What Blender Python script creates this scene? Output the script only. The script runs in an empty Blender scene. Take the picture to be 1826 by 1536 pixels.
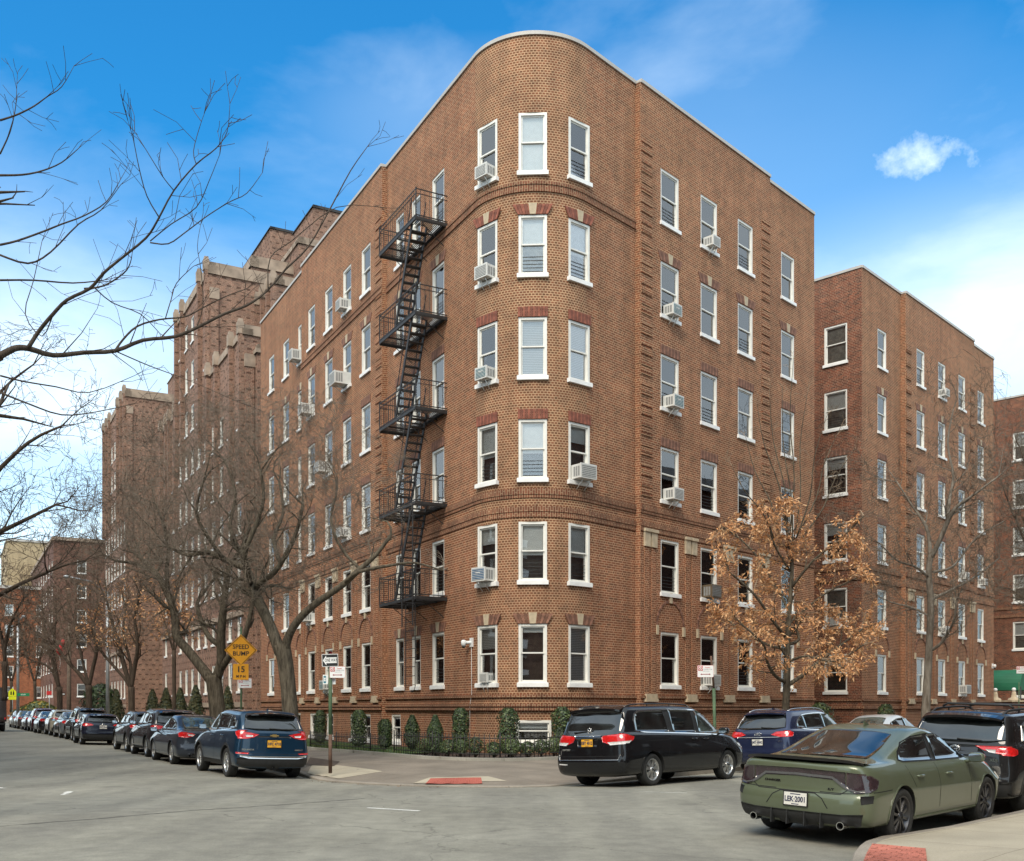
import bpy, bmesh, math, random
from mathutils import Vector, Matrix
from mathutils.bvhtree import BVHTree
from mathutils import noise as mnoise
random.seed(7)
R = math.radians
SC = bpy.context.scene
COL = SC.collection
# ---------------------------------------------------------------- camera
F, CX, HY, EYE = 1850.0, 913.0, 1263.0, 1.65      # focal length and horizon of the 1826 px wide photograph
cam = bpy.data.cameras.new('camera'); cam_o = bpy.data.objects.new('camera', cam); COL.objects.link(cam_o)
cam.sensor_fit = 'HORIZONTAL'; cam.sensor_width = 36.0; cam.lens = 36.0*F/1826.0
cam.shift_y = (HY-768.0)/1826.0; cam.clip_end = 3000; cam.clip_start = 0.1
cam_o.location = (0, 0, EYE); cam_o.rotation_euler = (R(90), 0, 0)
SC.camera = cam_o
# ---------------------------------------------------------------- light
SUN_EL, SUN_AZ = 48.0, 200.0      # azimuth clockwise from +Y : behind the camera, slightly to the left
w = bpy.data.worlds.new('World'); SC.world = w; w.use_nodes = True
nt = w.node_tree; nt.nodes.clear()
def N(t, **k):
    n = nt.nodes.new(t)
    for a, b in k.items(): setattr(n, a, b)
    return n
out = N('ShaderNodeOutputWorld'); bg = N('ShaderNodeBackground'); bg.inputs['Strength'].default_value = 0.142
sky = N('ShaderNodeTexSky', sky_type='NISHITA', sun_disc=False, sun_elevation=R(SUN_EL), sun_rotation=R(SUN_AZ), air_density=1.0, dust_density=1.0, ozone_density=2.0)
tc = N('ShaderNodeTexCoord'); sep = N('ShaderNodeSeparateXYZ'); nt.links.new(tc.outputs['Generated'], sep.inputs[0])
hs = N('ShaderNodeHueSaturation'); hs.inputs['Saturation'].default_value = 1.25; hs.inputs['Value'].default_value = 1.0
nt.links.new(sky.outputs[0], hs.inputs['Color'])
# thin high cloud : stretched noise on the view direction, denser toward the horizon
mp = N('ShaderNodeMapping'); mp.inputs['Scale'].default_value = (1.3, 1.3, 3.4); mp.inputs['Rotation'].default_value = (0.0, R(-18), 0.3); mp.inputs['Location'].default_value = (0.35, 0.1, 0.25)
nt.links.new(tc.outputs['Generated'], mp.inputs[0])
n1 = N('ShaderNodeTexNoise'); n1.inputs['Scale'].default_value = 1.9; n1.inputs['Detail'].default_value = 7; n1.inputs['Roughness'].default_value = 0.55; n1.inputs['Distortion'].default_value = 0.35
nt.links.new(mp.outputs[0], n1.inputs['Vector'])
cr = N('ShaderNodeValToRGB'); cr.color_ramp.elements[0].position = 0.42; cr.color_ramp.elements[1].position = 0.74
nt.links.new(n1.outputs[0], cr.inputs[0])
mr = N('ShaderNodeMapRange'); mr.inputs['From Min'].default_value = 0.0; mr.inputs['From Max'].default_value = 0.60; mr.inputs['To Min'].default_value = 1.0; mr.inputs['To Max'].default_value = 0.0; mr.clamp = True
nt.links.new(sep.outputs[2], mr.inputs['Value'])
mrp = N('ShaderNodeMath', operation='POWER'); nt.links.new(mr.outputs[0], mrp.inputs[0]); mrp.inputs[1].default_value = 1.6
mm = N('ShaderNodeMath', operation='MULTIPLY_ADD'); nt.links.new(cr.outputs[0], mm.inputs[0]); mm.inputs[1].default_value = 0.36; nt.links.new(mrp.outputs[0], mm.inputs[2])
cb = N('ShaderNodeMapRange'); cb.inputs['From Min'].default_value = .60; cb.inputs['From Max'].default_value = .15; cb.inputs['To Min'].default_value = 0; cb.inputs['To Max'].default_value = 1.0; nt.links.new(sep.outputs[1], cb.inputs['Value'])  # white cover added behind and beside the view: neutral fill light, paler window reflections
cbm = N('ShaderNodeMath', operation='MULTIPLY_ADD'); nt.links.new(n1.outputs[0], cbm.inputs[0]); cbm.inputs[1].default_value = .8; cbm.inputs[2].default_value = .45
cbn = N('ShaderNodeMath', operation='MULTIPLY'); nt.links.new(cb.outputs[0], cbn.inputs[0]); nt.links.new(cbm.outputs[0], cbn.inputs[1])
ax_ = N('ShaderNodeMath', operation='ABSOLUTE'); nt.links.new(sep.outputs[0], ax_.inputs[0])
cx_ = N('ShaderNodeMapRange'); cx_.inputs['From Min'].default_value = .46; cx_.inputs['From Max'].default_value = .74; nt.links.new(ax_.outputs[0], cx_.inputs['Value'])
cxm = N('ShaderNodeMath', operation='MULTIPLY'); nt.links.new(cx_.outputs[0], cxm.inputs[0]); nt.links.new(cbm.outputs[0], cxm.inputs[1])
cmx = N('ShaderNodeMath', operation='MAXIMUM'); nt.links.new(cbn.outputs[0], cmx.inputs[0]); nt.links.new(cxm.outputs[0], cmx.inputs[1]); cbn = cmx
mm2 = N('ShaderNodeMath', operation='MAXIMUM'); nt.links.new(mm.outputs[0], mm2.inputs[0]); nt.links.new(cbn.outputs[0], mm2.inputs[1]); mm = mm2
# one small ragged cloud right of the building
vd = N('ShaderNodeVectorMath', operation='NORMALIZE'); nt.links.new(tc.outputs['Generated'], vd.inputs[0])
cdir = Vector(((1663-CX)/F, 1.0, (HY-293)/F)).normalized()
vs = N('ShaderNodeVectorMath', operation='SUBTRACT'); nt.links.new(vd.outputs[0], vs.inputs[0]); vs.inputs[1].default_value = cdir
vm = N('ShaderNodeVectorMath', operation='MULTIPLY'); nt.links.new(vs.outputs[0], vm.inputs[0]); vm.inputs[1].default_value = (14.0, 14.0, 30.0)
vl = N('ShaderNodeVectorMath', operation='LENGTH'); nt.links.new(vm.outputs[0], vl.inputs[0])
n2 = N('ShaderNodeTexNoise'); n2.inputs['Scale'].default_value = 17; n2.inputs['Detail'].default_value = 8; n2.inputs['Roughness'].default_value = 0.62; nt.links.new(vd.outputs[0], n2.inputs['Vector'])
def blob(px, py, sx, sz, wt, base_in, nz_mul=1.6, nz_add=-.25):
    d = Vector(((px-CX)/F, 1.0, (HY-py)/F)).normalized(); a = N('ShaderNodeVectorMath', operation='SUBTRACT'); nt.links.new(vd.outputs[0], a.inputs[0]); a.inputs[1].default_value = d
    b = N('ShaderNodeVectorMath', operation='MULTIPLY'); nt.links.new(a.outputs[0], b.inputs[0]); b.inputs[1].default_value = (sx, sx*.6, sz); l = N('ShaderNodeVectorMath', operation='LENGTH'); nt.links.new(b.outputs[0], l.inputs[0])
    r = N('ShaderNodeMapRange', interpolation_type='SMOOTHSTEP'); r.inputs['From Min'].default_value = 1; r.inputs['From Max'].default_value = 0; r.inputs['To Max'].default_value = wt; nt.links.new(l.outputs['Value'], r.inputs['Value'])
    g = N('ShaderNodeMath', operation='MULTIPLY_ADD'); nt.links.new(n1.outputs[0], g.inputs[0]); g.inputs[1].default_value = nz_mul; g.inputs[2].default_value = nz_add
    h = N('ShaderNodeMath', operation='MULTIPLY'); nt.links.new(r.outputs[0], h.inputs[0]); nt.links.new(g.outputs[0], h.inputs[1]); k = N('ShaderNodeMath', operation='ADD'); nt.links.new(base_in.outputs[0], k.inputs[0]); nt.links.new(h.outputs[0], k.inputs[1]); k.use_clamp = True
    return k
mm = blob(1760, 540, 3.4, 9.0, .85, mm); mm = blob(700, 190, 5.0, 12.0, .35, mm); mm = blob(60, 660, 4.0, 8.0, .5, mm); mm = blob(1250, 180, 2.6, 6.0, .35, mm); mm = blob(260, 40, 1.3, 2.2, -.34, mm); mm = blob(1720, 120, 2.0, 3.0, -.2, mm)
ma = N('ShaderNodeMath', operation='MULTIPLY_ADD'); nt.links.new(n2.outputs[0], ma.inputs[0]); ma.inputs[1].default_value = 2.6; ma.inputs[2].default_value = -0.78
mb = N('ShaderNodeMath', operation='SUBTRACT'); nt.links.new(ma.outputs[0], mb.inputs[0]); nt.links.new(vl.outputs['Value'], mb.inputs[1]); mb.use_clamp = True
mc = N('ShaderNodeMath', operation='MULTIPLY'); nt.links.new(mb.outputs[0], mc.inputs[0]); mc.inputs[1].default_value = 1.1
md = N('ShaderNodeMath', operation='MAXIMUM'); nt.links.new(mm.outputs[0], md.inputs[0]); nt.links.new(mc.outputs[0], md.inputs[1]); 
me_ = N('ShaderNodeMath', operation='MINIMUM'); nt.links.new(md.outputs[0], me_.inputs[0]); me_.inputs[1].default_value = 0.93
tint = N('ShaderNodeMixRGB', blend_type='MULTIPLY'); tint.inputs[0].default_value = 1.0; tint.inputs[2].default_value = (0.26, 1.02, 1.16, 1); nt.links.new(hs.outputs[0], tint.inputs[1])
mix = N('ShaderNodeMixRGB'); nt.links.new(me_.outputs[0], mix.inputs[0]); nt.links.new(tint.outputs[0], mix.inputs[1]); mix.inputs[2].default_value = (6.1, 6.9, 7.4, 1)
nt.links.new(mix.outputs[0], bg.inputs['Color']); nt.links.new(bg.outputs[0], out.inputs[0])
sun = bpy.data.lights.new('sun', 'SUN'); sun.energy = 2.3; sun.angle = R(30); sun.color = (1.0, 0.88, 0.73)
sun_o = bpy.data.objects.new('sun', sun); COL.objects.link(sun_o)
az = R(SUN_AZ); sd = Vector((math.sin(az)*math.cos(R(SUN_EL)), math.cos(az)*math.cos(R(SUN_EL)), math.sin(R(SUN_EL))))
sun_o.rotation_euler = sd.to_track_quat('Z', 'Y').to_euler()
vs_ = SC.view_settings; vs_.view_transform = 'Standard'; vs_.look = 'None'; vs_.gamma = 1; vs_.use_curve_mapping = False; vs_.exposure = 0.62
SC.cycles.use_denoising = True; SC.cycles.max_bounces = 6; SC.cycles.transparent_max_bounces = 12
# ---------------------------------------------------------------- helpers
def tag(o, label=None, cat=None, group=None, kind=None):
    if label: o['label'] = label
    if cat: o['category'] = cat
    if group: o['group'] = group
    if kind: o['kind'] = kind
    return o
def thing(name, label, cat, loc=(0, 0, 0), rz=0.0, group=None):
    o = bpy.data.objects.new(name, None); COL.objects.link(o); o.empty_display_size = .2
    o.location = loc; o.rotation_euler = (0, 0, rz)
    return tag(o, label, cat, group)
class MB:
    """collects geometry of ONE mesh object"""
    def __init__(s): s.v = []; s.f = []; s.m = []; s.uv = []; s.sm = []
    def add(s, vs, fs, mi=0, uvs=None, smooth=False):
        b = len(s.v); s.v += [tuple(v) for v in vs]
        for k, f in enumerate(fs):
            s.f.append(tuple(i+b for i in f)); s.m.append(mi); s.sm.append(smooth)
            s.uv.append(uvs[k] if uvs else None)
    def quad(s, a, b, c, d, mi=0, uv=None): s.add([a, b, c, d], [(0, 1, 2, 3)], mi, [uv] if uv else None)
    def obox(s, o, ax, ay, az, mi=0, su=None):
        """box from corner o with edge vectors (right handed)"""
        o = Vector(o); ax = Vector(ax); ay = Vector(ay); az = Vector(az)
        P = [o, o+ax, o+ax+ay, o+ay, o+az, o+ax+az, o+ax+ay+az, o+ay+az]
        fs = [(0, 3, 2, 1), (4, 5, 6, 7), (0, 1, 5, 4), (1, 2, 6, 5), (2, 3, 7, 6), (3, 0, 4, 7)]
        if ax.cross(ay).dot(az) < 0: fs = [f[::-1] for f in fs]
        L = {0: ax.length, 1: ay.length, 2: az.length}
        dims = [(L[1], L[0]), (L[0], L[1]), (L[0], L[2]), (L[1], L[2]), (L[0], L[2]), (L[1], L[2])]
        u0 = su if su is not None else (P[0].x+P[0].y); z0 = P[0].z
        uvs = [[(u0, z0), (u0+a, z0), (u0+a, z0+b), (u0, z0+b)] for a, b in dims]
        s.add(P, fs, mi, uvs)
    def box(s, x0, x1, y0, y1, z0, z1, mi=0): s.obox((x0, y0, z0), (x1-x0, 0, 0), (0, y1-y0, 0), (0, 0, z1-z0), mi)
    def tube(s, pts, rads, n=6, mi=0, cap=True, smooth=True):
        pts = [Vector(p) for p in pts]; k = len(pts)
        if not hasattr(rads, '__len__'): rads = [rads]*k
        up = Vector((0.13, 0.21, 0.97)); prev = None; base = len(s.v)
        for i, p in enumerate(pts):
            d = (pts[min(i+1, k-1)]-pts[max(i-1, 0)])
            if d.length < 1e-9: d = Vector((0, 0, 1))
            d.normalize()
            a = (prev if prev is not None else up) - d*(prev if prev is not None else up).dot(d)
            if a.length < 1e-4: a = d.orthogonal()
            a.normalize(); prev = a; b = d.cross(a)
            for j in range(n):
                t = 2*math.pi*j/n
                s.v.append(tuple(p+(a*math.cos(t)+b*math.sin(t))*rads[i]))
        for i in range(k-1):
            for j in range(n):
                q = base+i*n
                s.f.append((q+j, q+(j+1) % n, q+n+(j+1) % n, q+n+j)); s.m.append(mi); s.uv.append(None); s.sm.append(smooth)
        if cap:
            s.f.append(tuple(base+j for j in range(n))[::-1]); s.m.append(mi); s.uv.append(None); s.sm.append(False)
            s.f.append(tuple(base+(k-1)*n+j for j in range(n))); s.m.append(mi); s.uv.append(None); s.sm.append(False)
    def lathe(s, prof, n=16, mi=0, c=(0, 0, 0), axis='z', smooth=True):
        """prof: (r, h) list"""
        base = len(s.v); c = Vector(c)
        for r, h in prof:
            for j in range(n):
                t = 2*math.pi*j/n; a, b = r*math.cos(t), r*math.sin(t)
                v = (a, b, h) if axis == 'z' else ((b, h, a) if axis == 'y' else (h, a, b))
                s.v.append(tuple(c+Vector(v)))
        for i in range(len(prof)-1):
            for j in range(n):
                q = base+i*n
                s.f.append((q+j, q+(j+1) % n, q+n+(j+1) % n, q+n+j)); s.m.append(mi); s.uv.append(None); s.sm.append(smooth)
    def mesh(s, name, mats, recalc=False):
        me = bpy.data.meshes.new(name); me.from_pydata(s.v, [], s.f)
        for m in (mats if isinstance(mats, (list, tuple)) else [mats]): me.materials.append(m)
        me.polygons.foreach_set('material_index', s.m); me.polygons.foreach_set('use_smooth', s.sm)
        if any(u for u in s.uv):
            lay = me.uv_layers.new(name='UVMap').data; li = 0
            for f, u in zip(s.f, s.uv):
                for k in range(len(f)):
                    if u: lay[li].uv = u[k]
                    li += 1
        me.update()
        if recalc:
            bm = bmesh.new(); bm.from_mesh(me); bmesh.ops.recalc_face_normals(bm, faces=bm.faces); bm.to_mesh(me); bm.free()
        return me
    def build(s, name, mats, parent=None, recalc=False):
        return link(name, s.mesh(name, mats, recalc), parent)
def link(name, me, parent=None, loc=None, rz=None):
    o = bpy.data.objects.new(name, me); COL.objects.link(o)
    if parent is not None:
        o.parent = parent
    if loc is not None: o.location = loc
    if rz is not None: o.rotation_euler = (0, 0, rz)
    return o
def wpart(name, me, root, loc=(0, 0, 0), rz=0.0):
    """part given in world coordinates under an unrotated root"""
    o = link(name, me, root); o.matrix_parent_inverse = Matrix.Translation(-Vector(root.location)); o.location = loc; o.rotation_euler = (0, 0, rz)
    return o
def copy_tree(o, parent=None):
    c = o.copy(); COL.objects.link(c)
    if parent is not None: c.parent = parent
    for ch in list(o.children): copy_tree(ch, c)
    return c
def gp(px, py, z=0.0):
    """ground point seen at photo pixel px,py"""
    Y = F*(EYE-z)/(py-HY); return Vector(((px-CX)/F*Y, Y, z))
def at(px, py, Y): return Vector(((px-CX)/F*Y, Y, EYE+(HY-py)/F*Y))
# ---------------------------------------------------------------- materials
MATS = {}
def new_mat(name):
    m = bpy.data.materials.new(name); m.use_nodes = True; t = m.node_tree; b = t.nodes['Principled BSDF']; MATS[name] = m
    return m, t, b
def nd(t, ty, **k):
    n = t.nodes.new(ty)
    for a, b in k.items():
        if hasattr(n, a): setattr(n, a, b)
        else: n.inputs[a].default_value = b
    return n
def mat(name, col, rough=0.6, metal=0.0, var=0.12, scale=6.0, bump=0.0, coat=0.0, spec=None, coord='Object'):
    m, t, b = new_mat(name)
    tcn = nd(t, 'ShaderNodeTexCoord'); nz = nd(t, 'ShaderNodeTexNoise'); nz.inputs['Scale'].default_value = scale; nz.inputs['Detail'].default_value = 5
    t.links.new(tcn.outputs[coord], nz.inputs['Vector'])
    r = nd(t, 'ShaderNodeValToRGB'); r.color_ramp.elements[0].position = .3; r.color_ramp.elements[1].position = .7
    r.color_ramp.elements[0].color = tuple(c*(1-var) for c in col)+(1,); r.color_ramp.elements[1].color = tuple(min(1, c*(1+var)) for c in col)+(1,)
    t.links.new(nz.outputs[0], r.inputs[0]); t.links.new(r.outputs[0], b.inputs['Base Color'])
    b.inputs['Roughness'].default_value = rough; b.inputs['Metallic'].default_value = metal
    if coat: b.inputs['Coat Weight'].default_value = coat; b.inputs['Coat Roughness'].default_value = .04
    if spec is not None: b.inputs['Specular IOR Level'].default_value = spec
    if bump:
        bp = nd(t, 'ShaderNodeBump'); bp.inputs['Strength'].default_value = bump; bp.inputs['Distance'].default_value = .02
        t.links.new(nz.outputs[0], bp.inputs['Height']); t.links.new(bp.outputs[0], b.inputs['Normal'])
    return m
def brick(name, c1, c2, mortar, bw=.235, rh=.076, ms=.0155, big=.25, red=None, uvs=True, soldier=False, soft=.004, stain=.3, diaper=False, squash=.5):
    """brick wall: brick texture on the metre UVs, darker / redder drifts and grime"""
    m, t, b = new_mat(name); tcn = nd(t, 'ShaderNodeTexCoord')
    br = nd(t, 'ShaderNodeTexBrick'); br.inputs['Scale'].default_value = 1; br.inputs['Brick Width'].default_value = bw; br.inputs['Row Height'].default_value = rh
    br.inputs['Mortar Size'].default_value = ms; br.inputs['Mortar Smooth'].default_value = .3; br.inputs['Bias'].default_value = 0.0
    br.offset = .5; br.squash = squash; br.squash_frequency = 6
    src = tcn.outputs['UV']
    if soldier:
        mpn = nd(t, 'ShaderNodeMapping'); mpn.inputs['Rotation'].default_value = (0, 0, R(90)); t.links.new(src, mpn.inputs[0]); src = mpn.outputs[0]
    t.links.new(src, br.inputs['Vector'])
    br.inputs['Color1'].default_value = c1+(1,); br.inputs['Color2'].default_value = c2+(1,); br.inputs['Mortar'].default_value = mortar+(1,)
    nz = nd(t, 'ShaderNodeTexNoise'); nz.inputs['Scale'].default_value = .33; nz.inputs['Detail'].default_value = 6; nz.inputs['Roughness'].default_value = .6
    mpz = nd(t, 'ShaderNodeMapping'); mpz.inputs['Scale'].default_value = (1, 1.6, 1); t.links.new(tcn.outputs['UV'], mpz.inputs[0]); t.links.new(mpz.outputs[0], nz.inputs['Vector'])
    rp = nd(t, 'ShaderNodeValToRGB'); e = rp.color_ramp.elements; e[0].position = .36; e[1].position = .66
    e[0].color = (1-big, 1-big*1.1, 1-big*1.15, 1); e[1].color = (1+big*.35, 1+big*.25, 1+big*.15, 1)
    t.links.new(nz.outputs[0], rp.inputs[0])
    mx = nd(t, 'ShaderNodeMixRGB', blend_type='MULTIPLY'); mx.inputs[0].default_value = 1
    t.links.new(br.outputs[0], mx.inputs[1]); t.links.new(rp.outputs[0], mx.inputs[2])
    if red:
        # pointing differs in areas : tan above, ruddier low down and along the parapet
        nq = nd(t, 'ShaderNodeTexNoise'); nq.inputs['Scale'].default_value = .16; nq.inputs['Detail'].default_value = 5; t.links.new(tcn.outputs['UV'], nq.inputs['Vector'])
        su = nd(t, 'ShaderNodeSeparateXYZ'); t.links.new(tcn.outputs['UV'], su.inputs[0])
        a_ = nd(t, 'ShaderNodeMapRange'); a_.inputs['From Min'].default_value = 5.5; a_.inputs['From Max'].default_value = 9.5; a_.inputs['To Min'].default_value = .55; a_.inputs['To Max'].default_value = 0; t.links.new(su.outputs[1], a_.inputs['Value'])
        b_ = nd(t, 'ShaderNodeMapRange'); b_.inputs['From Min'].default_value = 18.5; b_.inputs['From Max'].default_value = 21.5; b_.inputs['To Min'].default_value = 0; b_.inputs['To Max'].default_value = .3; t.links.new(su.outputs[1], b_.inputs['Value'])
        c_ = nd(t, 'ShaderNodeMath', operation='ADD'); t.links.new(a_.outputs[0], c_.inputs[0]); t.links.new(b_.outputs[0], c_.inputs[1])
        d_ = nd(t, 'ShaderNodeMath', operation='MULTIPLY_ADD'); t.links.new(nq.outputs[0], d_.inputs[0]); d_.inputs[1].default_value = 2.4; d_.inputs[2].default_value = -1.05
        e_ = nd(t, 'ShaderNodeMath', operation='ADD'); e_.use_clamp = True; t.links.new(c_.outputs[0], e_.inputs[0]); t.links.new(d_.outputs[0], e_.inputs[1])
        mq = nd(t, 'ShaderNodeMixRGB'); t.links.new(e_.outputs[0], mq.inputs[0]); mq.inputs[1].default_value = mortar+(1,); mq.inputs[2].default_value = red+(1,); t.links.new(mq.outputs[0], br.inputs['Mortar'])
    # individual burnt bricks
    n3 = nd(t, 'ShaderNodeTexNoise'); n3.inputs['Scale'].default_value = 2.3; n3.inputs['Detail'].default_value = 8; n3.inputs['Roughness'].default_value = .75
    t.links.new(tcn.outputs['UV'], n3.inputs['Vector'])
    rp3 = nd(t, 'ShaderNodeValToRGB'); e = rp3.color_ramp.elements; e[0].position = .38; e[1].position = .62; e[0].color = (1-stain, 1-stain, 1-stain*.9, 1); e[1].color = (1.12, 1.08, 1.04, 1)
    t.links.new(n3.outputs[0], rp3.inputs[0])
    mx2 = nd(t, 'ShaderNodeMixRGB', blend_type='MULTIPLY'); mx2.inputs[0].default_value = 1
    t.links.new(mx.outputs[0], mx2.inputs[1]); t.links.new(rp3.outputs[0], mx2.inputs[2])
    # faint vertical run-off streaks
    mps = nd(t, 'ShaderNodeMapping'); mps.inputs['Scale'].default_value = (2.6, .16, 1); t.links.new(tcn.outputs['UV'], mps.inputs[0]); ns = nd(t, 'ShaderNodeTexNoise'); ns.inputs['Scale'].default_value = 1; ns.inputs['Detail'].default_value = 4; t.links.new(mps.outputs[0], ns.inputs['Vector'])
    rs = nd(t, 'ShaderNodeValToRGB'); e = rs.color_ramp.elements; e[0].position = .34; e[1].position = .6; e[0].color = (.72, .70, .68, 1); e[1].color = (1.04, 1.03, 1.02, 1); t.links.new(ns.outputs[0], rs.inputs[0])
    ms_ = nd(t, 'ShaderNodeMixRGB', blend_type='MULTIPLY'); ms_.inputs[0].default_value = .5; t.links.new(mx2.outputs[0], ms_.inputs[1]); t.links.new(rs.outputs[0], ms_.inputs[2]); mx2 = ms_
    if diaper:                       # projecting dark headers set in a regular grid
        dp = nd(t, 'ShaderNodeTexBrick'); dp.inputs['Scale'].default_value = 1; dp.inputs['Brick Width'].default_value = .62; dp.inputs['Row Height'].default_value = .46; dp.inputs['Mortar Size'].default_value = .175; dp.inputs['Mortar Smooth'].default_value = 0
        dp.inputs['Color1'].default_value = (.38, .36, .36, 1); dp.inputs['Color2'].default_value = (.5, .46, .45, 1); dp.inputs['Mortar'].default_value = (1, 1, 1, 1); t.links.new(tcn.outputs['UV'], dp.inputs['Vector'])
        m3 = nd(t, 'ShaderNodeMixRGB', blend_type='MULTIPLY'); m3.inputs[0].default_value = 1; t.links.new(mx2.outputs[0], m3.inputs[1]); t.links.new(dp.outputs[0], m3.inputs[2]); mx2 = m3
    t.links.new(mx2.outputs[0], b.inputs['Base Color']); b.inputs['Roughness'].default_value = .9; b.inputs['Specular IOR Level'].default_value = .2
    bp = nd(t, 'ShaderNodeBump'); bp.inputs['Strength'].default_value = .5; bp.inputs['Distance'].default_value = .012; bp.invert = True
    t.links.new(br.outputs['Fac'], bp.inputs['Height']); t.links.new(bp.outputs[0], b.inputs['Normal'])
    return m
M_BRICK = brick('brick_main', (.305, .114, .058), (.175, .079, .044), (.51, .335, .205), red=(.50, .31, .195), ms=.0135, big=.15, stain=.2)
M_BRICKB = brick('brick_headers', (.245, .099, .052), (.15, .071, .038), (.52, .35, .215), bw=.107, ms=.0135, red=(.48, .305, .19), squash=1.0, big=.15, stain=.2)
M_BRICKD = brick('brick_side_wall', (.28, .095, .055), (.11, .055, .042), (.40, .26, .175), ms=.011, stain=.3)  # darker brick tone for side and end walls
M_BRICKT = brick('brick_tower', (.29, .145, .105), (.155, .085, .065), (.40, .29, .215), big=.2, stain=.25, diaper=True)
M_BRICKX = brick('brick_far', (.18, .08, .06), (.11, .05, .04), (.24, .16, .12), big=.3)
M_SOLD = brick('brick_soldier', (.27, .105, .062), (.18, .076, .048), (.42, .28, .175), soldier=True, bw=.25, rh=.077)
M_STONE = mat('cast_stone', (.47, .38, .26), .85, var=.18, scale=5, bump=.3)
M_COPE = mat('coping_metal', (.44, .41, .37), .5, var=.06, scale=2)
M_COPST = mat('coping_stone', (.31, .235, .175), .9, var=.3, scale=1.5, bump=.3)
M_WHITE = mat('white_frame', (.74, .72, .66), .45, var=.05, scale=8)
M_SILL = mat('white_sill', (.80, .79, .76), .5, var=.07, scale=6)
M_BLINDS = mat('blind_white', (.90, .90, .87), .8, var=.06)
M_BLINDC = mat('curtain_grey', (.30, .28, .24), .9, var=.3, scale=9)
M_DARK = mat('room_dark', (.06, .06, .055), .9, var=.3)
M_ROOM = mat('room_brown', (.075, .05, .035), .9, var=.4)
def slat_mat():
    m, t, b = new_mat('venetian_slats'); tcn = nd(t, 'ShaderNodeTexCoord'); wv = nd(t, 'ShaderNodeTexWave'); wv.bands_direction = 'Z'; wv.inputs['Scale'].default_value = 6.0
    t.links.new(tcn.outputs['Object'], wv.inputs[0]); r = nd(t, 'ShaderNodeValToRGB'); r.color_ramp.elements[0].color = (.30, .30, .29, 1); r.color_ramp.elements[1].color = (.62, .62, .60, 1)
    t.links.new(wv.outputs[0], r.inputs[0]); t.links.new(r.outputs[0], b.inputs['Base Color']); b.inputs['Roughness'].default_value = .7
    return m
M_SLAT = slat_mat()
def glass_mat(name, tint=(.975, .985, .98), refl=.17, rough=.01):
    m = bpy.data.materials.new(name); m.use_nodes = True; t = m.node_tree; t.nodes.clear()
    o = nd(t, 'ShaderNodeOutputMaterial'); g = nd(t, 'ShaderNodeBsdfGlossy'); g.inputs['Roughness'].default_value = rough; tr = nd(t, 'ShaderNodeBsdfTransparent'); tr.inputs[0].default_value = tint+(1,)
    lw = nd(t, 'ShaderNodeLayerWeight'); lw.inputs[0].default_value = .25; ad = nd(t, 'ShaderNodeMath', operation='MULTIPLY_ADD'); ad.inputs[1].default_value = .85; ad.inputs[2].default_value = refl; ad.use_clamp = True
    t.links.new(lw.outputs['Fresnel'], ad.inputs[0]); mx = nd(t, 'ShaderNodeMixShader'); t.links.new(ad.outputs[0], mx.inputs[0]); t.links.new(tr.outputs[0], mx.inputs[1]); t.links.new(g.outputs[0], mx.inputs[2]); t.links.new(mx.outputs[0], o.inputs[0])
    nz = nd(t, 'ShaderNodeTexNoise'); nz.inputs['Scale'].default_value = .9; nz.inputs['Detail'].default_value = 1; tcn = nd(t, 'ShaderNodeTexCoord'); t.links.new(tcn.outputs['Object'], nz.inputs['Vector'])
    bp = nd(t, 'ShaderNodeBump'); bp.inputs['Strength'].default_value = .05; bp.inputs['Distance'].default_value = .05; t.links.new(nz.outputs[0], bp.inputs['Height']); t.links.new(bp.outputs[0], g.inputs['Normal'])
    return m
M_GLASS = glass_mat('window_glass')
M_IRON = mat('black_iron', (.022, .02, .018), .55, var=.4, scale=10)
M_RUST = mat('rusty_iron', (.05, .028, .018), .8, var=.5, scale=6)
# ================================================================= ground, road, pavement
AL, AR = R(28.4), R(43.3)
DL = Vector((-math.sin(AL), math.cos(AL))); DR = Vector((math.sin(AR), math.cos(AR)))
NL = Vector((-DL.y, DL.x)); NR = Vector((DR.y, -DR.x))          # outward (toward the street)
DROW = Vector((-math.sin(R(29.6)), math.cos(R(29.6))))
def V2(x, y): return Vector((x, y))
curb1 = [V2(-5.05, 26.0)+DROW*t for t in (230, 120, 60, 30, 15, 6, 1.5)] + [V2(-5.0, 25.65), V2(-4.65, 24.95), V2(-4.1, 24.35), V2(-3.4, 23.75), V2(-2.7, 23.3), V2(-2.0, 22.98), V2(-1.27, 22.78), V2(-.5, 22.65), V2(.25, 22.68), V2(.85, 22.95)] + [V2(1.24, 23.3)+DR*t for t in (0.2, 2, 6, 15, 30, 60, 150)]
curb2 = [V2(3.5, 2), V2(3.36, 7), V2(3.33, 9), V2(3.4, 10.3), V2(3.63, 11.18), V2(3.9, 11.85), V2(4.24, 12.47), V2(4.6, 12.95), V2(4.97, 13.25), V2(5.9, 14.05)] + [V2(5.9, 14.05)+DR*t for t in (3, 8, 20, 60, 150)]
def seg_dist(p, poly):
    best = 1e9
    for a, b in zip(poly, poly[1:]):
        ab = b-a; t = max(0, min(1, (p-a).dot(ab)/ab.length_squared)); d = (p-(a+ab*t)).length
        if d < best: best = d
    return best
def road_z(x, y):
    p = V2(x, y); d = min(seg_dist(p, curb1), seg_dist(p, curb2))
    return -.10*max(0.0, 1-d/3.0)**1.6 + .012*math.sin(x*.5+1)*math.sin(y*.37)
def axis(bounds):
    out = []; 
    for a, b, s in bounds:
        n = max(1, int(round((b-a)/s))); out += [a+(b-a)*i/n for i in range(n)]
    return out+[bounds[-1][1]]
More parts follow.
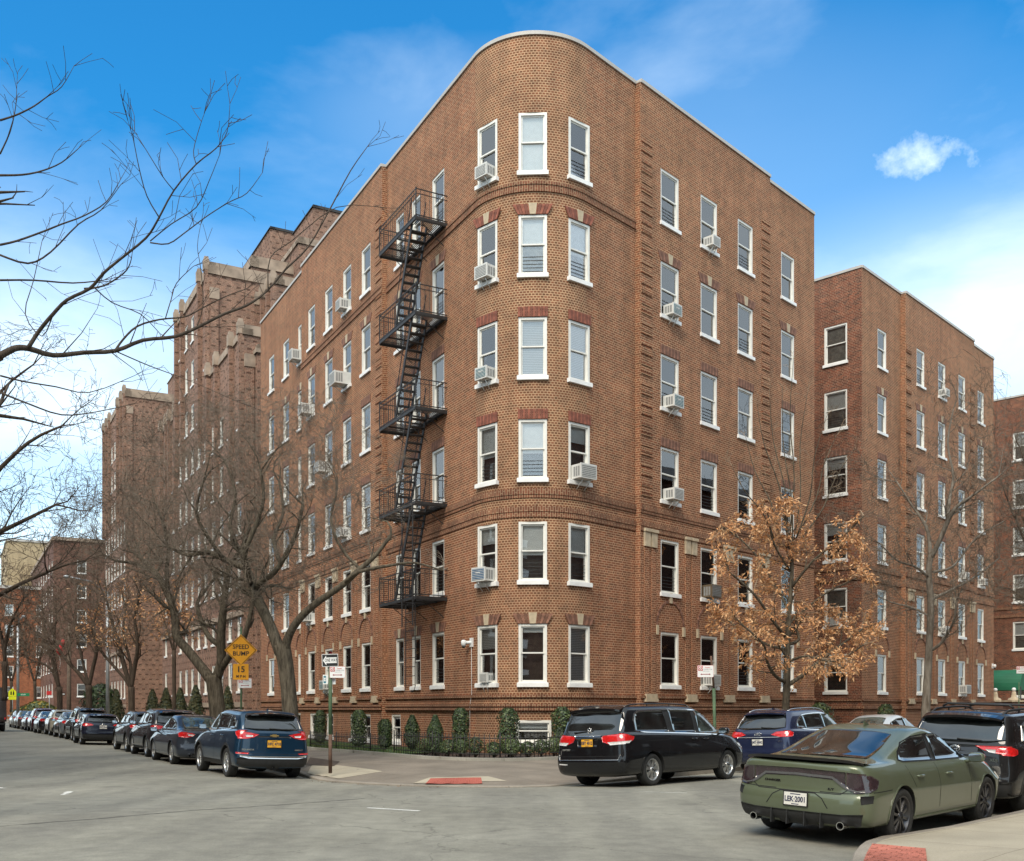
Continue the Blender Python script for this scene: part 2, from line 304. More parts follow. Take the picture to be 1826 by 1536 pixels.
xs = axis([(-900, -150, 150), (-150, -60, 10), (-60, -14, 2), (-14, 14, .3), (14, 40, 1.5), (40, 150, 15), (150, 900, 150)])
ys = axis([(-60, 4, 8), (4, 34, .3), (34, 60, 1.2), (60, 140, 4), (140, 300, 20), (300, 1500, 200)])
mb = MB(); nx = len(xs)
vs = [(x, y, road_z(x, y)) for y in ys for x in xs]
fs = [(j*nx+i, j*nx+i+1, (j+1)*nx+i+1, (j+1)*nx+i) for j in range(len(ys)-1) for i in range(nx-1)]
mb.add(vs, fs, 0, None, True)
def asphalt():
    m, t, b = new_mat('asphalt'); tcn = nd(t, 'ShaderNodeTexCoord'); O = tcn.outputs['Object']
    def noise(sc, det=5, ro=.6, vec=O):
        n = nd(t, 'ShaderNodeTexNoise'); n.inputs['Scale'].default_value = sc; n.inputs['Detail'].default_value = det; n.inputs['Roughness'].default_value = ro; t.links.new(vec, n.inputs['Vector']); return n.outputs[0]
    def ramp(s, p0, c0, p1, c1):
        r = nd(t, 'ShaderNodeValToRGB'); e = r.color_ramp.elements; e[0].position = p0; e[1].position = p1; e[0].color = c0+(1,); e[1].color = c1+(1,); t.links.new(s, r.inputs[0]); return r.outputs[0]
    def mul(a, c, f=1.0):
        x = nd(t, 'ShaderNodeMixRGB', blend_type='MULTIPLY'); x.inputs[0].default_value = f; t.links.new(a, x.inputs[1]); t.links.new(c, x.inputs[2]); return x.outputs[0]
    base = ramp(noise(.35, 7, .6), .35, (.225, .215, .178), .65, (.29, .278, .232))
    fine = ramp(noise(55, 6, .8), .32, (.72, .72, .72), .68, (1.2, 1.2, 1.2))
    mid = ramp(noise(3.2, 6, .65), .38, (.86, .86, .86), .62, (1.06, 1.06, 1.05))
    col = mul(mul(base, fine), mid)
    mpn = nd(t, 'ShaderNodeMapping'); mpn.inputs['Rotation'].default_value = (0, 0, R(30)); mpn.inputs['Scale'].default_value = (.9, .09, 1); t.links.new(O, mpn.inputs[0])
    col = mul(col, ramp(noise(1.0, 4, .5, mpn.outputs[0]), .4, (.84, .84, .85), .6, (1.04, 1.04, 1.03)))
    # oil and tar patches
    col = mul(col, ramp(noise(.8, 3, .5), .66, (1, 1, 1), .74, (.7, .7, .71)))
    # hairline cracks
    vo = nd(t, 'ShaderNodeTexVoronoi', feature='DISTANCE_TO_EDGE'); vo.inputs['Scale'].default_value = .22
    wn = nd(t, 'ShaderNodeTexNoise'); wn.inputs['Scale'].default_value = 1.6; wn.inputs['Detail'].default_value = 6; t.links.new(O, wn.inputs['Vector'])
    va = nd(t, 'ShaderNodeVectorMath', operation='MULTIPLY_ADD'); t.links.new(wn.outputs['Color'], va.inputs[0]); va.inputs[1].default_value = (1.1, 1.1, 0); t.links.new(O, va.inputs[2]); t.links.new(va.outputs[0], vo.inputs['Vector'])
    col = mul(col, ramp(vo.outputs['Distance'], .0012, (.5, .5, .5), .0035, (1, 1, 1)), .75)
    t.links.new(col, b.inputs['Base Color']); b.inputs['Roughness'].default_value = .93; b.inputs['Specular IOR Level'].default_value = .25
    bp = nd(t, 'ShaderNodeBump'); bp.inputs['Strength'].default_value = .35; bp.inputs['Distance'].default_value = .006; t.links.new(noise(70, 4, .7), bp.inputs['Height']); t.links.new(bp.outputs[0], b.inputs['Normal'])
    return m
M_ASPH = asphalt()
tag(mb.build('road', M_ASPH), 'grey cracked asphalt roadway of the street corner', kind='structure')
def concrete(name, base, var=.14, agg=1.0, joints=1.5):
    m, t, b = new_mat(name); tcn = nd(t, 'ShaderNodeTexCoord'); O = tcn.outputs['Object']
    n1 = nd(t, 'ShaderNodeTexNoise'); n1.inputs['Scale'].default_value = .9; n1.inputs['Detail'].default_value = 7; t.links.new(O, n1.inputs['Vector'])
    r1 = nd(t, 'ShaderNodeValToRGB'); e = r1.color_ramp.elements; e[0].position = .35; e[1].position = .68; e[0].color = tuple(c*(1-var) for c in base)+(1,); e[1].color = tuple(c*(1+var) for c in base)+(1,); t.links.new(n1.outputs[0], r1.inputs[0])
    n2 = nd(t, 'ShaderNodeTexNoise'); n2.inputs['Scale'].default_value = 60; n2.inputs['Detail'].default_value = 5; n2.inputs['Roughness'].default_value = .8; t.links.new(O, n2.inputs['Vector'])
    r2 = nd(t, 'ShaderNodeValToRGB'); e = r2.color_ramp.elements; e[0].position = .35; e[1].position = .65; e[0].color = (1-.35*agg,)*3+(1,); e[1].color = (1+.15*agg,)*3+(1,); t.links.new(n2.outputs[0], r2.inputs[0])
    mx = nd(t, 'ShaderNodeMixRGB', blend_type='MULTIPLY'); mx.inputs[0].default_value = 1; t.links.new(r1.outputs[0], mx.inputs[1]); t.links.new(r2.outputs[0], mx.inputs[2])
    br = nd(t, 'ShaderNodeTexBrick'); br.offset = 0; br.inputs['Scale'].default_value = 1; br.inputs['Brick Width'].default_value = joints; br.inputs['Row Height'].default_value = joints; br.inputs['Mortar Size'].default_value = .008; br.inputs['Mortar Smooth'].default_value = .2
    br.inputs['Color1'].default_value = (1, 1, 1, 1); br.inputs['Color2'].default_value = (.9, .9, .9, 1); br.inputs['Mortar'].default_value = (.55, .54, .52, 1)
    mpn = nd(t, 'ShaderNodeMapping'); mpn.inputs['Rotation'].default_value = (0, 0, -AR); t.links.new(O, mpn.inputs[0]); t.links.new(mpn.outputs[0], br.inputs['Vector'])
    m2 = nd(t, 'ShaderNodeMixRGB', blend_type='MULTIPLY'); m2.inputs[0].default_value = 1; t.links.new(mx.outputs[0], m2.inputs[1]); t.links.new(br.outputs[0], m2.inputs[2])
    t.links.new(m2.outputs[0], b.inputs['Base Color']); b.inputs['Roughness'].default_value = .9; b.inputs['Specular IOR Level'].default_value = .25
    bp = nd(t, 'ShaderNodeBump'); bp.inputs['Strength'].default_value = .3; bp.inputs['Distance'].default_value = .004; t.links.new(n2.outputs[0], bp.inputs['Height']); t.links.new(bp.outputs[0], b.inputs['Normal'])
    return m
M_WALK = concrete('pavement_brown', (.235, .20, .16), .16)
M_PALE = concrete('pavement_pale', (.42, .37, .28), .12, .5)
M_CURB = concrete('curb_concrete', (.30, .265, .22), .2, .8, joints=3.1)
M_RED = concrete('tactile_red', (.40, .115, .085), .15, .5, joints=50)
def offset_poly(poly, d, side=1):
    out = []
    for i, p in enumerate(poly):
        a = poly[max(i-1, 0)]; b = poly[min(i+1, len(poly)-1)]; t = (b-a).normalized(); n = V2(-t.y, t.x)*side
        out.append(p+n*d)
    return out
def curb_z(p, lo_pts):
    z = .055
    for c, r in lo_pts:
        d = (p-c).length
        if d < r: z = min(z, .055-.105*(1-max(0, d-r*.45)/(r*.55)) if d > r*.45 else -.05)
    return z
RAMP1 = [(V2(-1.6, 23.3), 7.0)]; RAMP2 = [(V2(3.55, 10.6), 1.7)]
def densify(poly, step, lim=60):
    out = []
    for a, b in zip(poly, poly[1:]):
        L = (b-a).length; n = max(1, int(L/step)) if L < lim else 1
        out += [a.lerp(b, i/n) for i in range(n)]
    return out+[poly[-1]]
# side: direction (left of travel) that is pavement.  curb1 runs left-far -> corner -> right-far : pavement lies to the LEFT of travel
C1 = densify(curb1, .35); C1i = offset_poly(C1, .16)
C2 = densify(curb2, .35); C2i = offset_poly(C2, .16, -1)
def build_curb(name, A, B, lo, label):
    m = MB(); za = [curb_z(p, lo) for p in A]
    for i in range(len(A)-1):
        a0, a1, b0, b1 = A[i], A[i+1], B[i], B[i+1]; z0, z1 = za[i], za[i+1]
        m.quad((a0.x, a0.y, -.25), (a1.x, a1.y, -.25), (a1.x, a1.y, z0*0+z1-.02), (a0.x, a0.y, z0-.02))
        t0 = a0.lerp(b0, .12); t1 = a1.lerp(b1, .12)
        m.quad((a0.x, a0.y, z0-.02), (a1.x, a1.y, z1-.02), (t1.x, t1.y, z1), (t0.x, t0.y, z0))
        m.quad((t0.x, t0.y, z0), (t1.x, t1.y, z1), (b1.x, b1.y, z1+.002), (b0.x, b0.y, z0+.002))
    tag(m.build(name, M_CURB, recalc=False), label, kind='structure')
build_curb('curb', C1, C1i, RAMP1, 'worn concrete kerb round the apartment corner')
build_curb('curb', C2, C2i, RAMP2, 'concrete kerb beside the green sedan')
# inner edge of the corner pavement = garden edging line
gl = [V2(-6.9, 35.8), V2(-5.9, 34.5), V2(-4.95, 33.2), V2(-4.2, 32.05), V2(-3.6, 31.2), V2(-3.1, 30.4), V2(-2.6, 29.65), V2(-2.0, 29.0), V2(-1.5, 28.6), V2(-.96, 28.35), V2(-.3, 28.2), V2(.3, 28.35), V2(.8, 28.65), V2(1.3, 29.1)]
garden = [V2(-6.9, 35.8)+DL*t for t in (220, 110, 50, 20, 8, 2)] + gl + [V2(1.3, 29.1)+DR*t for t in (2, 6, 15, 30, 60, 150)]
G1 = densify(garden, .5)
def resample(poly, n):
    L = [0]
    for a, b in zip(poly, poly[1:]): L.append(L[-1]+(b-a).length)
    out = []; j = 0
    for i in range(n):
        s = L[-1]*i/(n-1)
        while j < len(L)-2 and L[j+1] < s: j += 1
        out.append(poly[j].lerp(poly[j+1], (s-L[j])/max(1e-9, L[j+1]-L[j])))
    return out
def walk_z(p):
    d1 = seg_dist(p, curb1); d2 = seg_dist(p, garden); t = d1/(d1+d2+1e-6)
    z = curb_z(p, RAMP1) if d1 < 1.7 else .055
    return z*(1-t)+.2*t+.004
# match both edges at common stations: nearest garden point for each curb point, monotone
m = MB(); gi = []; k = 0
for p in C1i:
    best = min(range(k, len(G1)), key=lambda q: (G1[q]-p).length); k = best; gi.append(best)
rows = 7
P = []
for p, q in zip(C1i, gi):
    g = G1[q]
    for r in range(rows+1):
        c = p.lerp(g, r/rows); t = r/rows
        z = curb_z(p, RAMP1)*(max(0, 1-t*3.2)) + .055*min(1, t*3.2)*(1-t) + .2*t + .004
        P.append((c.x, c.y, z))
st = rows+1
fs = [(i*st+r, (i+1)*st+r, (i+1)*st+r+1, i*st+r+1) for i in range(len(C1i)-1) for r in range(rows)]
m.add(P, fs); tag(m.build('pavement', M_WALK), 'brown concrete pavement round the apartment corner', kind='structure')
def walk_h(x, y):
    p = V2(x, y); i = min(range(len(C1i)), key=lambda q: (C1i[q]-p).length); g = G1[gi[i]]; a = C1i[i]
    t = max(0, min(1, (p-a).length/max(.1, (g-a).length)))
    return curb_z(a, RAMP1)*(max(0, 1-t*3.2)) + .055*min(1, t*3.2)*(1-t) + .2*t + .004
def slab(name, pts, mt, label, lift=.005, n=8):
    """quad patch laid on the pavement"""
    m = MB(); a, b, c, d = [V2(*p) for p in pts]
    V = []
    for i in range(n+1):
        for j in range(n+1):
            p = a.lerp(b, i/n).lerp(d.lerp(c, i/n), j/n); V.append((p.x, p.y, walk_h(p.x, p.y)+lift))
    m.add(V, [(i*(n+1)+j, (i+1)*(n+1)+j, (i+1)*(n+1)+j+1, i*(n+1)+j+1) for i in range(n) for j in range(n)])
    tag(m.build(name, mt, recalc=True), label, kind='structure')
def g2(px, py, z=.08): v = gp(px, py, z); return (v.x, v.y)
slab('pavement_slab', [g2(548, 1382, -.03), g2(604, 1389, -.035), g2(683, 1382.6, -.0), g2(560, 1363, .05)], M_PALE, 'pale concrete pavement slab by the sign post')
slab('tree_pit', [g2(545, 1365), g2(553, 1352, .12), g2(606, 1359, .12), g2(596, 1365, .12)], mat('tree_pit_soil', (.06, .042, .03), .95, var=.4, scale=9, bump=.6), 'bare soil of the street tree pit', lift=.012)
slab('pavement_slab', [g2(735, 1397.5, -.04), g2(905, 1397, -.04), g2(870, 1390, -.0), g2(765, 1390, -.0)], M_PALE, 'pale concrete kerb ramp at the crossing', lift=.006)
M_RED2 = concrete('tactile_red_worn', (.42, .15, .11), .35, .8, joints=.16)
def tactile(pts, zf, name, label, hor=(12, 5), mt=None):
    a, b, c, d = [V2(*p) for p in pts]; m = MB(); n = 10; V = []
    for i in range(n+1):
        for j in range(n+1):
            p = a.lerp(b, i/n).lerp(d.lerp(c, i/n), j/n); V.append((p.x, p.y, zf(p.x, p.y)+.012))
    m.add(V, [(i*(n+1)+j, (i+1)*(n+1)+j, (i+1)*(n+1)+j+1, i*(n+1)+j+1) for i in range(n) for j in range(n)])
    for i in range(hor[0]*2):
        for j in range(hor[1]*2):
            p = a.lerp(b, (i+.5)/(hor[0]*2)).lerp(d.lerp(c, (i+.5)/(hor[0]*2)), (j+.5)/(hor[1]*2)); z = zf(p.x, p.y)+.012
            m.lathe([(.018, 0), (.012, .007), (.001, .007)], 6, 0, (p.x, p.y, z))
    tag(m.build(name, mt or M_RED), label, kind='structure')
tactile([g2(757, 1399.3, -.045), g2(860, 1399.6, -.045), g2(858, 1394.2, -.04), g2(768, 1394, -.04)], walk_h, 'tactile_paving', 'red tactile paving strip on the far corner ramp')
# near pavement (bottom right)
m = MB(); P = []
far = [p+V2(max(1.0, 0), 0) for p in C2i]
for p in C2i:
    z = curb_z(p, RAMP2)
    for r, d in enumerate((0, .6, 1.4, 3, 6, 12, 40)):
        q = p+V2(d*.72+.0, -d*.69) if p.y > 13 else p+V2(d, -d*.35*max(0, (p.y-9)/4.0) if p.y > 9 else 0)
        P.append((q.x, q.y, z*(max(0, 1-d/1.5))+(.07+.01*min(d, 4))*min(1, d/1.5)+.004))
st = 7
m.add(P, [(i*st+r, i*st+r+1, (i+1)*st+r+1, (i+1)*st+r) for i in range(len(C2i)-1) for r in range(st-1)])
tag(m.build('pavement', M_PALE, recalc=True), 'pale concrete pavement in the near right corner', kind='structure')
tactile([g2(1528, 1560, .0), g2(1655, 1560, .02), g2(1650, 1514, .05), g2(1556, 1513, .0)], lambda x, y: .045 if x > 3.9 else -.02+.065*max(0, min(1, (x-3.55)/.35)), 'tactile_paving', 'red tactile paving panel on the near corner ramp', (14, 8), M_RED2)
# garden bed
def strip(name, A, B, za, zb, mt, label, kind='structure', cat=None):
    m = MB()
    for i in range(len(A)-1):
        m.quad((A[i].x, A[i].y, za), (A[i+1].x, A[i+1].y, za), (B[i+1].x, B[i+1].y, zb), (B[i].x, B[i].y, zb))
    return tag(m.build(name, mt), label, cat, kind=kind)
Gi = offset_poly(G1, .13); Gw = offset_poly(G1, 4.5)
m = MB()
for i in range(len(G1)-1):
    a0, a1, b0, b1 = G1[i], G1[i+1], Gi[i], Gi[i+1]
    m.quad((a0.x, a0.y, .1), (a1.x, a1.y, .1), (a1.x, a1.y, .29), (a0.x, a0.y, .29)); m.quad((a0.x, a0.y, .29), (a1.x, a1.y, .29), (b1.x, b1.y, .29), (b0.x, b0.y, .29)); m.quad((b1.x, b1.y, .1), (b0.x, b0.y, .1), (b0.x, b0.y, .29), (b1.x, b1.y, .29))
tag(m.build('garden_edging', concrete('edging', (.36, .34, .29), .2, .6, joints=2.4)), 'low pale concrete edging of the garden bed', kind='structure')
M_SOIL = mat('mulch', (.055, .035, .024), .95, var=.45, scale=14, bump=.8)
strip('garden_soil', Gi, Gw, .24, .27, M_SOIL, 'dark mulch of the garden bed')
# crack sealed line and lane mark
def ribbon(name, pts, w, mt, label, dz=.004, jag=0.0):
    m = MB(); n = len(pts); rnd = random.Random(3)
    L = []; 
    for i, p in enumerate(pts):
        a = pts[max(0, i-1)]; b = pts[min(n-1, i+1)]; t = (b-a).normalized(); q = V2(-t.y, t.x); ww = w*(1+rnd.uniform(-jag, jag)); s = rnd.uniform(-jag, jag)*w
        for e in (ww/2+s, -ww/2+s): c = p+q*e; L.append((c.x, c.y, road_z(c.x, c.y)+dz))
    m.add(L, [(2*i, 2*i+1, 2*i+3, 2*i+2) for i in range(n-1)]); tag(m.build(name, mt, recalc=True), label, kind='structure')
cp = [gp(*q) for q in [(-30, 1477), (100, 1467), (200, 1459), (330, 1447), (450, 1439), (560, 1431), (650, 1424)]]
cpp = densify([V2(p.x, p.y) for p in cp], .12); cpp = [p+V2(0, .05*mnoise.noise(Vector((p.x*1.7, 0, 0)))+.03*mnoise.noise(Vector((p.x*7, 3, 0)))) for p in cpp]
M_CRACK = mat('crack_tar', (.07, .068, .062), .9, var=.3, scale=20)
ribbon('road_crack', cpp, .03, M_CRACK, 'long dark crack across the asphalt', jag=.5)
M_PAINT = mat('road_paint', (.66, .65, .6), .8, var=.2, scale=25)
lm = [gp(655, 1441), gp(748, 1446.5)]
ribbon('road_marking', densify([V2(p.x, p.y) for p in lm], .15), .09, M_PAINT, 'short white painted line in the road', jag=.12)
for a, b, wd in (((112, 1418), (124, 1412), .10), ((-4, 1405.5), (8, 1407), .10), ((1140, 1413), (1225, 1415), .03)):
    a = gp(*a); b = gp(*b); ribbon('road_marking', densify([V2(a.x, a.y), V2(b.x, b.y)], .1), wd, M_PAINT, 'worn scrap of white road paint', jag=.5)

# ================================================================= buildings
class Path:
    """facade line walked from viewer's left to right; s in metres"""
    def __init__(s): s.seg = []; s.L = 0
    def line(s, p, q): d = (q-p); s.seg.append(('l', s.L, d.length, p, d.normalized())); s.L += d.length; return s
    def arc(s, c, r, a0, a1): ln = abs(a1-a0)*r; s.seg.append(('a', s.L, ln, c, r, a0, a1)); s.L += ln; return s
    def at(s, u):
        for g in s.seg:
            if u <= g[1]+g[2]+1e-9 or g is s.seg[-1]:
                k = u-g[1]
                if g[0] == 'l': t = g[4]; p = g[3]+t*k; return p, t, V2(t.y, -t.x)
                a = g[5]+(g[6]-g[5])*k/g[2]; n = V2(math.cos(a), math.sin(a)); return g[3]+n*g[4], V2(-n.y, n.x), n
    def s_of_px(s, px):
        """station whose ground line shows at photo column px"""
        tgt = (px-CX)/F; lo, hi = 0.0, s.L
        f = lambda u: s.at(u)[0].x/s.at(u)[0].y-tgt
        for _ in range(60):
            mid = (lo+hi)/2
            if f(mid) < 0: lo = mid
            else: hi = mid
        return lo
def wall_mesh(m, path, z0, z1, holes, offs, reveal=.16, mi=0, step=.16, arc_mi=1):
    """holes: (s0,s1,za,zb); offs: list of (s_start, offset)"""
    S = {0.0, path.L}; Z = {z0, z1}
    for h in holes: S |= {h[0], h[1]}; Z |= {h[2], h[3]}
    for o in offs: S.add(o[0])
    for g in path.seg:
        S |= {g[1], g[1]+g[2]}
        if g[0] == 'a':
            n = max(2, int(g[2]/step)); S |= {g[1]+g[2]*i/n for i in range(n+1)}
    S = sorted(x for x in S if -1e-6 <= x <= path.L+1e-6); S = [S[0]]+[b for a, b in zip(S, S[1:]) if b-a > 1e-4]
    Z = sorted(Z)
    def off(u):
        r = 0
        for a, o in offs:
            if u >= a: r = o
        return r
    arcs = [g for g in path.seg if g[0] == 'a']
    cache = {}
    def vid(u, z, o):
        k = (round(u, 4), round(z, 4), round(o, 4))
        if k not in cache:
            p, t, n = path.at(u); q = p+n*o; cache[k] = len(m.v); m.v.append((q.x, q.y, z))
        return cache[k]
    def hol(u, z):
        for h in holes:
            if h[0] < u < h[1] and h[2] < z < h[3]: return True
        return False
    hs = sorted(holes)
    for a, b in zip(S, S[1:]):
        u = (a+b)/2; o = off(u); near = [h for h in holes if h[0] < u < h[1]]
        zz = sorted({z0, z1} | {h[2] for h in near} | {h[3] for h in near})
        for c, d in zip(zz, zz[1:]):
            if any(h[2] < (c+d)/2 < h[3] for h in near): continue
            m.f.append((vid(a, c, o), vid(b, c, o), vid(b, d, o), vid(a, d, o))); m.m.append(arc_mi if arcs and any(g[1] < u < g[1]+g[2] for g in arcs) else mi); m.sm.append(False)
            m.uv.append([(a, c), (b, c), (b, d), (a, d)])
    for a in sorted({x[0] for x in offs}):
        if a <= 0 or a >= path.L: continue
        o0, o1 = off(a-1e-3), off(a+1e-3)
        if abs(o0-o1) > 1e-4:
            p, t, n = path.at(a); A, B = p+n*o0, p+n*o1
            q = [(A.x, A.y, z0), (B.x, B.y, z0), (B.x, B.y, z1), (A.x, A.y, z1)]; w = abs(o1-o0)
            m.quad(*q, mi=mi, uv=[(0, z0), (w, z0), (w, z1), (0, z1)])
    for h in holes:
        uc = (h[0]+h[1])/2; o = off(uc); p, t, n = path.at(uc); w = (h[1]-h[0])/2
        ci = p+n*(o-reveal); A2 = ci-t*w; B2 = ci+t*w
        pa, _, na = path.at(h[0]); pb, _, nb = path.at(h[1]); A1 = pa+na*o; B1 = pb+nb*o
        r = reveal
        def q(P, Q, za, zb): m.quad((P.x, P.y, za), (Q.x, Q.y, za), (Q.x, Q.y, zb), (P.x, P.y, zb), mi=mi, uv=[(0, za), (r, za), (r, zb), (0, zb)])
        q(A1, A2, h[2], h[3]); q(B2, B1, h[2], h[3])
        m.quad((A1.x, A1.y, h[3]), (A2.x, A2.y, h[3]), (B2.x, B2.y, h[3]), (B1.x, B1.y, h[3]), mi=mi, uv=[(0, 0), (0, r), (1, r), (1, 0)])
        m.quad((A1.x, A1.y, h[2]), (B1.x, B1.y, h[2]), (B2.x, B2.y, h[2]), (A2.x, A2.y, h[2]), mi=mi, uv=[(0, 0), (1, 0), (1, r), (0, r)])
    return off
def band(m, path, s0, s1, z0, z1, out_, off, mi=0, step=.25):
    """projecting course that follows the facade"""
    st = {s0, s1}
    for g in path.seg:
        if g[0] == 'a':
            n = int(g[2]/.14); st |= {g[1]+g[2]*i/n for i in range(n+1)}
        st |= {g[1], g[1]+g[2]}
    st = sorted(u for u in st if s0-1e-6 <= u <= s1+1e-6)
    rows = []
    for u in st:
        p, t, n = path.at(u); o = off((s0+s1)/2)
        a = p+n*(o-.01); b = p+n*(o+out_); rows.append(((a.x, a.y), (b.x, b.y), u))
    for (a0, b0, u0), (a1, b1, u1) in zip(rows, rows[1:]):
        m.quad(b0+(z0,), b1+(z0,), b1+(z1,), b0+(z1,), mi, [(u0, z0), (u1, z0), (u1, z1), (u0, z1)])
        m.quad(b0+(z1,), b1+(z1,), a1+(z1,), a0+(z1,), mi, [(u0, 0), (u1, 0), (u1, out_), (u0, out_)])
        m.quad(a0+(z0,), a1+(z0,), b1+(z0,), b0+(z0,), mi, [(u0, 0), (u1, 0), (u1, out_), (u0, out_)])
    for (a, b, u), fl in ((rows[0], 0), (rows[-1], 1)):
        q = [a+(z0,), b+(z0,), b+(z1,), a+(z1,)]
        m.quad(*(q if not fl else q[::-1]), mi=mi, uv=[(0, z0), (out_, z0), (out_, z1), (0, z1)])
def fbox(m, path, off, u, w, z0, z1, out_, mi=0, inn=.01, extra=0.0):
    """box on the facade at station u"""
    p, t, n = path.at(u); o = off(u)+extra; a = p+n*(o-inn)-t*(w/2)
    m.obox((a.x, a.y, z0), (t.x*w, t.y*w, 0), (n.x*(out_+inn), n.y*(out_+inn), 0), (0, 0, z1-z0), mi, su=u)
# ---- windows: local x along wall, y inward, z up, origin at centre of the sill bottom
WM = {}
def win_meshes(w, h, kind):
    key = (round(w, 2), round(h, 2), kind)
    if key in WM: return WM[key]
    s = .12                                       # sill height
    fr = MB(); c = .075; hw = w/2; zt = h; zb = s
    fr.box(-hw, -hw+c, .02, .15, zb, zt); fr.box(hw-c, hw, .02, .15, zb, zt); fr.box(-hw+c, hw-c, .02, .15, zt-c, zt); fr.box(-hw+c, hw-c, .04, .15, zb, zb+.05)
    mid = (zb+zt)/2+.02; f = .042; x0, x1 = -hw+c, hw-c
    def sash(za, zb_, y0, y1):
        fr.box(x0, x0+f, y0, y1, za, zb_); fr.box(x1-f, x1, y0, y1, za, zb_); fr.box(x0+f, x1-f, y0, y1, za, za+f); fr.box(x0+f, x1-f, y0, y1, zb_-f, zb_)
    sash(mid-.02, zt-c, .065, .10); sash(zb+.05, mid+.025, .105, .14)
    gl = MB(); gl.box(x0+f, x1-f, .080, .086, mid+f-.02, zt-c-f); gl.box(x0+f, x1-f, .120, .126, zb+.05+f, mid-.017)
    si = MB(); si.box(-hw-.05, hw+.05, -.07, .1, 0, s); si.box(-hw-.035, hw+.035, -.05, .04, s, s+.015)
    bl = MB(); y = .165; bt = zt-.05; bb = zb+.05
    def pan(za, zb_, mi, yy=y): bl.box(-hw+.05, hw-.05, yy, yy+.012, za, zb_, mi)
    # materials: 0 shade 1 curtain 2 dark 3 slats 4 brown
    if kind == 'A': pan(mid, bt, 0); pan(bb, mid, 1)
    elif kind == 'B': pan(mid-.12, bt, 0); pan(bb, mid-.12, 2, .3)
    elif kind == 'C': pan(bb, bt, 3)
    elif kind == 'D': pan(mid+.3, bt, 0); pan(bb, mid+.3, 2, .3)
    elif kind == 'E':
        pan(bb, bt, 1)
    elif kind == 'F': pan(bb, bt, 0)
    elif kind == 'G': pan(mid+.15, bt, 3); pan(bb, mid+.15, 4, .3)
    elif kind == 'H': pan(bt-.2, bt, 0); pan(bb, bt-.2, 4, .35)
    if kind in 'BA':                              # child guard bars in the lower sash
        for k in range(5): zz = bb+.06+k*.11; fr.box(x0+f, x1-f, .10, .108, zz, zz+.012, 1)
    r = (fr.mesh('window_frame', [M_WHITE, M_IRON]), gl.mesh('pane', M_GLASS), si.mesh('sill', M_SILL), bl.mesh('blind', [M_BLINDS, M_BLINDC, M_DARK, M_SLAT, M_ROOM]))
    WM[key] = r; return r
def window(root, path, off, u, z, w, h, kind, pname='window', sill=True, inset=0.0):
    p, t, n = path.at(u); q = p+n*(off(u)-inset); fr, gl, si, bl = win_meshes(w, h, kind)
    o = wpart(pname, fr, root, (q.x, q.y, z), math.atan2(t.y, t.x))
    link('pane', gl, o); link('blind', bl, o)
    if sill: link('sill', si, o)
    return o
AC = []   # registry of window positions for the air conditioners
def lintel_mesh(w, key, dull=False):
    k = ('lint', round(w, 2), key, dull)
    if k in WM: return WM[k]
    m = MB(); hw = w/2; n = 11 if key != 'plain' else 12; hh = .30
    for i in range(n):
        a = (i/n-.5); b = ((i+1)/n-.5); e = .16 if key != 'plain' else 0.0
        x0, x1 = a*(w+.06)+.006, b*(w+.06)-.006; X0, X1 = a*(w+.06+2*e)+.006, b*(w+.06+2*e)-.006
        y0, y1 = -.022, .02
        P = [(x0, y0, 0), (x1, y0, 0), (x1, y1, 0), (x0, y1, 0), (X0, y0, hh), (X1, y0, hh), (X1, y1, hh), (X0, y1, hh)]
        if key != 'plain' and i == n//2: continue
        m.add(P, [(0, 3, 2, 1), (4, 5, 6, 7), (0, 1, 5, 4), (1, 2, 6, 5), (2, 3, 7, 6), (3, 0, 4, 7)], i % 2)
    r = m.mesh('lintel', [M_LB3, M_LB4] if dull else [M_LB1, M_LB2]); WM[k] = r; return r
M_LB3 = mat('lintel_brick_dull', (.24, .115, .075), .9, var=.35, scale=7, bump=.2); M_LB4 = mat('lintel_brick_dim', (.16, .077, .05), .9, var=.3, scale=7)
M_LB1 = mat('lintel_brick_red', (.27, .092, .058), .9, var=.35, scale=7, bump=.2); M_LB2 = mat('lintel_brick_dark', (.19, .068, .045), .9, var=.3, scale=7, bump=.2)
km = MB(); km.add([(-.09, -.035, 0), (.09, -.035, 0), (.09, .02, 0), (-.09, .02, 0), (-.13, -.035, .33), (.13, -.035, .33), (.13, .02, .33), (-.13, .02, .33)], [(0, 3, 2, 1), (4, 5, 6, 7), (0, 1, 5, 4), (1, 2, 6, 5), (2, 3, 7, 6), (3, 0, 4, 7)])
KEYM = km.mesh('keystone', M_STONE)
def lintel(root, path, off, u, z, w, key, dull=True):
    p, t, n = path.at(u); q = p+n*off(u)
    o = wpart('lintel', lintel_mesh(w, key, dull), root, (q.x, q.y, z), math.atan2(t.y, t.x))
    if key != 'plain': link('keystone', KEYM, o)
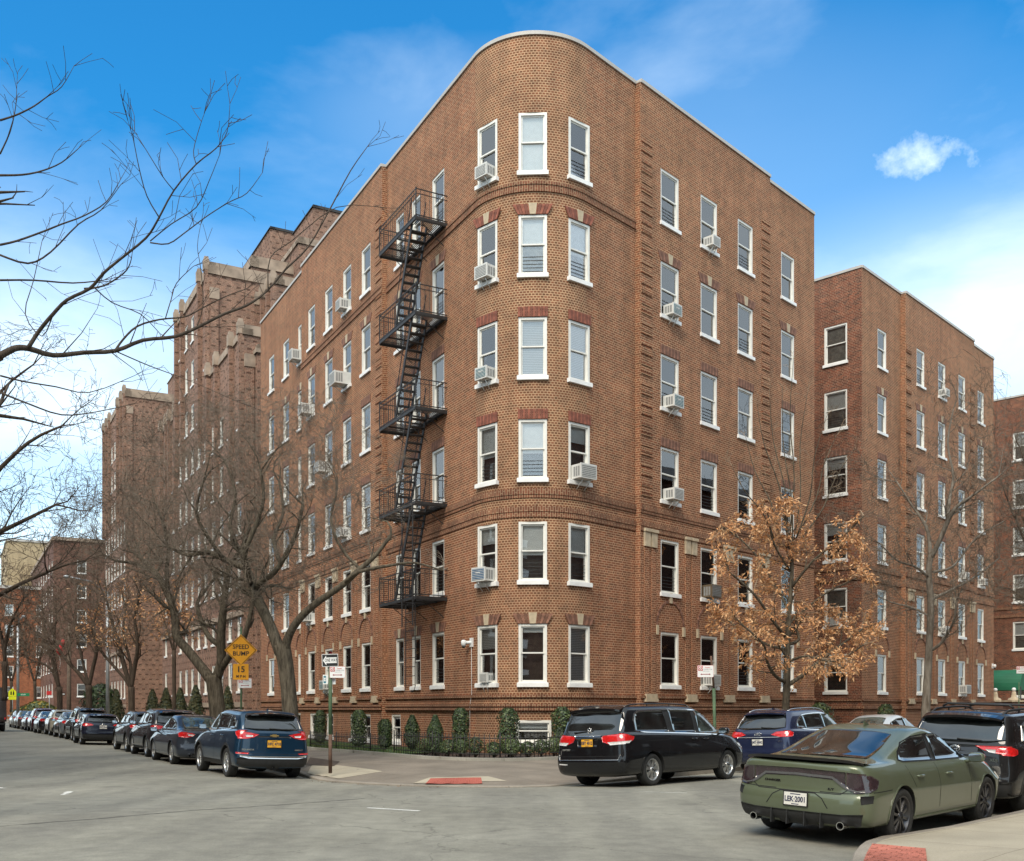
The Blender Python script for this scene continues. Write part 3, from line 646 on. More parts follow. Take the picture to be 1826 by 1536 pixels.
def arch(root, path, off, u, z, w):
    """relief arch over a ground floor window with keystone and spring blocks"""
    p, t, n = path.at(u); o = off(u); m = MB(); r = w/2+.20
    def P(x, y, zz): q = p+t*x+n*(o+y); return (q.x, q.y, zz)
    N_ = 18
    for i in range(N_):
        a0, a1 = math.pi*(1-i/N_)-.012, math.pi*(1-(i+1)/N_)+.012
        ring = []
        for a in (a0, a1):
            for rr in (r-.0, r+.075):
                for y in (.0, .035): ring.append(P(rr*math.cos(a), y, z+rr*math.sin(a)*1.05))
        m.add(ring, [(1, 3, 7, 5), (0, 1, 5, 4), (2, 6, 7, 3), (0, 2, 3, 1), (4, 5, 7, 6)], i % 2)
    o_ = wpart('window_arch', m.mesh('window_arch', [M_LB3, M_LB4], True), root)
    k = MB()
    k.obox(P(-.07, 0, z+r+.02), Vector(P(.07, 0, 0))-Vector(P(-.07, 0, 0)), (n.x*.06, n.y*.06, 0), (0, 0, .34))
    wpart('keystone', k.mesh('keystone', M_STONE, True), root)
    for sx in (-1, 1):
        k = MB(); k.obox(P(sx*(r+.04)-.06, 0, z-.33), Vector(P(.06, 0, 0))-Vector(P(-.06, 0, 0)), (n.x*.06, n.y*.06, 0), (0, 0, .32)); wpart('spring_block', k.mesh('spring_block', M_STONE, True), root)
def coping(m, path, offs_off, z, h=.16, over=.07, s0=None, s1=None, depth=.3):
    """metal coping along the parapet"""
    s0 = 0 if s0 is None else s0; s1 = path.L if s1 is None else s1
    st = {s0, s1}
    for g in path.seg:
        st |= {g[1], g[1]+g[2]}
        if g[0] == 'a':
            n = int(g[2]/.14); st |= {g[1]+g[2]*i/n for i in range(n+1)}
    st = sorted(u for u in st if s0-1e-6 <= u <= s1+1e-6)
    o = offs_off((s0+s1)/2); rows = []
    for u in st:
        p, t, n = path.at(u); a = p+n*(o+over); b = p+n*(o-depth); rows.append((a, b))
    for (a0, b0), (a1, b1) in zip(rows, rows[1:]):
        m.quad((a0.x, a0.y, z-.03), (a1.x, a1.y, z-.03), (a1.x, a1.y, z+h), (a0.x, a0.y, z+h))
        m.quad((a0.x, a0.y, z+h), (a1.x, a1.y, z+h), (b1.x, b1.y, z+h), (b0.x, b0.y, z+h))
        m.quad((b1.x, b1.y, z-.5), (b0.x, b0.y, z-.5), (b0.x, b0.y, z+h), (b1.x, b1.y, z+h))
        m.quad((b0.x, b0.y, z-.03), (b1.x, b1.y, z-.03), (a1.x, a1.y, z-.03), (a0.x, a0.y, z-.03))
    for (a, b), fl in ((rows[0], 0), (rows[-1], 1)):
        q = [(a.x, a.y, z-.03), (a.x, a.y, z+h), (b.x, b.y, z+h), (b.x, b.y, z-.03)]
        m.quad(*(q if fl else q[::-1]))
def hull_roof(name, pts, z, root, mt):
    m = MB(); m.add([(p.x, p.y, z) for p in pts], [tuple(range(len(pts)))]); wpart(name, m.mesh(name, mt, True), root)
# ------------------------------------------------------------- main corner building
ZT = 22.05; FLH = 3.096; ZS = 2.29; WH = 1.91
P1 = V2(-4.71, 39.1); CORN = V2(.263, 29.90); P2 = V2(4.03, 33.9)
half = (math.pi-(math.acos(NL.dot(NR))))/2
RB = 2.15; dist = RB/math.tan(half); TL = CORN+DL*dist; TR = CORN+DR*dist; CB = TL-NL*RB
a0 = math.atan2(NL.y, NL.x); a1 = math.atan2(NR.y, NR.x)
if a0 > 0: a0 -= 2*math.pi
LE = 23.7
def line_at_px(P, D, px): k = (px-CX)/F; return (k*P.y-P.x)/(D.x-k*D.y)
lf = line_at_px(P1, DL, 465); rf = line_at_px(P2, DR, 1452)
FL = P1+DL*lf; FR = P2+DR*rf
main = Path().line(FL, TL).arc(CB, RB, a0, a1).line(TR, FR)
S_A0 = main.seg[1][1]; S_A1 = S_A0+main.seg[1][2]
sp = main.s_of_px
offs = [(0, .0), (sp(545), .2), (sp(690), 0), (sp(1133), .2), (sp(1365), 0)]
colsL = [(483, 1.0), (509, 1.0), (536, 1.0), (562, 1.0), (593, 1.0), (626, 1.0), (660, 1.0), (712, .78), (741, .78), (780, 1.0)]
cols = [(px, w, 'L') for px, w in colsL]+[(868, .86, 'B'), (950, .86, 'B'), (1034, .86, 'B')]+[(1186, 1.08, 'R'), (1256, 1.08, 'R'), (1321, 1.08, 'R'), (1405, 1.08, 'R')]
rootM = thing('apartment_building', 'six storey red brick apartment house with rounded corner and white windows', 'building', (.9, 31.8, .2))
holes = []; wins = []
rk = random.Random(11)
def off0(u):
    r = 0
    for a, o in offs:
        if u >= a: r = o
    return r
for ci, (px, w, side) in enumerate(cols):
    u = sp(px)
    if side == 'L': u = sp(px+1)
    for k in range(6):
        z = ZS+FLH*k; kind = rk.choice('AAABDEFD' if k > 1 else 'AAECEFB')
        if side == 'B': kind = {(0, 5): 'D', (1, 5): 'F', (2, 5): 'B', (0, 4): 'D', (1, 4): 'A', (2, 4): 'B', (0, 3): 'C', (1, 3): 'C', (2, 3): 'C', (0, 2): 'B', (1, 2): 'B', (2, 2): 'D', (0, 1): 'D', (1, 1): 'B', (2, 1): 'B', (0, 0): 'G', (1, 0): 'H', (2, 0): 'C'}[(ci-10, k)]
        holes.append((u-w/2, u+w/2, z+.06, z+WH)); wins.append((u, z, w, k, kind, ci))
# basement windows
base_w = [(486, .9), (531, .9), (566, .9), (596, .9), (640, .9), (662, .9), (706, .9)]
for px, w in base_w:
    u = sp(px); holes.append((u-w/2, u+w/2, .36, 1.42)); wins.append((u, .30, w, -1, 'D', -1))
ub = sp(951); holes.append((ub-.55, ub+.55, .55, 1.28))
m = MB(); off = wall_mesh(m, main, 0.0, ZT, holes, offs)
wpart('wall', m.mesh('wall', [M_BRICK, M_BRICKB]), rootM)
# rear and side walls
back = V2(0, 0)
inL = FL-NL*16; inR = FR-NR*14
m = MB()
BW = Path().line(FR, FR-NR*14); wall_mesh(m, BW, 0, ZT, [], [(0, 0)])
BL = Path().line(FL-NL*16, FL); wall_mesh(m, BL, 0, ZT, [], [(0, 0)])
BK = Path().line(inR, inL); wall_mesh(m, BK, 0, ZT, [], [(0, 0)])
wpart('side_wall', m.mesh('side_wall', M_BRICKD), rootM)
rp = [main.at(main.L*i/60)[0]-main.at(main.L*i/60)[2]*.25 for i in range(61)]+[inR, inL]
hull_roof('roof', rp, ZT-.6, rootM, mat('roof_tar', (.05, .05, .05), .9))
m = MB(); segs = [0]+[o[0] for o in offs[1:]]+[main.L]
for a, b in zip(segs, segs[1:]): coping(m, main, off, ZT, .08, .05, a, b)
coping(m, BW, lambda u: 0, ZT, .08, .05)
wpart('coping', m.mesh('coping', M_COPE), rootM)
# courses
def split(s0, s1):
    cut = [x for x in segs if s0 < x < s1]; pts = [s0]+cut+[s1]; return list(zip(pts, pts[1:]))
for lim, lst in (((sp(545), sp(1133)), ((17.50, 17.585, .045), (17.28, 17.36, .045), (17.36, 17.50, .02))), ((0, main.L), ((8.12, 8.30, .05), (8.02, 8.12, .03), (7.60, 7.76, .05), (7.44, 7.60, .03), (1.98, 2.06, .07), (1.70, 1.78, .09), (1.58, 1.66, .09)))):
    for z0, z1, o in lst:
        m = MB()
        for s0, s1 in split(*lim): band(m, main, s0, s1, z0, z1, o, off)
        wpart('string_course', m.mesh('string_course', M_SOLD), rootM)
for u, z, w, k, kind, ci in wins:
    if k >= 0:
        window(rootM, main, off, u, z, w, WH, kind)
        side = cols[ci][2]; zt = z+WH
        if k == 4: lintel(rootM, main, off, u, zt+.012, w, 'key', side != 'B' or k == 0)
        elif k in (3, 2): lintel(rootM, main, off, u, zt+.012, w, 'plain', side != 'B')
        elif k == 0:
            if side == 'B' or 7 <= ci <= 9: lintel(rootM, main, off, u, zt+.012, w, 'key', side != 'B' or k == 0)
            else: arch(rootM, main, off, u, zt+.22, w)
    else: window(rootM, main, off, u, z, w, 1.12, kind, 'basement_window')
window(rootM, main, off, ub, .48, 1.1, .8, 'H', 'basement_window')
# quoins at the edges of the projecting bays and pilaster strips low down
for e, sgn in ((sp(690), -1), (sp(1133), 1), (sp(1365), -1)):
    m = MB(); z = 8.6
    while z < 20.0:
        fbox(m, main, off, e+sgn*.34, .60, z, z+.07, .032); fbox(m, main, off, e+sgn*.34, .60, z+.10, z+.26, .022); fbox(m, main, off, e+sgn*.34, .60, z+.30, z+.37, .032); z += .66
    wpart('quoin', m.mesh('quoin', M_BRICK), rootM)
def pilaster(root, path, o, u, w=.72, z0=2.06, z1=6.95, mt=None):
    for sx in (-1, 1):
        m = MB(); fbox(m, path, o, u+sx*w*.27, w*.34, z0, z1, .03); wpart('pilaster', m.mesh('pilaster', mt or M_BRICK), root)
        st = MB(); fbox(st, path, o, u+sx*w*.27, w*.42, z1, z1+.48, .07); fbox(st, path, o, u+sx*w*.27, w*.5, z1+.48, z1+.58, .11); wpart('stone_cap', st.mesh('stone_cap', M_STONE), root)
    st = MB(); fbox(st, path, o, u, w*.85, z0-.2, z0+.06, .10); fbox(st, path, o, u, w*.95, z0-.2, z0-.10, .115); wpart('stone_block', st.mesh('stone_block', M_STONE), root)
for px in (1148, 1222, 1290, 1353): pilaster(rootM, main, off, sp(px)+(.0 if px != 1148 else .06))
for px in (548, 576, 607, 641, 679): pilaster(rootM, main, off, sp(px), .62)
# ------------------------------------------------------------- second building (right)
def brick_wing(name, label, A, C, B, zt, colsE, colsF, offsF, mats, z_sill=ZS, qe=(), pil=(), bandz=((8.12, 8.30), (7.60, 7.76)), courtyard=12, coping_m=None, kinds='AABDEEF', group=None, low=False, wh=WH, fl=FLH, nfl=6):
    """A left end of the end face, C corner, B right end of the street face"""
    root = thing(name, label, 'building', (C.x, C.y, .1), group=group)
    pe = Path().line(A, C); pf = Path().line(C, B); rk = random.Random(hash(label) % 1000 if False else len(label))
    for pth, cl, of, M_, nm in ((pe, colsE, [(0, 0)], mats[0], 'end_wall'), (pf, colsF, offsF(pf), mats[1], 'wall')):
        hl = []; ws = []
        for px, w in cl:
            u = pth.s_of_px(px)
            for k in range(nfl):
                z = z_sill+fl*k; hl.append((u-w/2, u+w/2, z+.06, z+wh)); ws.append((u, z, w, k))
        m = MB(); o = wall_mesh(m, pth, -.2, zt, hl, of); wpart(nm, m.mesh(nm, M_), root)
        sg = [x[0] for x in of]+[pth.L]
        for z0, z1, pr in [(a, b, .05) for a, b in bandz]+[(1.98, 2.06, .07), (1.62, 1.76, .09)]:
            bd = MB()
            for a, b in zip(sg, sg[1:]): band(bd, pth, a, b, z0, z1, pr, o)
            wpart('string_course', bd.mesh('string_course', M_SOLD), root)
        c = MB()
        for a, b in zip(sg, sg[1:]): coping(c, pth, o, zt, .09, .05, a, b)
        wpart('coping', c.mesh('coping', coping_m or M_COPE), root)
        for u, z, w, k in ws:
            window(root, pth, o, u, z, w, wh, rk.choice(kinds))
            if nm == 'wall' and k == nfl-2: lintel(root, pth, o, u, z+wh+.012, w, 'key')
            if k in (1, 2, 3) and not (k == 1): lintel(root, pth, o, u, z+wh+.012, w, 'plain')
            if nm == 'wall' and k == 0 and not low: arch(root, pth, o, u, z+wh+.22, w)
        if nm == 'wall':
            for px, sg_ in qe:
                q = MB(); e = pth.s_of_px(px); z = 8.6
                while z < 19.5: fbox(q, pth, o, e+sg_*.34, .6, z, z+.06, .05); fbox(q, pth, o, e+sg_*.34, .6, z+.1, z+.36, .04); z += .66
                wpart('quoin', q.mesh('quoin', mats[1]), root)
            for px in pil: pilaster(root, pth, o, pth.s_of_px(px), .7)
    nf = (B-C).normalized(); nn = V2(-nf.y, nf.x)
    A2 = C+nn*courtyard; B2 = B+nn*courtyard
    m = MB(); wall_mesh(m, Path().line(B, B2), -.2, zt, [], [(0, 0)]); wall_mesh(m, Path().line(B2, A2), -.2, zt, [], [(0, 0)]); wall_mesh(m, Path().line(A2, A), -.2, zt, [], [(0, 0)])
    coping(m, Path().line(B, B2), lambda u: 0, zt, .15, .06)
    wpart('side_wall', m.mesh('side_wall', mats[0]), root); hull_roof('roof', [A, C, B, B2, A2], zt-.6, root, MATS['roof_tar'])
    return root, pf, pe
C2_ = V2(16.18, 47.96); A2_ = C2_+V2(-DR.y, DR.x)*8
B2_ = C2_+DR*line_at_px(C2_, DR, 1772)
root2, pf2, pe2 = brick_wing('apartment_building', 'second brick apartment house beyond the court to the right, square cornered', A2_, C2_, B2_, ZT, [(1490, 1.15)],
    [(1573, 1.0), (1633, 1.0), (1671, 1.0), (1707, 1.0), (1749, 1.0)], lambda p: [(0, 0), (p.s_of_px(1606), .25), (p.s_of_px(1729), 0)], (M_BRICKD, M_BRICK),
    qe=((1606, 1), (1729, -1)), pil=(1615, 1655, 1690, 1725))
# court wall closing the gap
C3_ = V2(32.0+6*.7278, 69.0-6*.6858); A3_ = V2(31.2, 69.7)
C3_ = A3_+V2(DR.y, -DR.x)*6.6
root3, pf3, pe3 = brick_wing('apartment_building', 'third brick apartment house at the right edge behind the green awning', A3_, C3_, C3_+DR*14, ZT, [(1822, 1.1), (1850, 1.1)],
    [], lambda p: [(0, 0)], (M_BRICKD, M_BRICK), low=True)
# ------------------------------------------------------------- tower block along the left street
def frame(d, s): return P1+V2(DL.y, -DL.x)*d+DL*s   # d metres behind the street line, s metres up the street
rootT = thing('apartment_tower', 'tall brown brick apartment block with stepped stone-topped parapets beyond the corner house', 'building', (frame(0, 22).x, frame(0, 22).y, .1))
def mass(s0, s1, d, h, depth=9, cope=.9, ribs=True, wcols=0, top=True, endwin=0, col=M_BRICKT, wall='wall', copm=None):
    A = frame(d, s1); B = frame(d, s0); Bk = frame(d+depth, s0); Ak = frame(d+depth, s1)
    f = Path().line(A, B); e = Path().line(B, Bk)
    hl = []; ws = []
    if wcols:
        for i in range(wcols):
            u = f.L*(i+.5)/wcols; k = 0
            while ZS+.2+3.0*k+2.0 < h-1.4:
                z = ZS+.2+3.0*k; hl.append((u-.45, u+.45, z+.06, z+1.8)); ws.append((u, z)); k += 1
    m = MB(); o = wall_mesh(m, f, 0, h-cope, hl, [(0, 0)]); 
    wall_mesh(m, e, 0, h-cope, [], [(0, 0)]); wall_mesh(m, Path().line(Bk, Ak), 0, h-cope, [], [(0, 0)]); wall_mesh(m, Path().line(Ak, A), 0, h-cope, [], [(0, 0)])
    wpart(wall, m.mesh(wall, col), rootT)
    c = MB()
    n = f.at(0)[2]; 
    def cb(pth, ov):
        p, t, n_ = pth.at(0); a = p+n_*ov-t*ov; c.obox((a.x, a.y, h-cope), (t.x*(pth.L+2*ov), t.y*(pth.L+2*ov), 0), (-n_.x*.6, -n_.y*.6, 0), (0, 0, cope-.25))
        a = p+n_*(ov-.12)-t*(ov-.12); c.obox((a.x, a.y, h-.25), (t.x*(pth.L+2*ov-.24), t.y*(pth.L+2*ov-.24), 0), (-n_.x*.4, -n_.y*.4, 0), (0, 0, .25))
    cb(f, .1); cb(e, .1)
    hull_roof('roof', [A, B, Bk, Ak], h-.5, rootT, MATS['roof_tar'])
    if ribs:
        r = MB(); k = max(2, int(f.L/1.15)); 
        for i in range(k+1):
            u = f.L*i/k; lim = .32
            if any(abs(u-x[0]) < .65 for x in ws): continue
            fbox(r, f, o, min(max(u, .17), f.L-.17), .34, h*.62, h-.55, .28)
            fbox(c, f, o, min(max(u, .2), f.L-.2), .42, h-.55, h+.12, .34); fbox(c, f, o, min(max(u, .2), f.L-.2), .3, h+.12, h+.3, .28, inn=-.03)
        for i in range(4):
            u = e.L*(.02+.9*i/3); 
            if i in (0,): fbox(r, e, o, .3, .5, h*.55, h-2.4, .15); fbox(c, e, o, .3, .6, h-2.4, h-1.7, .2)
        if r.v: wpart('rib', r.mesh('rib', col), rootT)
    wpart('coping', c.mesh('coping', copm or M_COPST), rootT)
    for u, z in ws: window(rootT, f, o, u, z, .9, 1.8, rk.choice('ABDF'))
    return f, e
M_BRICKD = MATS['brick_side_wall']
mass(21.7, 30.5, 0, 23.2, 16, .6, True, 4)
mass(21.1, 22.9, .6, 22.0, 8, .5, False)
mass(30.6, 41.0, 0, 30.1, 9, .8, True, 5)
mass(41.05, 47.2, 0, 23.6, 9, .7, True, 2)
mass(26.6, 33.4, 3.2, 28.4, 9, .6, True, 0)
mass(33.45, 40, 3.4, 32.3, 7, .8, False)
mass(32.2, 37.5, 6.3, 33.7, 6, .5, False)
mass(36, 40.8, 8.5, 38.0, 4.4, .2, False, copm=M_IRON)
mass(47.4, 56, 8.5, 41.1, 4, .2, False, copm=M_IRON)
f_, e_ = mass(66.2, 81.5, 0, 31.7, 14, .8, True, 7)
mass(68, 76, 5.5, 35.8, 4.5, .2, False)
mass(47.2, 66.2, 6.5, 27.0, 9, .7, True, 8)
# a tall chimney-like end pier detail : stone belt over the second floor
m = MB()
for s0, s1 in ((21.7, 47.2), (66.2, 81.5)):
    f = Path().line(frame(0, s1), frame(0, s0)); band(m, f, 0, f.L, 6.9, 7.2, .12, lambda u: 0); band(m, f, 0, f.L, 1.7, 2.0, .12, lambda u: 0)
wpart('stone_belt', m.mesh('stone_belt', M_COPST), rootT)
# ------------------------------------------------------------- blocks beyond the next crossing
def simple_block(name, label, Cn, dirF, lenF, dirE, lenE, h, mt, wk, cm, nf, wF, wE=0, zs=3.0, wsz=(1.1, 1.7)):
    root = thing(name, label, 'building', (Cn.x, Cn.y, 0))
    f = Path().line(Cn+dirF*lenF, Cn); e = Path().line(Cn, Cn+dirE*lenE)
    for pth, nw, nm in ((f, wF, 'wall'), (e, wE, 'end_wall')):
        hl = []; ws = []
        for i in range(nw):
            u = pth.L*(i+.5)/nw
            for k in range(nf):
                z = zs+k*(h-4)/nf; hl.append((u-wsz[0]/2, u+wsz[0]/2, z+.06, z+wsz[1])); ws.append((u, z))
        m = MB(); o = wall_mesh(m, pth, 0, h, hl, [(0, 0)]); wpart(nm, m.mesh(nm, mt), root)
        c = MB(); coping(c, pth, o, h, .4, .2); wpart('coping', c.mesh('coping', cm), root)
        for u, z in ws: window(root, pth, o, u, z, wsz[0], wsz[1], rk.choice(wk))
    B = Cn+dirE*lenE; A = Cn+dirF*lenF; K = A+dirE*lenE
    m = MB(); wall_mesh(m, Path().line(B, K), 0, h, [], [(0, 0)]); wall_mesh(m, Path().line(K, A), 0, h, [], [(0, 0)]); wpart('side_wall', m.mesh('side_wall', mt), root)
    hull_roof('roof', [A, Cn, B, K], h-.3, root, MATS['roof_tar'])
    return root
EV = V2(DL.y, -DL.x)
simple_block('apartment_building', 'dark red brick apartment house beyond the next crossing on the left', V2(-57.0, 129.0), DL, 40, EV, 26, 22.6, M_BRICKX, 'ABD', M_COPST, 6, 9, 4)
M_TAN = brick('brick_tan', (.42, .33, .2), (.36, .28, .17), (.4, .33, .22), big=.12, stain=.15)
simple_block('office_building', 'tan flat-roofed building rising far behind the street trees', V2(-97.0, 215.0), DL, 60, EV, 30, 33.5, M_TAN, 'D', M_COPE, 7, 6, 5, wsz=(2.2, 1.8))
simple_block('office_building', 'taller tan block behind the far tan building at the left edge', V2(-111.0, 228.0), DL, 30, EV, 10, 38.5, M_TAN, 'D', M_COPE, 3, 2, 0)
simple_block('brick_house', 'orange brick house under the tan building at the left edge', V2(-72.5, 145.0), DL, 26, EV, 8, 18.5, brick('brick_orange', (.42, .12, .05), (.3, .08, .04), (.35, .2, .12), big=.15), 'AB', M_COPE, 5, 4, 2)

# ------------------------------------------------------------- the blocks on the other corners of the crossing (seen in glass and paint)
NPL = V2(DL.y, -DL.x)
simple_block('apartment_building', 'brick apartment house on the near right corner, mirrored in the cars', V2(8.9, 9.3), -DL, 40, DR, 60, 17.5, M_BRICKX, 'ABD', M_COPE, 5, 9, 12)
simple_block('apartment_building', 'brick apartment house across the left street, mirrored in the windows', V2(-16.3, 12.3), -DR, 50, DL, 110, 17.5, M_BRICKX, 'ABD', M_COPE, 5, 10, 22)
simple_block('apartment_building', 'brick apartment house diagonally behind the camera corner', V2(-10.5, -9.8), DR*-1, 50, DL*-1, 40, 17.5, M_BRICKX, 'ABD', M_COPE, 5, 10, 8)
# ================================================================= cars
def paint(name, col, flake=.25, rough=.28, dirt=.0):
    m, t, b = new_mat(name); b.inputs['Base Color'].default_value = col+(1,); b.inputs['Metallic'].default_value = flake; b.inputs['Roughness'].default_value = rough
    b.inputs['Coat Weight'].default_value = 1; b.inputs['Coat Roughness'].default_value = .03; b.inputs['Specular IOR Level'].default_value = .12
    tcn = nd(t, 'ShaderNodeTexCoord'); nz = nd(t, 'ShaderNodeTexNoise'); nz.inputs['Scale'].default_value = 2.2; nz.inputs['Detail'].default_value = 8; nz.inputs['Roughness'].default_value = .7; t.links.new(tcn.outputs['Object'], nz.inputs['Vector'])
    r = nd(t, 'ShaderNodeValToRGB'); e = r.color_ramp.elements; e[0].position = .4; e[1].position = .75; e[0].color = col+(1,)
    e[1].color = tuple(c*(1-dirt*.5)+.10*dirt for c in col)+(1,); t.links.new(nz.outputs[0], r.inputs[0]); t.links.new(r.outputs[0], b.inputs['Base Color'])
    r2 = nd(t, 'ShaderNodeMapRange'); r2.inputs['To Min'].default_value = .02; r2.inputs['To Max'].default_value = .02+.30*dirt; t.links.new(nz.outputs[0], r2.inputs['Value']); t.links.new(r2.outputs[0], b.inputs['Coat Roughness'])
    return m
def car_glass(name, col):
    m, t, b = new_mat(name); b.inputs['Roughness'].default_value = .02; b.inputs['IOR'].default_value = 1.6; b.inputs['Specular IOR Level'].default_value = .7; b.inputs['Coat Weight'].default_value = .5
    tcn = nd(t, 'ShaderNodeTexCoord'); nz = nd(t, 'ShaderNodeTexNoise'); nz.inputs['Scale'].default_value = 2.5; nz.inputs['Detail'].default_value = 4; t.links.new(tcn.outputs['Object'], nz.inputs['Vector'])
    r = nd(t, 'ShaderNodeValToRGB'); e = r.color_ramp.elements; e[0].position = .42; e[1].position = .62; e[0].color = tuple(c*.5 for c in col)+(1,); e[1].color = tuple(c*1.5 for c in col)+(1,); t.links.new(nz.outputs[0], r.inputs[0]); t.links.new(r.outputs[0], b.inputs['Base Color'])
    return m
M_CG = car_glass('car_glass_tinted', (.012, .014, .014)); M_CGL = car_glass('car_glass_clear', (.05, .065, .06))
M_TYRE = mat('tyre_rubber', (.022, .022, .021), .85, var=.3, scale=20, bump=.3)
M_RIM = mat('rim_silver', (.50, .50, .49), .28, .85, var=.06); M_RIMB = mat('rim_black', (.075, .075, .08), .3, .8, var=.1)
M_PLAS = mat('black_plastic', (.018, .018, .018), .6, var=.2, scale=12); M_GBLK = mat('gloss_black', (.008, .008, .009), .12, var=.1, coat=.6)
M_CHR = mat('chrome', (.75, .75, .74), .12, 1.0, var=.03); M_UNDER = mat('underbody', (.008, .008, .008), .9, var=.3)
M_TRED = mat('tail_lamp_red', (.52, .012, .012), .12, var=.25, scale=30, coat=1.0); M_TDARK = mat('tail_lamp_smoked', (.035, .022, .026), .12, var=.3, scale=18, coat=1.0)
M_TWH = mat('lamp_clear', (.62, .60, .58), .15, var=.15, scale=30, coat=1.0); M_PY = mat('plate_amber', (.72, .36, .03), .45, var=.08); M_PW = mat('plate_white', (.68, .66, .6), .45, var=.06)
M_PTXT = mat('plate_text', (.03, .035, .08), .5); M_SEAM = mat('panel_gap', (.004, .004, .004), .8); M_GOLD = mat('badge_gold', (.6, .42, .16), .3, .8)
M_PSTK = mat('red_label', (.5, .03, .03), .5)
def interp(tab, x):
    if not hasattr(tab, '__len__'): return tab
    if x <= tab[0][0]: return tab[0][1]
    for (a, va), (b, vb) in zip(tab, tab[1:]):
        if x <= b: return va+(vb-va)*(x-a)/(b-a)
    return tab[-1][1]
SIDE_F = (.0, .14, .3, .46, .62, .78, .9, 1.0)
def ring_pts(r, hw):
    xr, xf, cr, cf = r['xr'], r['xf'], r.get('cr', .22), r.get('cf', .35); w = r['w']; ins = r.get('ins', .0)
    out = []
    def W(x): return interp(w, x)*hw
    wr, wf = W(xr+cr), W(xf-cf)
    out.append((xr, 0)); out.append((xr+r.get('br', .03), wr*.5)); out.append((xr+cr*.22, wr*.84)); out.append((xr+cr*.55, wr*.965))
    for f in SIDE_F:
        x = (xr+cr)+((xf-cf)-(xr+cr))*f; out.append((x, W(x)))
    out.append((xf-cf*.5, wf*.95)); out.append((xf-cf*.2, wf*.80)); out.append((xf-r.get('bf', .04), wf*.48)); out.append((xf, 0))
    return [(x, y, interp(r['z'], x)) for x, y in out]
def car_body(spec, level=3):
    hw = spec['W']/2; rings = [ring_pts(r, hw) for r in spec['rings']]; n = len(rings[0])
    V = []; idx = []
    for k, rg in enumerate(rings):
        row = []
        for x, y, z in rg: row.append(len(V)); V.append((x, y, z))
        rowm = []
        for i, (x, y, z) in enumerate(rg):
            if i in (0, n-1): rowm.append(row[i])
            else: rowm.append(len(V)); V.append((x, -y, z))
        idx.append((row, rowm))
    Fc = []
    for (r0, m0), (r1, m1) in zip(idx, idx[1:]):
        for i in range(n-1):
            Fc.append((r0[i+1], r0[i], r1[i], r1[i+1])); Fc.append((m0[i], m0[i+1], m1[i+1], m1[i]))
    for (r, m_), flip in ((idx[0], False), (idx[-1], True)):
        for i in range(n-1):
            q = [r[i], r[i+1], m_[i+1], m_[i]]
            q = [v for j, v in enumerate(q) if v not in q[:j]]
            Fc.append(tuple(q[::-1] if flip else q))
    me = bpy.data.meshes.new('body'); me.from_pydata(V, [], Fc); me.update()
    bm = bmesh.new(); bm.from_mesh(me); bmesh.ops.recalc_face_normals(bm, faces=bm.faces); bm.to_mesh(me); bm.free()
    o = bpy.data.objects.new('tmp_body', me); COL.objects.link(o)
    s = o.modifiers.new('s', 'SUBSURF'); s.levels = level; s.render_levels = level
    bpy.context.view_layer.update(); dg = bpy.context.evaluated_depsgraph_get()
    e = o.evaluated_get(dg); me2 = bpy.data.meshes.new_from_object(e)
    bvh = BVHTree.FromPolygons([v.co.copy() for v in me2.vertices], [tuple(p.vertices) for p in me2.polygons])
    # wheel arches
    o.modifiers.clear(); o.data = me2
    cut = MB(); Ra = spec['Ra']
    for xw in (spec['xr'], spec['xf']):
        for sy in (-1, 1):
            y0, y1 = (hw-.36, hw+.3) if sy > 0 else (-hw-.3, -hw+.36)
            b = len(cut.v); nn = 40
            for y in (y0, y1):
                for j in range(nn):
                    a = 2*math.pi*j/nn; rr = Ra; z = spec['R']+.015+rr*math.sin(a); cut.v.append((xw+rr*math.cos(a)*1.02, y, z))
            cut.f.append(tuple(b+j for j in range(nn))); cut.m.append(0); cut.uv.append(None); cut.sm.append(False)
            cut.f.append(tuple(b+nn+j for j in range(nn))[::-1]); cut.m.append(0); cut.uv.append(None); cut.sm.append(False)
            for j in range(nn): cut.f.append((b+j, b+nn+j, b+nn+(j+1) % nn, b+(j+1) % nn)); cut.m.append(0); cut.uv.append(None); cut.sm.append(False)
    cm = cut.mesh('cut', M_UNDER, True); co = bpy.data.objects.new('tmp_cut', cm); COL.objects.link(co)
    me2.materials.clear(); me2.materials.append(spec['paint']); me2.materials.append(M_UNDER)
    cm.materials.clear(); cm.materials.append(spec['paint']); cm.materials.append(M_UNDER)
    for p in cm.polygons: p.material_index = 1
    bo = o.modifiers.new('b', 'BOOLEAN'); bo.operation = 'DIFFERENCE'; bo.object = co; bo.solver = 'EXACT'
    bpy.context.view_layer.update(); dg = bpy.context.evaluated_depsgraph_get()
    me3 = bpy.data.meshes.new_from_object(o.evaluated_get(dg))
    bpy.data.objects.remove(o); bpy.data.objects.remove(co)
    for p in me3.polygons: p.use_smooth = p.material_index == 0
    for p in me3.polygons:
        if p.material_index == 0 and p.center.z < spec.get('zu', .24): p.material_index = 1
    me3.name = 'body'
    return me3, bvh
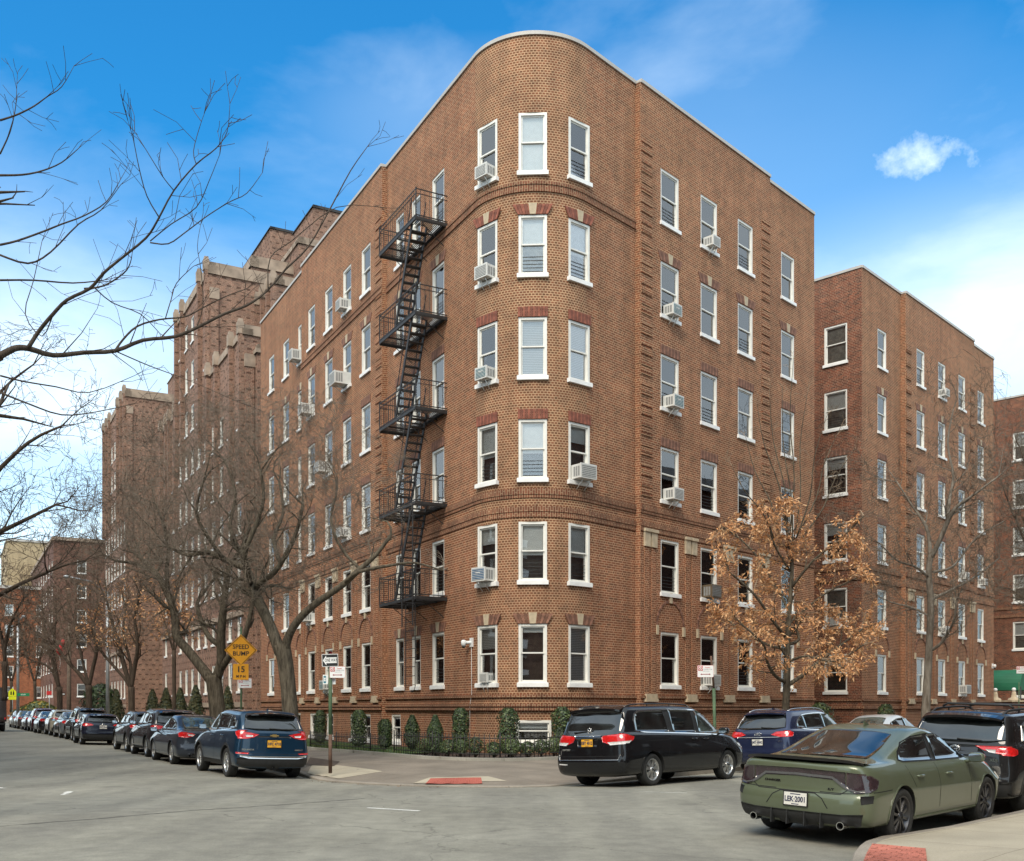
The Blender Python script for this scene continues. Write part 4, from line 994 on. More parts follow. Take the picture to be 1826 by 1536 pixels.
class Proj:
    def __init__(s, bvh, ang):
        """ang: horizontal direction (deg) the ray travels; 0 = from the rear forward (+x), 90 = toward +y"""
        s.b = bvh; s.lim = -.10 if abs(abs(ang)-90) < 1 else -.30; a = R(ang); s.d = Vector((math.cos(a), math.sin(a), 0)); s.u = Vector((-math.sin(a), math.cos(a), 0))
    def __call__(s, u, z, off):
        o = s.u*u+Vector((0, 0, z)) - s.d*12
        h = s.b.ray_cast(o, s.d)
        if h[0] is None: return None
        n = h[1]
        if n.dot(s.d) > 0: n = -n
        if n.dot(s.d) > s.lim: return None
        return h[0]+n*off, n
class ProjTop:
    def __init__(s, bvh): s.b = bvh
    def __call__(s, u, v, off):
        h = s.b.ray_cast(Vector((u, v, 5)), Vector((0, 0, -1)))
        if h[0] is None: return None
        n = h[1] if h[1].z > 0 else -h[1]
        return h[0]+n*off, n
def patch(mb, proj, poly, off=.004, res=.06, mi=0, rnd=0.0):
    bm = bmesh.new(); vs = [bm.verts.new((p[0], p[1], 0)) for p in poly]
    if rnd:
        pass
    bm.faces.new(vs)
    x0, x1 = min(p[0] for p in poly), max(p[0] for p in poly); y0, y1 = min(p[1] for p in poly), max(p[1] for p in poly)
    for ax, a, b in ((0, x0, x1), (1, y0, y1)):
        k = int((b-a)/res)
        for i in range(1, k+1):
            c = a+(b-a)*i/(k+1); co = (c, 0, 0) if ax == 0 else (0, c, 0); no = (1, 0, 0) if ax == 0 else (0, 1, 0)
            bmesh.ops.bisect_plane(bm, geom=bm.verts[:]+bm.edges[:]+bm.faces[:], plane_co=co, plane_no=no)
    bm.verts.ensure_lookup_table(); bm.verts.index_update(); base = len(mb.v); ok = {}; nn = {}
    pts = []
    last = None
    for v in bm.verts:
        h = proj(v.co.x, v.co.y, off)
        if h is None: pts.append(None)
        else: pts.append(h)
    keep = {}
    for i, h in enumerate(pts):
        if h: keep[i] = len(mb.v); mb.v.append(tuple(h[0]))
    bnd = []
    for f in bm.faces:
        ii = [v.index for v in f.verts]
        if all(i in keep for i in ii):
            mb.f.append(tuple(keep[i] for i in ii)); mb.m.append(mi); mb.uv.append(None); mb.sm.append(True)
    # thin edge so that the piece has thickness
    ed = {}
    for e in bm.edges:
        if len(e.link_faces) == 1:
            a, b = e.verts[0].index, e.verts[1].index
            if a in keep and b in keep:
                for q in (a, b):
                    if q not in ed: ed[q] = len(mb.v); mb.v.append(tuple(pts[q][0]-pts[q][1]*(off+.008)))
                mb.f.append((keep[a], keep[b], ed[b], ed[a])); mb.m.append(1 if mi == 0 else mi); mb.uv.append(None); mb.sm.append(False)
    bm.free()
def strip3(mb, proj, line, w, off=.003, mi=0, res=.05, closed=False, thick=0.0):
    """ribbon that follows a polyline on the body"""
    L = [Vector((p[0], p[1])) for p in line]
    if closed: L.append(L[0])
    P = []
    for a, b in zip(L, L[1:]):
        n = max(1, int((b-a).length/res)); P += [a.lerp(b, i/n) for i in range(n)]
    P.append(L[-1]); rows = []
    for i, p in enumerate(P):
        t = (P[min(i+1, len(P)-1)]-P[max(i-1, 0)]); t = t.normalized() if t.length else Vector((1, 0)); q = Vector((-t.y, t.x))*(w/2)
        a = proj(p.x+q.x, p.y+q.y, off); b = proj(p.x-q.x, p.y-q.y, off); rows.append((a, b))
    for (a, b), (c, d) in zip(rows, rows[1:]):
        if a and b and c and d and (a[0]-c[0]).length < .4 and (a[0]-b[0]).length < .3 + w:
            mb.add([a[0], b[0], d[0], c[0]], [(0, 1, 2, 3)], mi)
            if thick: mb.add([a[0], c[0], c[0]-c[1]*thick, a[0]-a[1]*thick, b[0], d[0], d[0]-d[1]*thick, b[0]-b[1]*thick], [(0, 1, 2, 3), (4, 5, 6, 7)], mi)
def wheel_meshes(Rt, wt, spokes, rimm, kind='spoke'):
    k = ('wheel', Rt, wt, spokes, rimm.name, kind)
    if k in WM: return WM[k]
    t = MB(); h = wt/2; rr = Rt*(.76 if rimm.name == 'rim_black' else .70)
    prof = [(rr-.012, -h*.85), (rr+.01, -h*.93), (Rt*.86, -h), (Rt*.965, -h*.93), (Rt, -h*.72), (Rt, h*.72), (Rt*.965, h*.93), (Rt*.86, h), (rr+.01, h*.93), (rr-.012, h*.85)]
    t.lathe(prof, 40, 0, axis='y')
    for yy in (-.35, 0, .35): t.lathe([(Rt+.001, h*yy-.008), (Rt-.006, h*yy-.005), (Rt-.006, h*yy+.005), (Rt+.001, h*yy+.008)], 40, 1, axis='y')
    r = MB(); o = -1    # outside face toward -y (right hand side wheel); left side is rotated
    r.lathe([(rr, h*.8), (rr, -h*.86), (rr-.012, -h*.9), (rr-.028, -h*.82), (rr-.03, h*.3), (.02, h*.3)], 40, 0, axis='y')
    r.lathe([(rr-.035, -h*.25), (.03, -h*.2)], 24, 1, axis='y')
    yo = -h*.74
    r.lathe([(.02, yo-.02), (.05, yo-.015), (.065, yo+.01), (.07, yo+.06)], 16, 0, axis='y'); r.lathe([(.0, yo-.022), (.028, yo-.021)], 12, 1, axis='y')
    for i in range(spokes):
        a = 2*math.pi*i/spokes+.3; ca, sa = math.cos(a), math.sin(a)
        split_ = kind == 'split'
        for dd in ((-.055, .055) if split_ else (0,)):
            w0, w1 = (.028, .022) if split_ else (.042, .030 if spokes > 6 else .048)
            def pt(rad, lat, y): lat2 = lat+dd*(rad/rr)*1.6; return (rad*ca-lat2*sa, y, rad*sa+lat2*ca)
            r0, r1 = .045, rr-.015
            P = [pt(r0, -w0/2, yo), pt(r0, w0/2, yo), pt(r1, w1, yo+.005), pt(r1, -w1, yo+.005), pt(r0, -w0/2-.01, yo+.05), pt(r0, w0/2+.01, yo+.05), pt(r1, w1+.012, yo+.05), pt(r1, -w1-.012, yo+.05)]
            r.add(P, [(0, 1, 2, 3), (0, 4, 5, 1), (1, 5, 6, 2), (2, 6, 7, 3), (3, 7, 4, 0)], 0)
    res = (t.mesh('tyre', [M_TYRE, M_UNDER]), r.mesh('rim', [rimm, M_UNDER], False)); WM[k] = res; return res
def text_mesh(s, size, m, name='lettering', ext=.003, align='CENTER', sx=1.0, bold=0.0):
    cu = bpy.data.curves.new('t', 'FONT'); cu.body = s; cu.size = size; cu.extrude = ext; cu.align_x = align; cu.align_y = 'CENTER'; cu.offset = bold; cu.resolution_u = 3
    o = bpy.data.objects.new('t', cu); COL.objects.link(o); bpy.context.view_layer.update(); dg = bpy.context.evaluated_depsgraph_get()
    me = bpy.data.meshes.new_from_object(o.evaluated_get(dg)); bpy.data.objects.remove(o)
    if sx != 1.0:
        for v in me.vertices: v.co.x *= sx
    me.materials.clear(); me.materials.append(m); me.name = name
    return me
class Car:
    def __init__(s, name, label, spec, group=None, cat='car'):
        s.sp = spec; s.hw = spec['W']/2
        s.root = thing(name, label, cat, group=group)
        body, s.bvh = car_body(spec, spec.get('level', 3))
        s.body = link('body', body, s.root)
        s.rear = Proj(s.bvh, 0); s.front = Proj(s.bvh, 180); s.R_ = Proj(s.bvh, 90); s.L_ = Proj(s.bvh, -90); s.top = ProjTop(s.bvh)
        # side coords (x,z): right side (y<0) seen by a ray travelling +y : u axis = -x
        s.sideR = lambda x, z, off: s.R_(-x, z, off)
        s.sideL = lambda x, z, off: s.L_(x, z, off)
        s.rearP = lambda y, z, off: s.rear(y, z, off)
        s.frontP = lambda y, z, off: s.front(-y, z, off)
        sp = spec
        for xw in (sp['xr'], sp['xf']):
            for sy in (-1, 1):
                ty, ri = wheel_meshes(sp['R'], sp.get('tw', .225), sp.get('spokes', 7), sp.get('rim', M_RIM), sp.get('wk', 'spoke'))
                w_ = link('wheel', ty, s.root, (xw, sy*(s.hw-.125-.015), sp['R'])); w_.rotation_euler = (0, random.uniform(0, 6), math.pi if sy > 0 else 0)
                link('rim', ri, w_)
        # chassis block under the floor so that light does not pass between the wheels unnaturally
        u = MB(); L = sp['L']; u.box(.35, L-.4, -s.hw+.45, s.hw-.45, .22, .5, 0)
        for xw in (sp['xr'], sp['xf']): u.tube([(xw, -s.hw+.2, sp['R']), (xw, s.hw-.2, sp['R'])], .05, 8)
        u.tube([(.25, s.hw-.55, .27), (1.2, .25, .26), (L-1.2, .2, .26)], .035, 8)
        link('underbody', u.mesh('underbody', M_UNDER), s.root)
    def part(s, name, fn, mats, parent=None, recalc=False):
        m = MB(); fn(m)
        if not m.v: return None
        if not isinstance(mats, (list, tuple)): mats = [mats, M_SEAM if mats in (M_CG, M_CGL) else mats]
        return link(name, m.mesh(name, mats, recalc), parent or s.root)
    def side_windows(s, polys, gl=None, frame=.02, fm=None, surround=None, vis=None):
        """polys: list of (name, [(x,z)], glass)"""
        for sd, pj in ((-1, s.sideR), (1, s.sideL)):
            if surround: s.part('window_trim', lambda m: patch(m, pj, surround, .003, .08), M_PLAS)
            if fm: s.part('window_surround', lambda m: strip3(m, pj, surround, .022, .007, 0, .05, True, .006), fm)
            for poly, g in polys: s.part('side_window', lambda m: patch(m, pj, poly, .009, .08), g)
    def seams(s, lines, rear=(), topl=()):
        def fn(m):
            for ln in lines:
                for pj in (s.sideR, s.sideL): strip3(m, pj, ln, .011, .0015)
            for ln in rear: strip3(m, s.rearP, ln, .010, .0015)
        s.part('panel_gap', fn, M_SEAM)
    def handles(s, pts, m_):
        for x, z in pts:
            for sy, pj in ((-1, s.sideR), (1, s.sideL)):
                h = pj(x, z, .0)
                if not h: continue
                c = h[0]; mb = MB(); 
                mb.tube([(c.x-.10, c.y+sy*.0, z-.004), (c.x-.08, c.y+sy*.028, z), (c.x+.08, c.y+sy*.028, z+.004), (c.x+.10, c.y, z+.002)], [.012, .014, .014, .012], 8)
                link('door_handle', mb.mesh('door_handle', m_), s.root)
    def mirrors(s, x, z, m_, glassy=True, sz=1.0):
        for sy, pj in ((-1, s.sideR), (1, s.sideL)):
            h = pj(x, z-.02, 0); yb = h[0].y if h else sy*s.hw*.9
            mb = MB(); c = Vector((x, yb+sy*.16*sz, z+.07))
            n = 12; 
            prof = [(-.075, .02), (-.07, .8), (-.03, 1.0), (.05, .86), (.10, .5), (.115, .1)]
            base = len(mb.v)
            for px_, sc in prof:
                for j in range(n):
                    a = 2*math.pi*j/n; cy = math.copysign(abs(math.cos(a))**.6, math.cos(a)); cz = math.copysign(abs(math.sin(a))**.6, math.sin(a))
                    mb.v.append((c.x+px_*sz, c.y+cy*.115*sc*sz, c.z+cz*.072*sc*sz))
            for i in range(len(prof)-1):
                for j in range(n):
                    q = base+i*n; mb.f.append((q+j, q+(j+1) % n, q+n+(j+1) % n, q+n+j)); mb.m.append(0); mb.uv.append(None); mb.sm.append(True)
            mb.tube([(x+.04, yb-sy*.04, z-.01), (x+.03, yb+sy*.10, z+.03)], [.028, .024], 8)
            o = link('side_mirror', mb.mesh('side_mirror', m_, True), s.root)
            g = MB(); yy = .092*sz; zz = .054*sz; gx = c.x-.079*sz; vs = []
            for j in range(n): a = 2*math.pi*j/n; vs.append((gx, c.y+math.copysign(abs(math.cos(a))**.55, math.cos(a))*yy, c.z+math.copysign(abs(math.sin(a))**.55, math.sin(a))*zz))
            g.add(vs, [tuple(range(n))]); link('mirror_glass', g.mesh('mirror_glass', M_MIRR, True), o)
    def plate(s, y, z, txt, m_, x=None, w=.305, h=.155, tm=None, frame=M_GBLK):
        hh = s.rearP(y, z, 0); x = (hh[0].x if hh else 0)-.008 if x is None else x
        p = link('licence_plate', None, s.root)
        mb = MB(); mb.box(x-.012, x, y-w/2, y+w/2, z-h/2, z+h/2, 0); mb.box(x-.006, x+.006, y-w/2-.014, y+w/2+.014, z-h/2-.014, z+h/2+.014, 1)
        bpy.data.objects.remove(p)
        p = link('licence_plate', mb.mesh('licence_plate', [m_, frame]), s.root)
        if txt:
            t = link('lettering', text_mesh(txt, .094, tm or M_PTXT, sx=.80, bold=.002), p); t.location = (x-.014, y, z-.005); t.rotation_euler = (R(90), 0, R(-90))
            mb = MB(); mb.box(x-.0135, x-.012, y-.07, y+.07, z+h/2-.026, z+h/2-.014); mb.box(x-.0135, x-.012, y-.05, y+.05, z-h/2+.010, z-h/2+.020); link('lettering', mb.mesh('lettering', tm or M_PTXT), p)
    def rtext(s, y, z, txt, size, m_, sx=1.0, bold=.001, x=None):
        h = s.rearP(y, z, .004)
        if not h: return
        t = link('badge', text_mesh(txt, size, m_, sx=sx, bold=bold), s.root); t.location = h[0]
        n = h[1]; t.rotation_euler = (R(90)+math.asin(max(-1, min(1, -n.z))) * -1, 0, math.atan2(n.y, n.x)+R(90))
    def place(s, contact, heading, which, extra=0.0):
        """contact: world ground point of a wheel; which=(rear?, side)"""
        sp = s.sp; lx = sp['xr'] if which[0] == 'r' else sp['xf']; ly = which[1]*(s.hw-.14)
        c, sn = math.cos(heading), math.sin(heading)
        ox = contact.x-(lx*c-ly*sn); oy = contact.y-(lx*sn+ly*c)
        pts = {}
        for nm, x, y in (('rl', sp['xr'], s.hw-.14), ('rr', sp['xr'], -s.hw+.14), ('fl', sp['xf'], s.hw-.14), ('fr', sp['xf'], -s.hw+.14)):
            wx, wy = ox+x*c-y*sn, oy+x*sn+y*c; pts[nm] = Vector((wx, wy, road_z(wx, wy)))
        fx = ((pts['fl']+pts['fr'])-(pts['rl']+pts['rr'])).normalized(); ly_ = ((pts['fl']+pts['rl'])-(pts['fr']+pts['rr'])).normalized()
        up = fx.cross(ly_).normalized(); ly_ = up.cross(fx)
        M = Matrix((fx, ly_, up)).transposed().to_4x4()
        mid = sum(pts.values(), Vector())/4; cen = M.to_3x3() @ Vector(((sp['xr']+sp['xf'])/2, 0, 0)); M.translation = mid-cen
        s.root.rotation_mode = 'XYZ'; s.root.location = M.to_translation(); s.root.rotation_euler = M.to_euler('XYZ')
M_MIRR = mat('mirror_face', (.5, .55, .6), .03, 1.0, var=.02)
def suv_rings(L, W, H, belt, hoodz, rg0, rr, wsx, rf, gc=.22, nose=.72, tumble=.74, rearflat=.0, hoodtop=None, rc=.26, deck=None, roofz=0.05, bw=.905, rlow=.03, bumpz=.55):
    """SUV / van : rg0 x of the rear glass base, rr x of the roof end, wsx windscreen base, rf roof front"""
    hz = hoodz
    return [
        dict(z=gc, xr=.16, xf=L-.22, w=.86, cr=rc*1.2, cf=.5),
        dict(z=gc+.06, xr=.05, xf=L-.08, w=.955, cr=rc*1.1, cf=.5),
        dict(z=gc+.16, xr=rlow-.01, xf=L-.02, w=.985, cr=rc, cf=.48),
        dict(z=bumpz, xr=.0, xf=L, w=.995, cr=rc, cf=.48),
        dict(z=bumpz+.05, xr=.035+rearflat, xf=L-.01, w=1.0, cr=rc, cf=.48),
        dict(z=[(0, .80), (L*.5, .78), (L, nose+.02)], xr=.045+rearflat, xf=L-.05, w=[(0, .975), (.6, 1.0), (L-.8, 1.0), (L, .98)], cr=rc, cf=.5),
        dict(z=[(0, belt-.05), (L*.45, belt-.10), (wsx+.2, hz-.09), (L, nose+.12)], xr=rg0-.06, xf=L-.16, w=[(0, .93), (1, .965), (L*.6, .965), (L-.5, .93)], cr=rc, cf=.55),
        dict(z=[(0, belt), (L*.45, belt-.04), (wsx, hz-.02), (wsx+.3, hz), (L-.3, hz-.10), (L, nose+.17)], xr=rg0-.01, xf=L-.30, w=[(0, bw-.01), (1, .935), (wsx, .93), (L-.6, .86)], cr=rc*.9, cf=.6),
        dict(z=[(0, belt+.02), (L*.45, belt), (wsx, hz+.035), (wsx+.5, hz+.03), (L, hz-.04)], xr=rg0+.005, xf=(L-.3)*.45+wsx*.55, w=[(0, bw-.02), (1, bw), (wsx-.5, bw), (wsx+.4, .80)], cr=rc*.85, cf=.55),
        dict(z=[(0, belt+.05), (L*.45, belt+.045), (wsx-.3, hz+.06), (wsx, hz+.05)], xr=rg0+.02, xf=wsx, w=[(0, bw-.035), (1, bw-.02), (wsx, bw-.04)], cr=rc*.85, cf=.6, bf=.10),
        dict(z=[(0, (belt+H)/2), (wsx, (belt+H)/2)], xr=rg0+(rr-rg0)*.48, xf=wsx+(rf-wsx)*.53, w=[(0, (bw+tumble)/2), (1.2, (bw+tumble)/2+.02), (wsx, (bw+tumble)/2)], cr=rc*.8, cf=.55, bf=.09),
        dict(z=[(0, H-roofz-.075), (L*.4, H-.06), (wsx, H-.10)], xr=rr-.02, xf=rf-.0, w=[(0, tumble+.015), (1.5, tumble+.03), (wsx, tumble+.01)], cr=rc*.7, cf=.5, bf=.08),
        dict(z=[(0, H-roofz-.02), (L*.4, H-.015), (wsx, H-.06)], xr=rr+.02, xf=rf-.12, w=[(0, tumble-.06), (1.5, tumble-.04), (wsx, tumble-.07)], cr=rc*.7, cf=.5, bf=.08),
        dict(z=[(0, H-roofz+.01), (L*.4, H+.012), (wsx, H-.035)], xr=rr+.18, xf=rf-.4, w=[(0, tumble*.55), (wsx, tumble*.55)], cr=.2, cf=.3)]
def sedan_rings(L, W, H, belt, deck, hoodz, rg0, rr, wsx, rf, gc=.18, nose=.66, tumble=.70, rc=.30, bw=.895, bumpz=.52, taper=.93):
    return [
        dict(z=gc, xr=.18, xf=L-.22, w=.86, cr=rc*1.2, cf=.5),
        dict(z=gc+.05, xr=.06, xf=L-.08, w=.955, cr=rc*1.1, cf=.5),
        dict(z=gc+.15, xr=.01, xf=L-.01, w=.985, cr=rc, cf=.5),
        dict(z=bumpz, xr=.0, xf=L, w=.995, cr=rc, cf=.5),
        dict(z=bumpz+.06, xr=.04, xf=L-.02, w=1.0, cr=rc, cf=.5),
        dict(z=[(0, .74), (L*.5, .70), (L, nose)], xr=.05, xf=L-.06, w=[(0, .965), (.6, 1.0), (L-.8, 1.0), (L, .97)], cr=rc, cf=.5),
        dict(z=[(0, deck-.09), (rg0+.2, belt-.085), (L*.5, belt-.10), (wsx+.2, hoodz-.10), (L, nose+.08)], xr=.03, xf=L-.16, w=[(0, .92), (.9, .965), (L*.6, .96), (L-.5, .93)], cr=rc, cf=.55),
        dict(z=[(0, deck-.015), (rg0, belt-.02), (L*.5, belt-.035), (wsx, hoodz-.02), (wsx+.3, hoodz), (L-.3, hoodz-.09), (L, nose+.12)], xr=.03, xf=L-.30, w=[(0, .86), (.8, taper-.01), (wsx, .925), (L-.6, .85)], cr=rc*.9, cf=.6),
        dict(z=[(0, deck+.01), (rg0, deck+.015), (rg0+.5, belt+.01), (L*.5, belt), (wsx, hoodz+.03), (wsx+.5, hoodz+.025), (L, hoodz-.04)], xr=.10, xf=(L-.3)*.45+wsx*.55, w=[(0, .80), (.7, .84), (1.4, bw), (wsx-.5, bw), (wsx+.4, .80)], cr=rc*.8, cf=.55),
        dict(z=[(0, deck+.015), (rg0, deck+.02), (rg0+.5, belt+.05), (L*.5, belt+.045), (wsx-.3, hoodz+.055), (wsx, hoodz+.045)], xr=rg0-.10, xf=wsx, w=[(0, .74), (rg0+.1, .76), (rg0+.6, bw-.03), (wsx, bw-.04)], cr=.35, cf=.6, bf=.10),
        dict(z=[(0, deck+(H-deck)*.40), (rg0+.7, (belt+H)/2), (wsx, (belt+H)/2)], xr=rg0+(rr-rg0)*.44, xf=wsx+(rf-wsx)*.53, w=[(0, .67), (rr, (bw+tumble)/2-.01), (wsx, (bw+tumble)/2)], cr=.40, cf=.55, bf=.09, br=-.02),
        dict(z=[(0, H-.14), (rr+.2, H-.10), ((rr+rf)/2, H-.06), (wsx, H-.10)], xr=rr-.12, xf=rf, w=[(0, tumble-.08), (rr+.5, tumble+.01), (wsx, tumble)], cr=.38, cf=.5, bf=.08, br=-.02),
        dict(z=[(0, H-.07), ((rr+rf)/2, H-.015), (wsx, H-.06)], xr=rr+.1, xf=rf-.12, w=[(0, tumble-.12), (rr+.5, tumble-.06), (wsx, tumble-.07)], cr=.35, cf=.5, bf=.08),
        dict(z=[(0, H-.03), ((rr+rf)/2, H+.012), (wsx, H-.035)], xr=rr+.35, xf=rf-.4, w=[(0, tumble*.5), (wsx, tumble*.5)], cr=.2, cf=.3)]
def rails(c, x0, x1, y, m_, h=.05, thick=.016, cross=False):
    for sy in (-1, 1):
        def fn(m):
            P = []
            for i in range(11):
                x = x0+(x1-x0)*i/10; hh = c.top(x, sy*y, 0); z = hh[0].z if hh else c.sp['H']
                e = min(1, min(i, 10-i)/1.2); P.append((x, sy*y, z-.01+h*e))
            m.tube(P, [thick]*11, 8)
            for f in (.33, .66):
                x = x0+(x1-x0)*f; hh = c.top(x, sy*y, 0); m.tube([(x, sy*y, hh[0].z-.01), (x, sy*y, hh[0].z+h-.01)], thick*.8, 6)
        c.part('roof_rail', fn, m_)
    if cross:
        for f in (.22, .75):
            x = x0+(x1-x0)*f; hh = c.top(x, 0, 0); z = c.sp['H']+h+.01
            c.part('roof_rail', lambda m: m.tube([(x, -y, z-.03), (x, -y+.08, z+.02), (x, y-.08, z+.02), (x, y, z-.03)], .02, 8), m_)
def wiper(c, y0, z0, y1, z1):
    def fn(m):
        P = []
        for i in range(7):
            y = y0+(y1-y0)*i/6; z = z0+(z1-z0)*i/6; h = c.rearP(y, z, .02)
            if h: P.append(h[0])
        if len(P) > 2: m.tube(P, [.016]+[.011]*(len(P)-2)+[.007], 6)
    c.part('rear_wiper', fn, M_PLAS)
def fin(c, x, m_):
    h = c.top(x, 0, 0)
    if h:
        z = h[0].z; m = MB(); m.add([(x-.07, -.012, z-.005), (x-.07, .012, z-.005), (x+.10, .02, z-.005), (x+.10, -.02, z-.005), (x-.075, -.004, z+.062), (x-.075, .004, z+.062)], [(0, 1, 5, 4), (1, 2, 5), (0, 4, 3), (2, 3, 4, 5), (0, 3, 2, 1)])
        link('antenna', m.mesh('antenna', m_, True), c.root)
def exhaust(c, y, z, m_, r=.038, x=None):
    m = MB(); m.tube([(.02, y, z), (.3, y, z)], r, 14, cap=False); m.tube([(.02, y, z), (.3, y, z)], r*.82, 14, 1, cap=False); m.lathe([(r, .0), (r*.82, .0)], 14, 0, (.02, y, z), axis='x')
    link('exhaust', m.mesh('exhaust', [m_, M_UNDER]), c.root)
def clipx(poly, x0, x1, skew=0.0, zr=1.2):
    """part of a side outline between two (slanted) pillars"""
    def cl(P, sgn, c):
        out = []
        f = lambda p: sgn*(p[0]+skew*(p[1]-zr)-c)
        for a, b in zip(P, P[1:]+P[:1]):
            fa, fb = f(a), f(b)
            if fa >= 0: out.append(a)
            if (fa >= 0) != (fb >= 0): t = fa/(fa-fb); out.append((a[0]+(b[0]-a[0])*t, a[1]+(b[1]-a[1])*t))
        return out
    return cl(cl(list(poly), 1, x0), -1, x1)
def inset(poly, d):
    n = len(poly); A = sum(poly[i][0]*poly[(i+1) % n][1]-poly[(i+1) % n][0]*poly[i][1] for i in range(n)); s = 1 if A > 0 else -1; out = []
    for i in range(n):
        p0, p1, p2 = Vector(poly[i-1]), Vector(poly[i]), Vector(poly[(i+1) % n])
        n1 = (p1-p0).normalized(); n2 = (p2-p1).normalized(); a = Vector((-n1.y, n1.x))*s; b = Vector((-n2.y, n2.x))*s; q = (a+b); q = q/max(.4, q.length**2/2)
        out.append(tuple(p1+q*d))
    return out
def rnd_poly(poly, k=2):
    """chaikin corner rounding"""
    for _ in range(k):
        out = []
        n = len(poly)
        for i in range(n):
            a, b = poly[i], poly[(i+1) % n]; out.append((a[0]*.8+b[0]*.2, a[1]*.8+b[1]*.2)); out.append((a[0]*.2+b[0]*.8, a[1]*.2+b[1]*.8))
        poly = out
    return poly
def mirror_y(poly): return [(-y, z) for y, z in poly][::-1]
def spoiler(c, x0, x1, yw, m_, drop=.03, z0=None, t=.035, lamp=True):
    def fn(m):
        n = 14; rows = []
        for i in range(n+1):
            f = -1+2*i/n; y = f*yw; h = c.top(x1, y*.96, 0); z = (h[0].z if h else c.sp['H']-.05)+.004
            e = abs(f)**4; xb = x0+.07*e; rows.append([(x1+.12, y, z+.004), (x1, y, z+.006), (xb, y, z-drop*1.0-.01*e), (xb, y, z-drop-t), (x1+.05, y, z-drop-t-.045)])
        for a, b in zip(rows, rows[1:]):
            for j in range(4): m.add([a[j], b[j], b[j+1], a[j+1]], [(0, 1, 2, 3)], 0, None, True)
        for r in (rows[0], rows[-1]): m.add(r, [(0, 1, 2, 3, 4)])
    c.part('rear_spoiler', fn, m_, recalc=True)
def std_lamps(c, rearpoly, sidepoly, clear=None, m_=None, sideclear=None):
    for s_, pj in ((1, c.sideL), (-1, c.sideR)):
        def fn(m):
            patch(m, c.rearP, rearpoly if s_ > 0 else mirror_y(rearpoly), .012, .035)
            patch(m, pj, sidepoly, .012, .035)
        lamp = c.part('tail_light', fn, m_ or M_TRED)
        if clear and lamp:
            mb = MB(); patch(mb, c.rearP, clear if s_ > 0 else mirror_y(clear), .016, .035)
            if sideclear: patch(mb, pj, sideclear, .016, .035)
            if mb.v: link('reversing_lamp', mb.mesh('reversing_lamp', M_TWH), lamp)
def front_lamps(c, poly_f, poly_s):
    for s_, pj in ((1, c.sideL), (-1, c.sideR)):
        def fn(m):
            patch(m, c.frontP, poly_f if s_ > 0 else mirror_y(poly_f), .012, .05); patch(m, pj, poly_s, .012, .05)
        c.part('headlight', fn, M_TWH)
def windscreen(c, wsx, rf, zb, zt, w0, w1):
    c.part('windscreen', lambda m: patch(m, c.frontP, [(-w0, zb), (w0, zb), (w1, zt), (-w1, zt)], .006, .12), M_CGL)
def cladding(c, z1, m_=None, arch=True, side=True, zr=.5, zb=.2):
    """dark sill, arch lips and bumper skirts following the body"""
    m_ = m_ or M_PLAS; sp = c.sp
    def fn(m):
        for pj in (c.sideR, c.sideL):
            if side: patch(m, pj, [(sp['xr']+sp['Ra'], zb), (sp['xf']-sp['Ra'], zb), (sp['xf']-sp['Ra']-.01, z1), (sp['xr']+sp['Ra']+.01, z1)], .010, .12)
            if arch:
                for xw in (sp['xr'], sp['xf']):
                    pts = [(xw+math.cos(a)*(sp['Ra']+.03)*1.02, sp['R']+.015+math.sin(a)*(sp['Ra']+.03)) for a in [R(-14+208*i/20) for i in range(21)]]
                    strip3(m, pj, pts, .062, .010, 0, .06, False, .012)
    c.part('wheel_arch_trim' if arch else 'sill_trim', fn, m_)
def archlip(c):
    sp = c.sp
    def fn(m):
        for pj in (c.sideR, c.sideL):
            for xw in (sp['xr'], sp['xf']):
                pts = [(xw+math.cos(a)*(sp['Ra']+.012)*1.02, sp['R']+.015+math.sin(a)*(sp['Ra']+.012)) for a in [R(-12+204*i/24) for i in range(25)]]
                strip3(m, pj, pts, .022, .007, 0, .05, False, .012)
    c.part('arch_lip', fn, sp['paint'])
def rear_glass(c, poly, m_=None): c.part('rear_window', lambda m: patch(m, c.rearP, rnd_poly(poly, 1), .007, .07), m_ or M_CG)
def rear_patch(c, name, poly, m_, off=.006, both=False, res=.06): 
    def fn(m):
        patch(m, c.rearP, poly, off, res)
        if both: patch(m, c.rearP, mirror_y(poly), off, res)
    return c.part(name, fn, m_)
def door_seams(sp, xs, zb, zt, sk=.0):
    return [[(x, .36), (x, .8), (x+sk, zb)] for x in xs]
# ---------------------------------------------------------------- blue compact SUV (left foreground)
P_BLUE = paint('paint_blue', (.006, .030, .062), .35, .3, .04)
L, W, H = 4.65, 1.84, 1.665
sp = dict(L=L, W=W, H=H, xr=.99, xf=3.71, R=.355, Ra=.405, paint=P_BLUE, spokes=5, wk='split', tw=.235, rim=M_RIM, rings=suv_rings(L, W, H, 1.15, 1.03, .13, .44, 3.62, 2.72, gc=.24, nose=.74, tumble=.73, bumpz=.56))
c = Car('parked_car', 'blue compact suv with amber rear plate nearest the sign post on the left street', sp, 'cars parked along the left kerb')
equinox = c
ol = [(.50, 1.22), (.60, 1.37), (.85, 1.475), (1.4, 1.53), (2.1, 1.55), (2.65, 1.54), (3.0, 1.41), (3.45, 1.14), (3.35, 1.095), (2.2, 1.10), (1.1, 1.155), (.6, 1.19)]
iw = inset(ol, .012)
c.side_windows(fm=M_CHR, surround=ol, polys=[(clipx(iw, .3, 1.02, .35), M_CG), (clipx(iw, 1.10, 2.06, .1), M_CG), (clipx(iw, 2.14, 3.5, .0), M_CGL)])
rear_glass(c, [(-.70, 1.155), (.70, 1.155), (.66, 1.36), (.60, 1.56), (-.60, 1.56), (-.66, 1.36)])
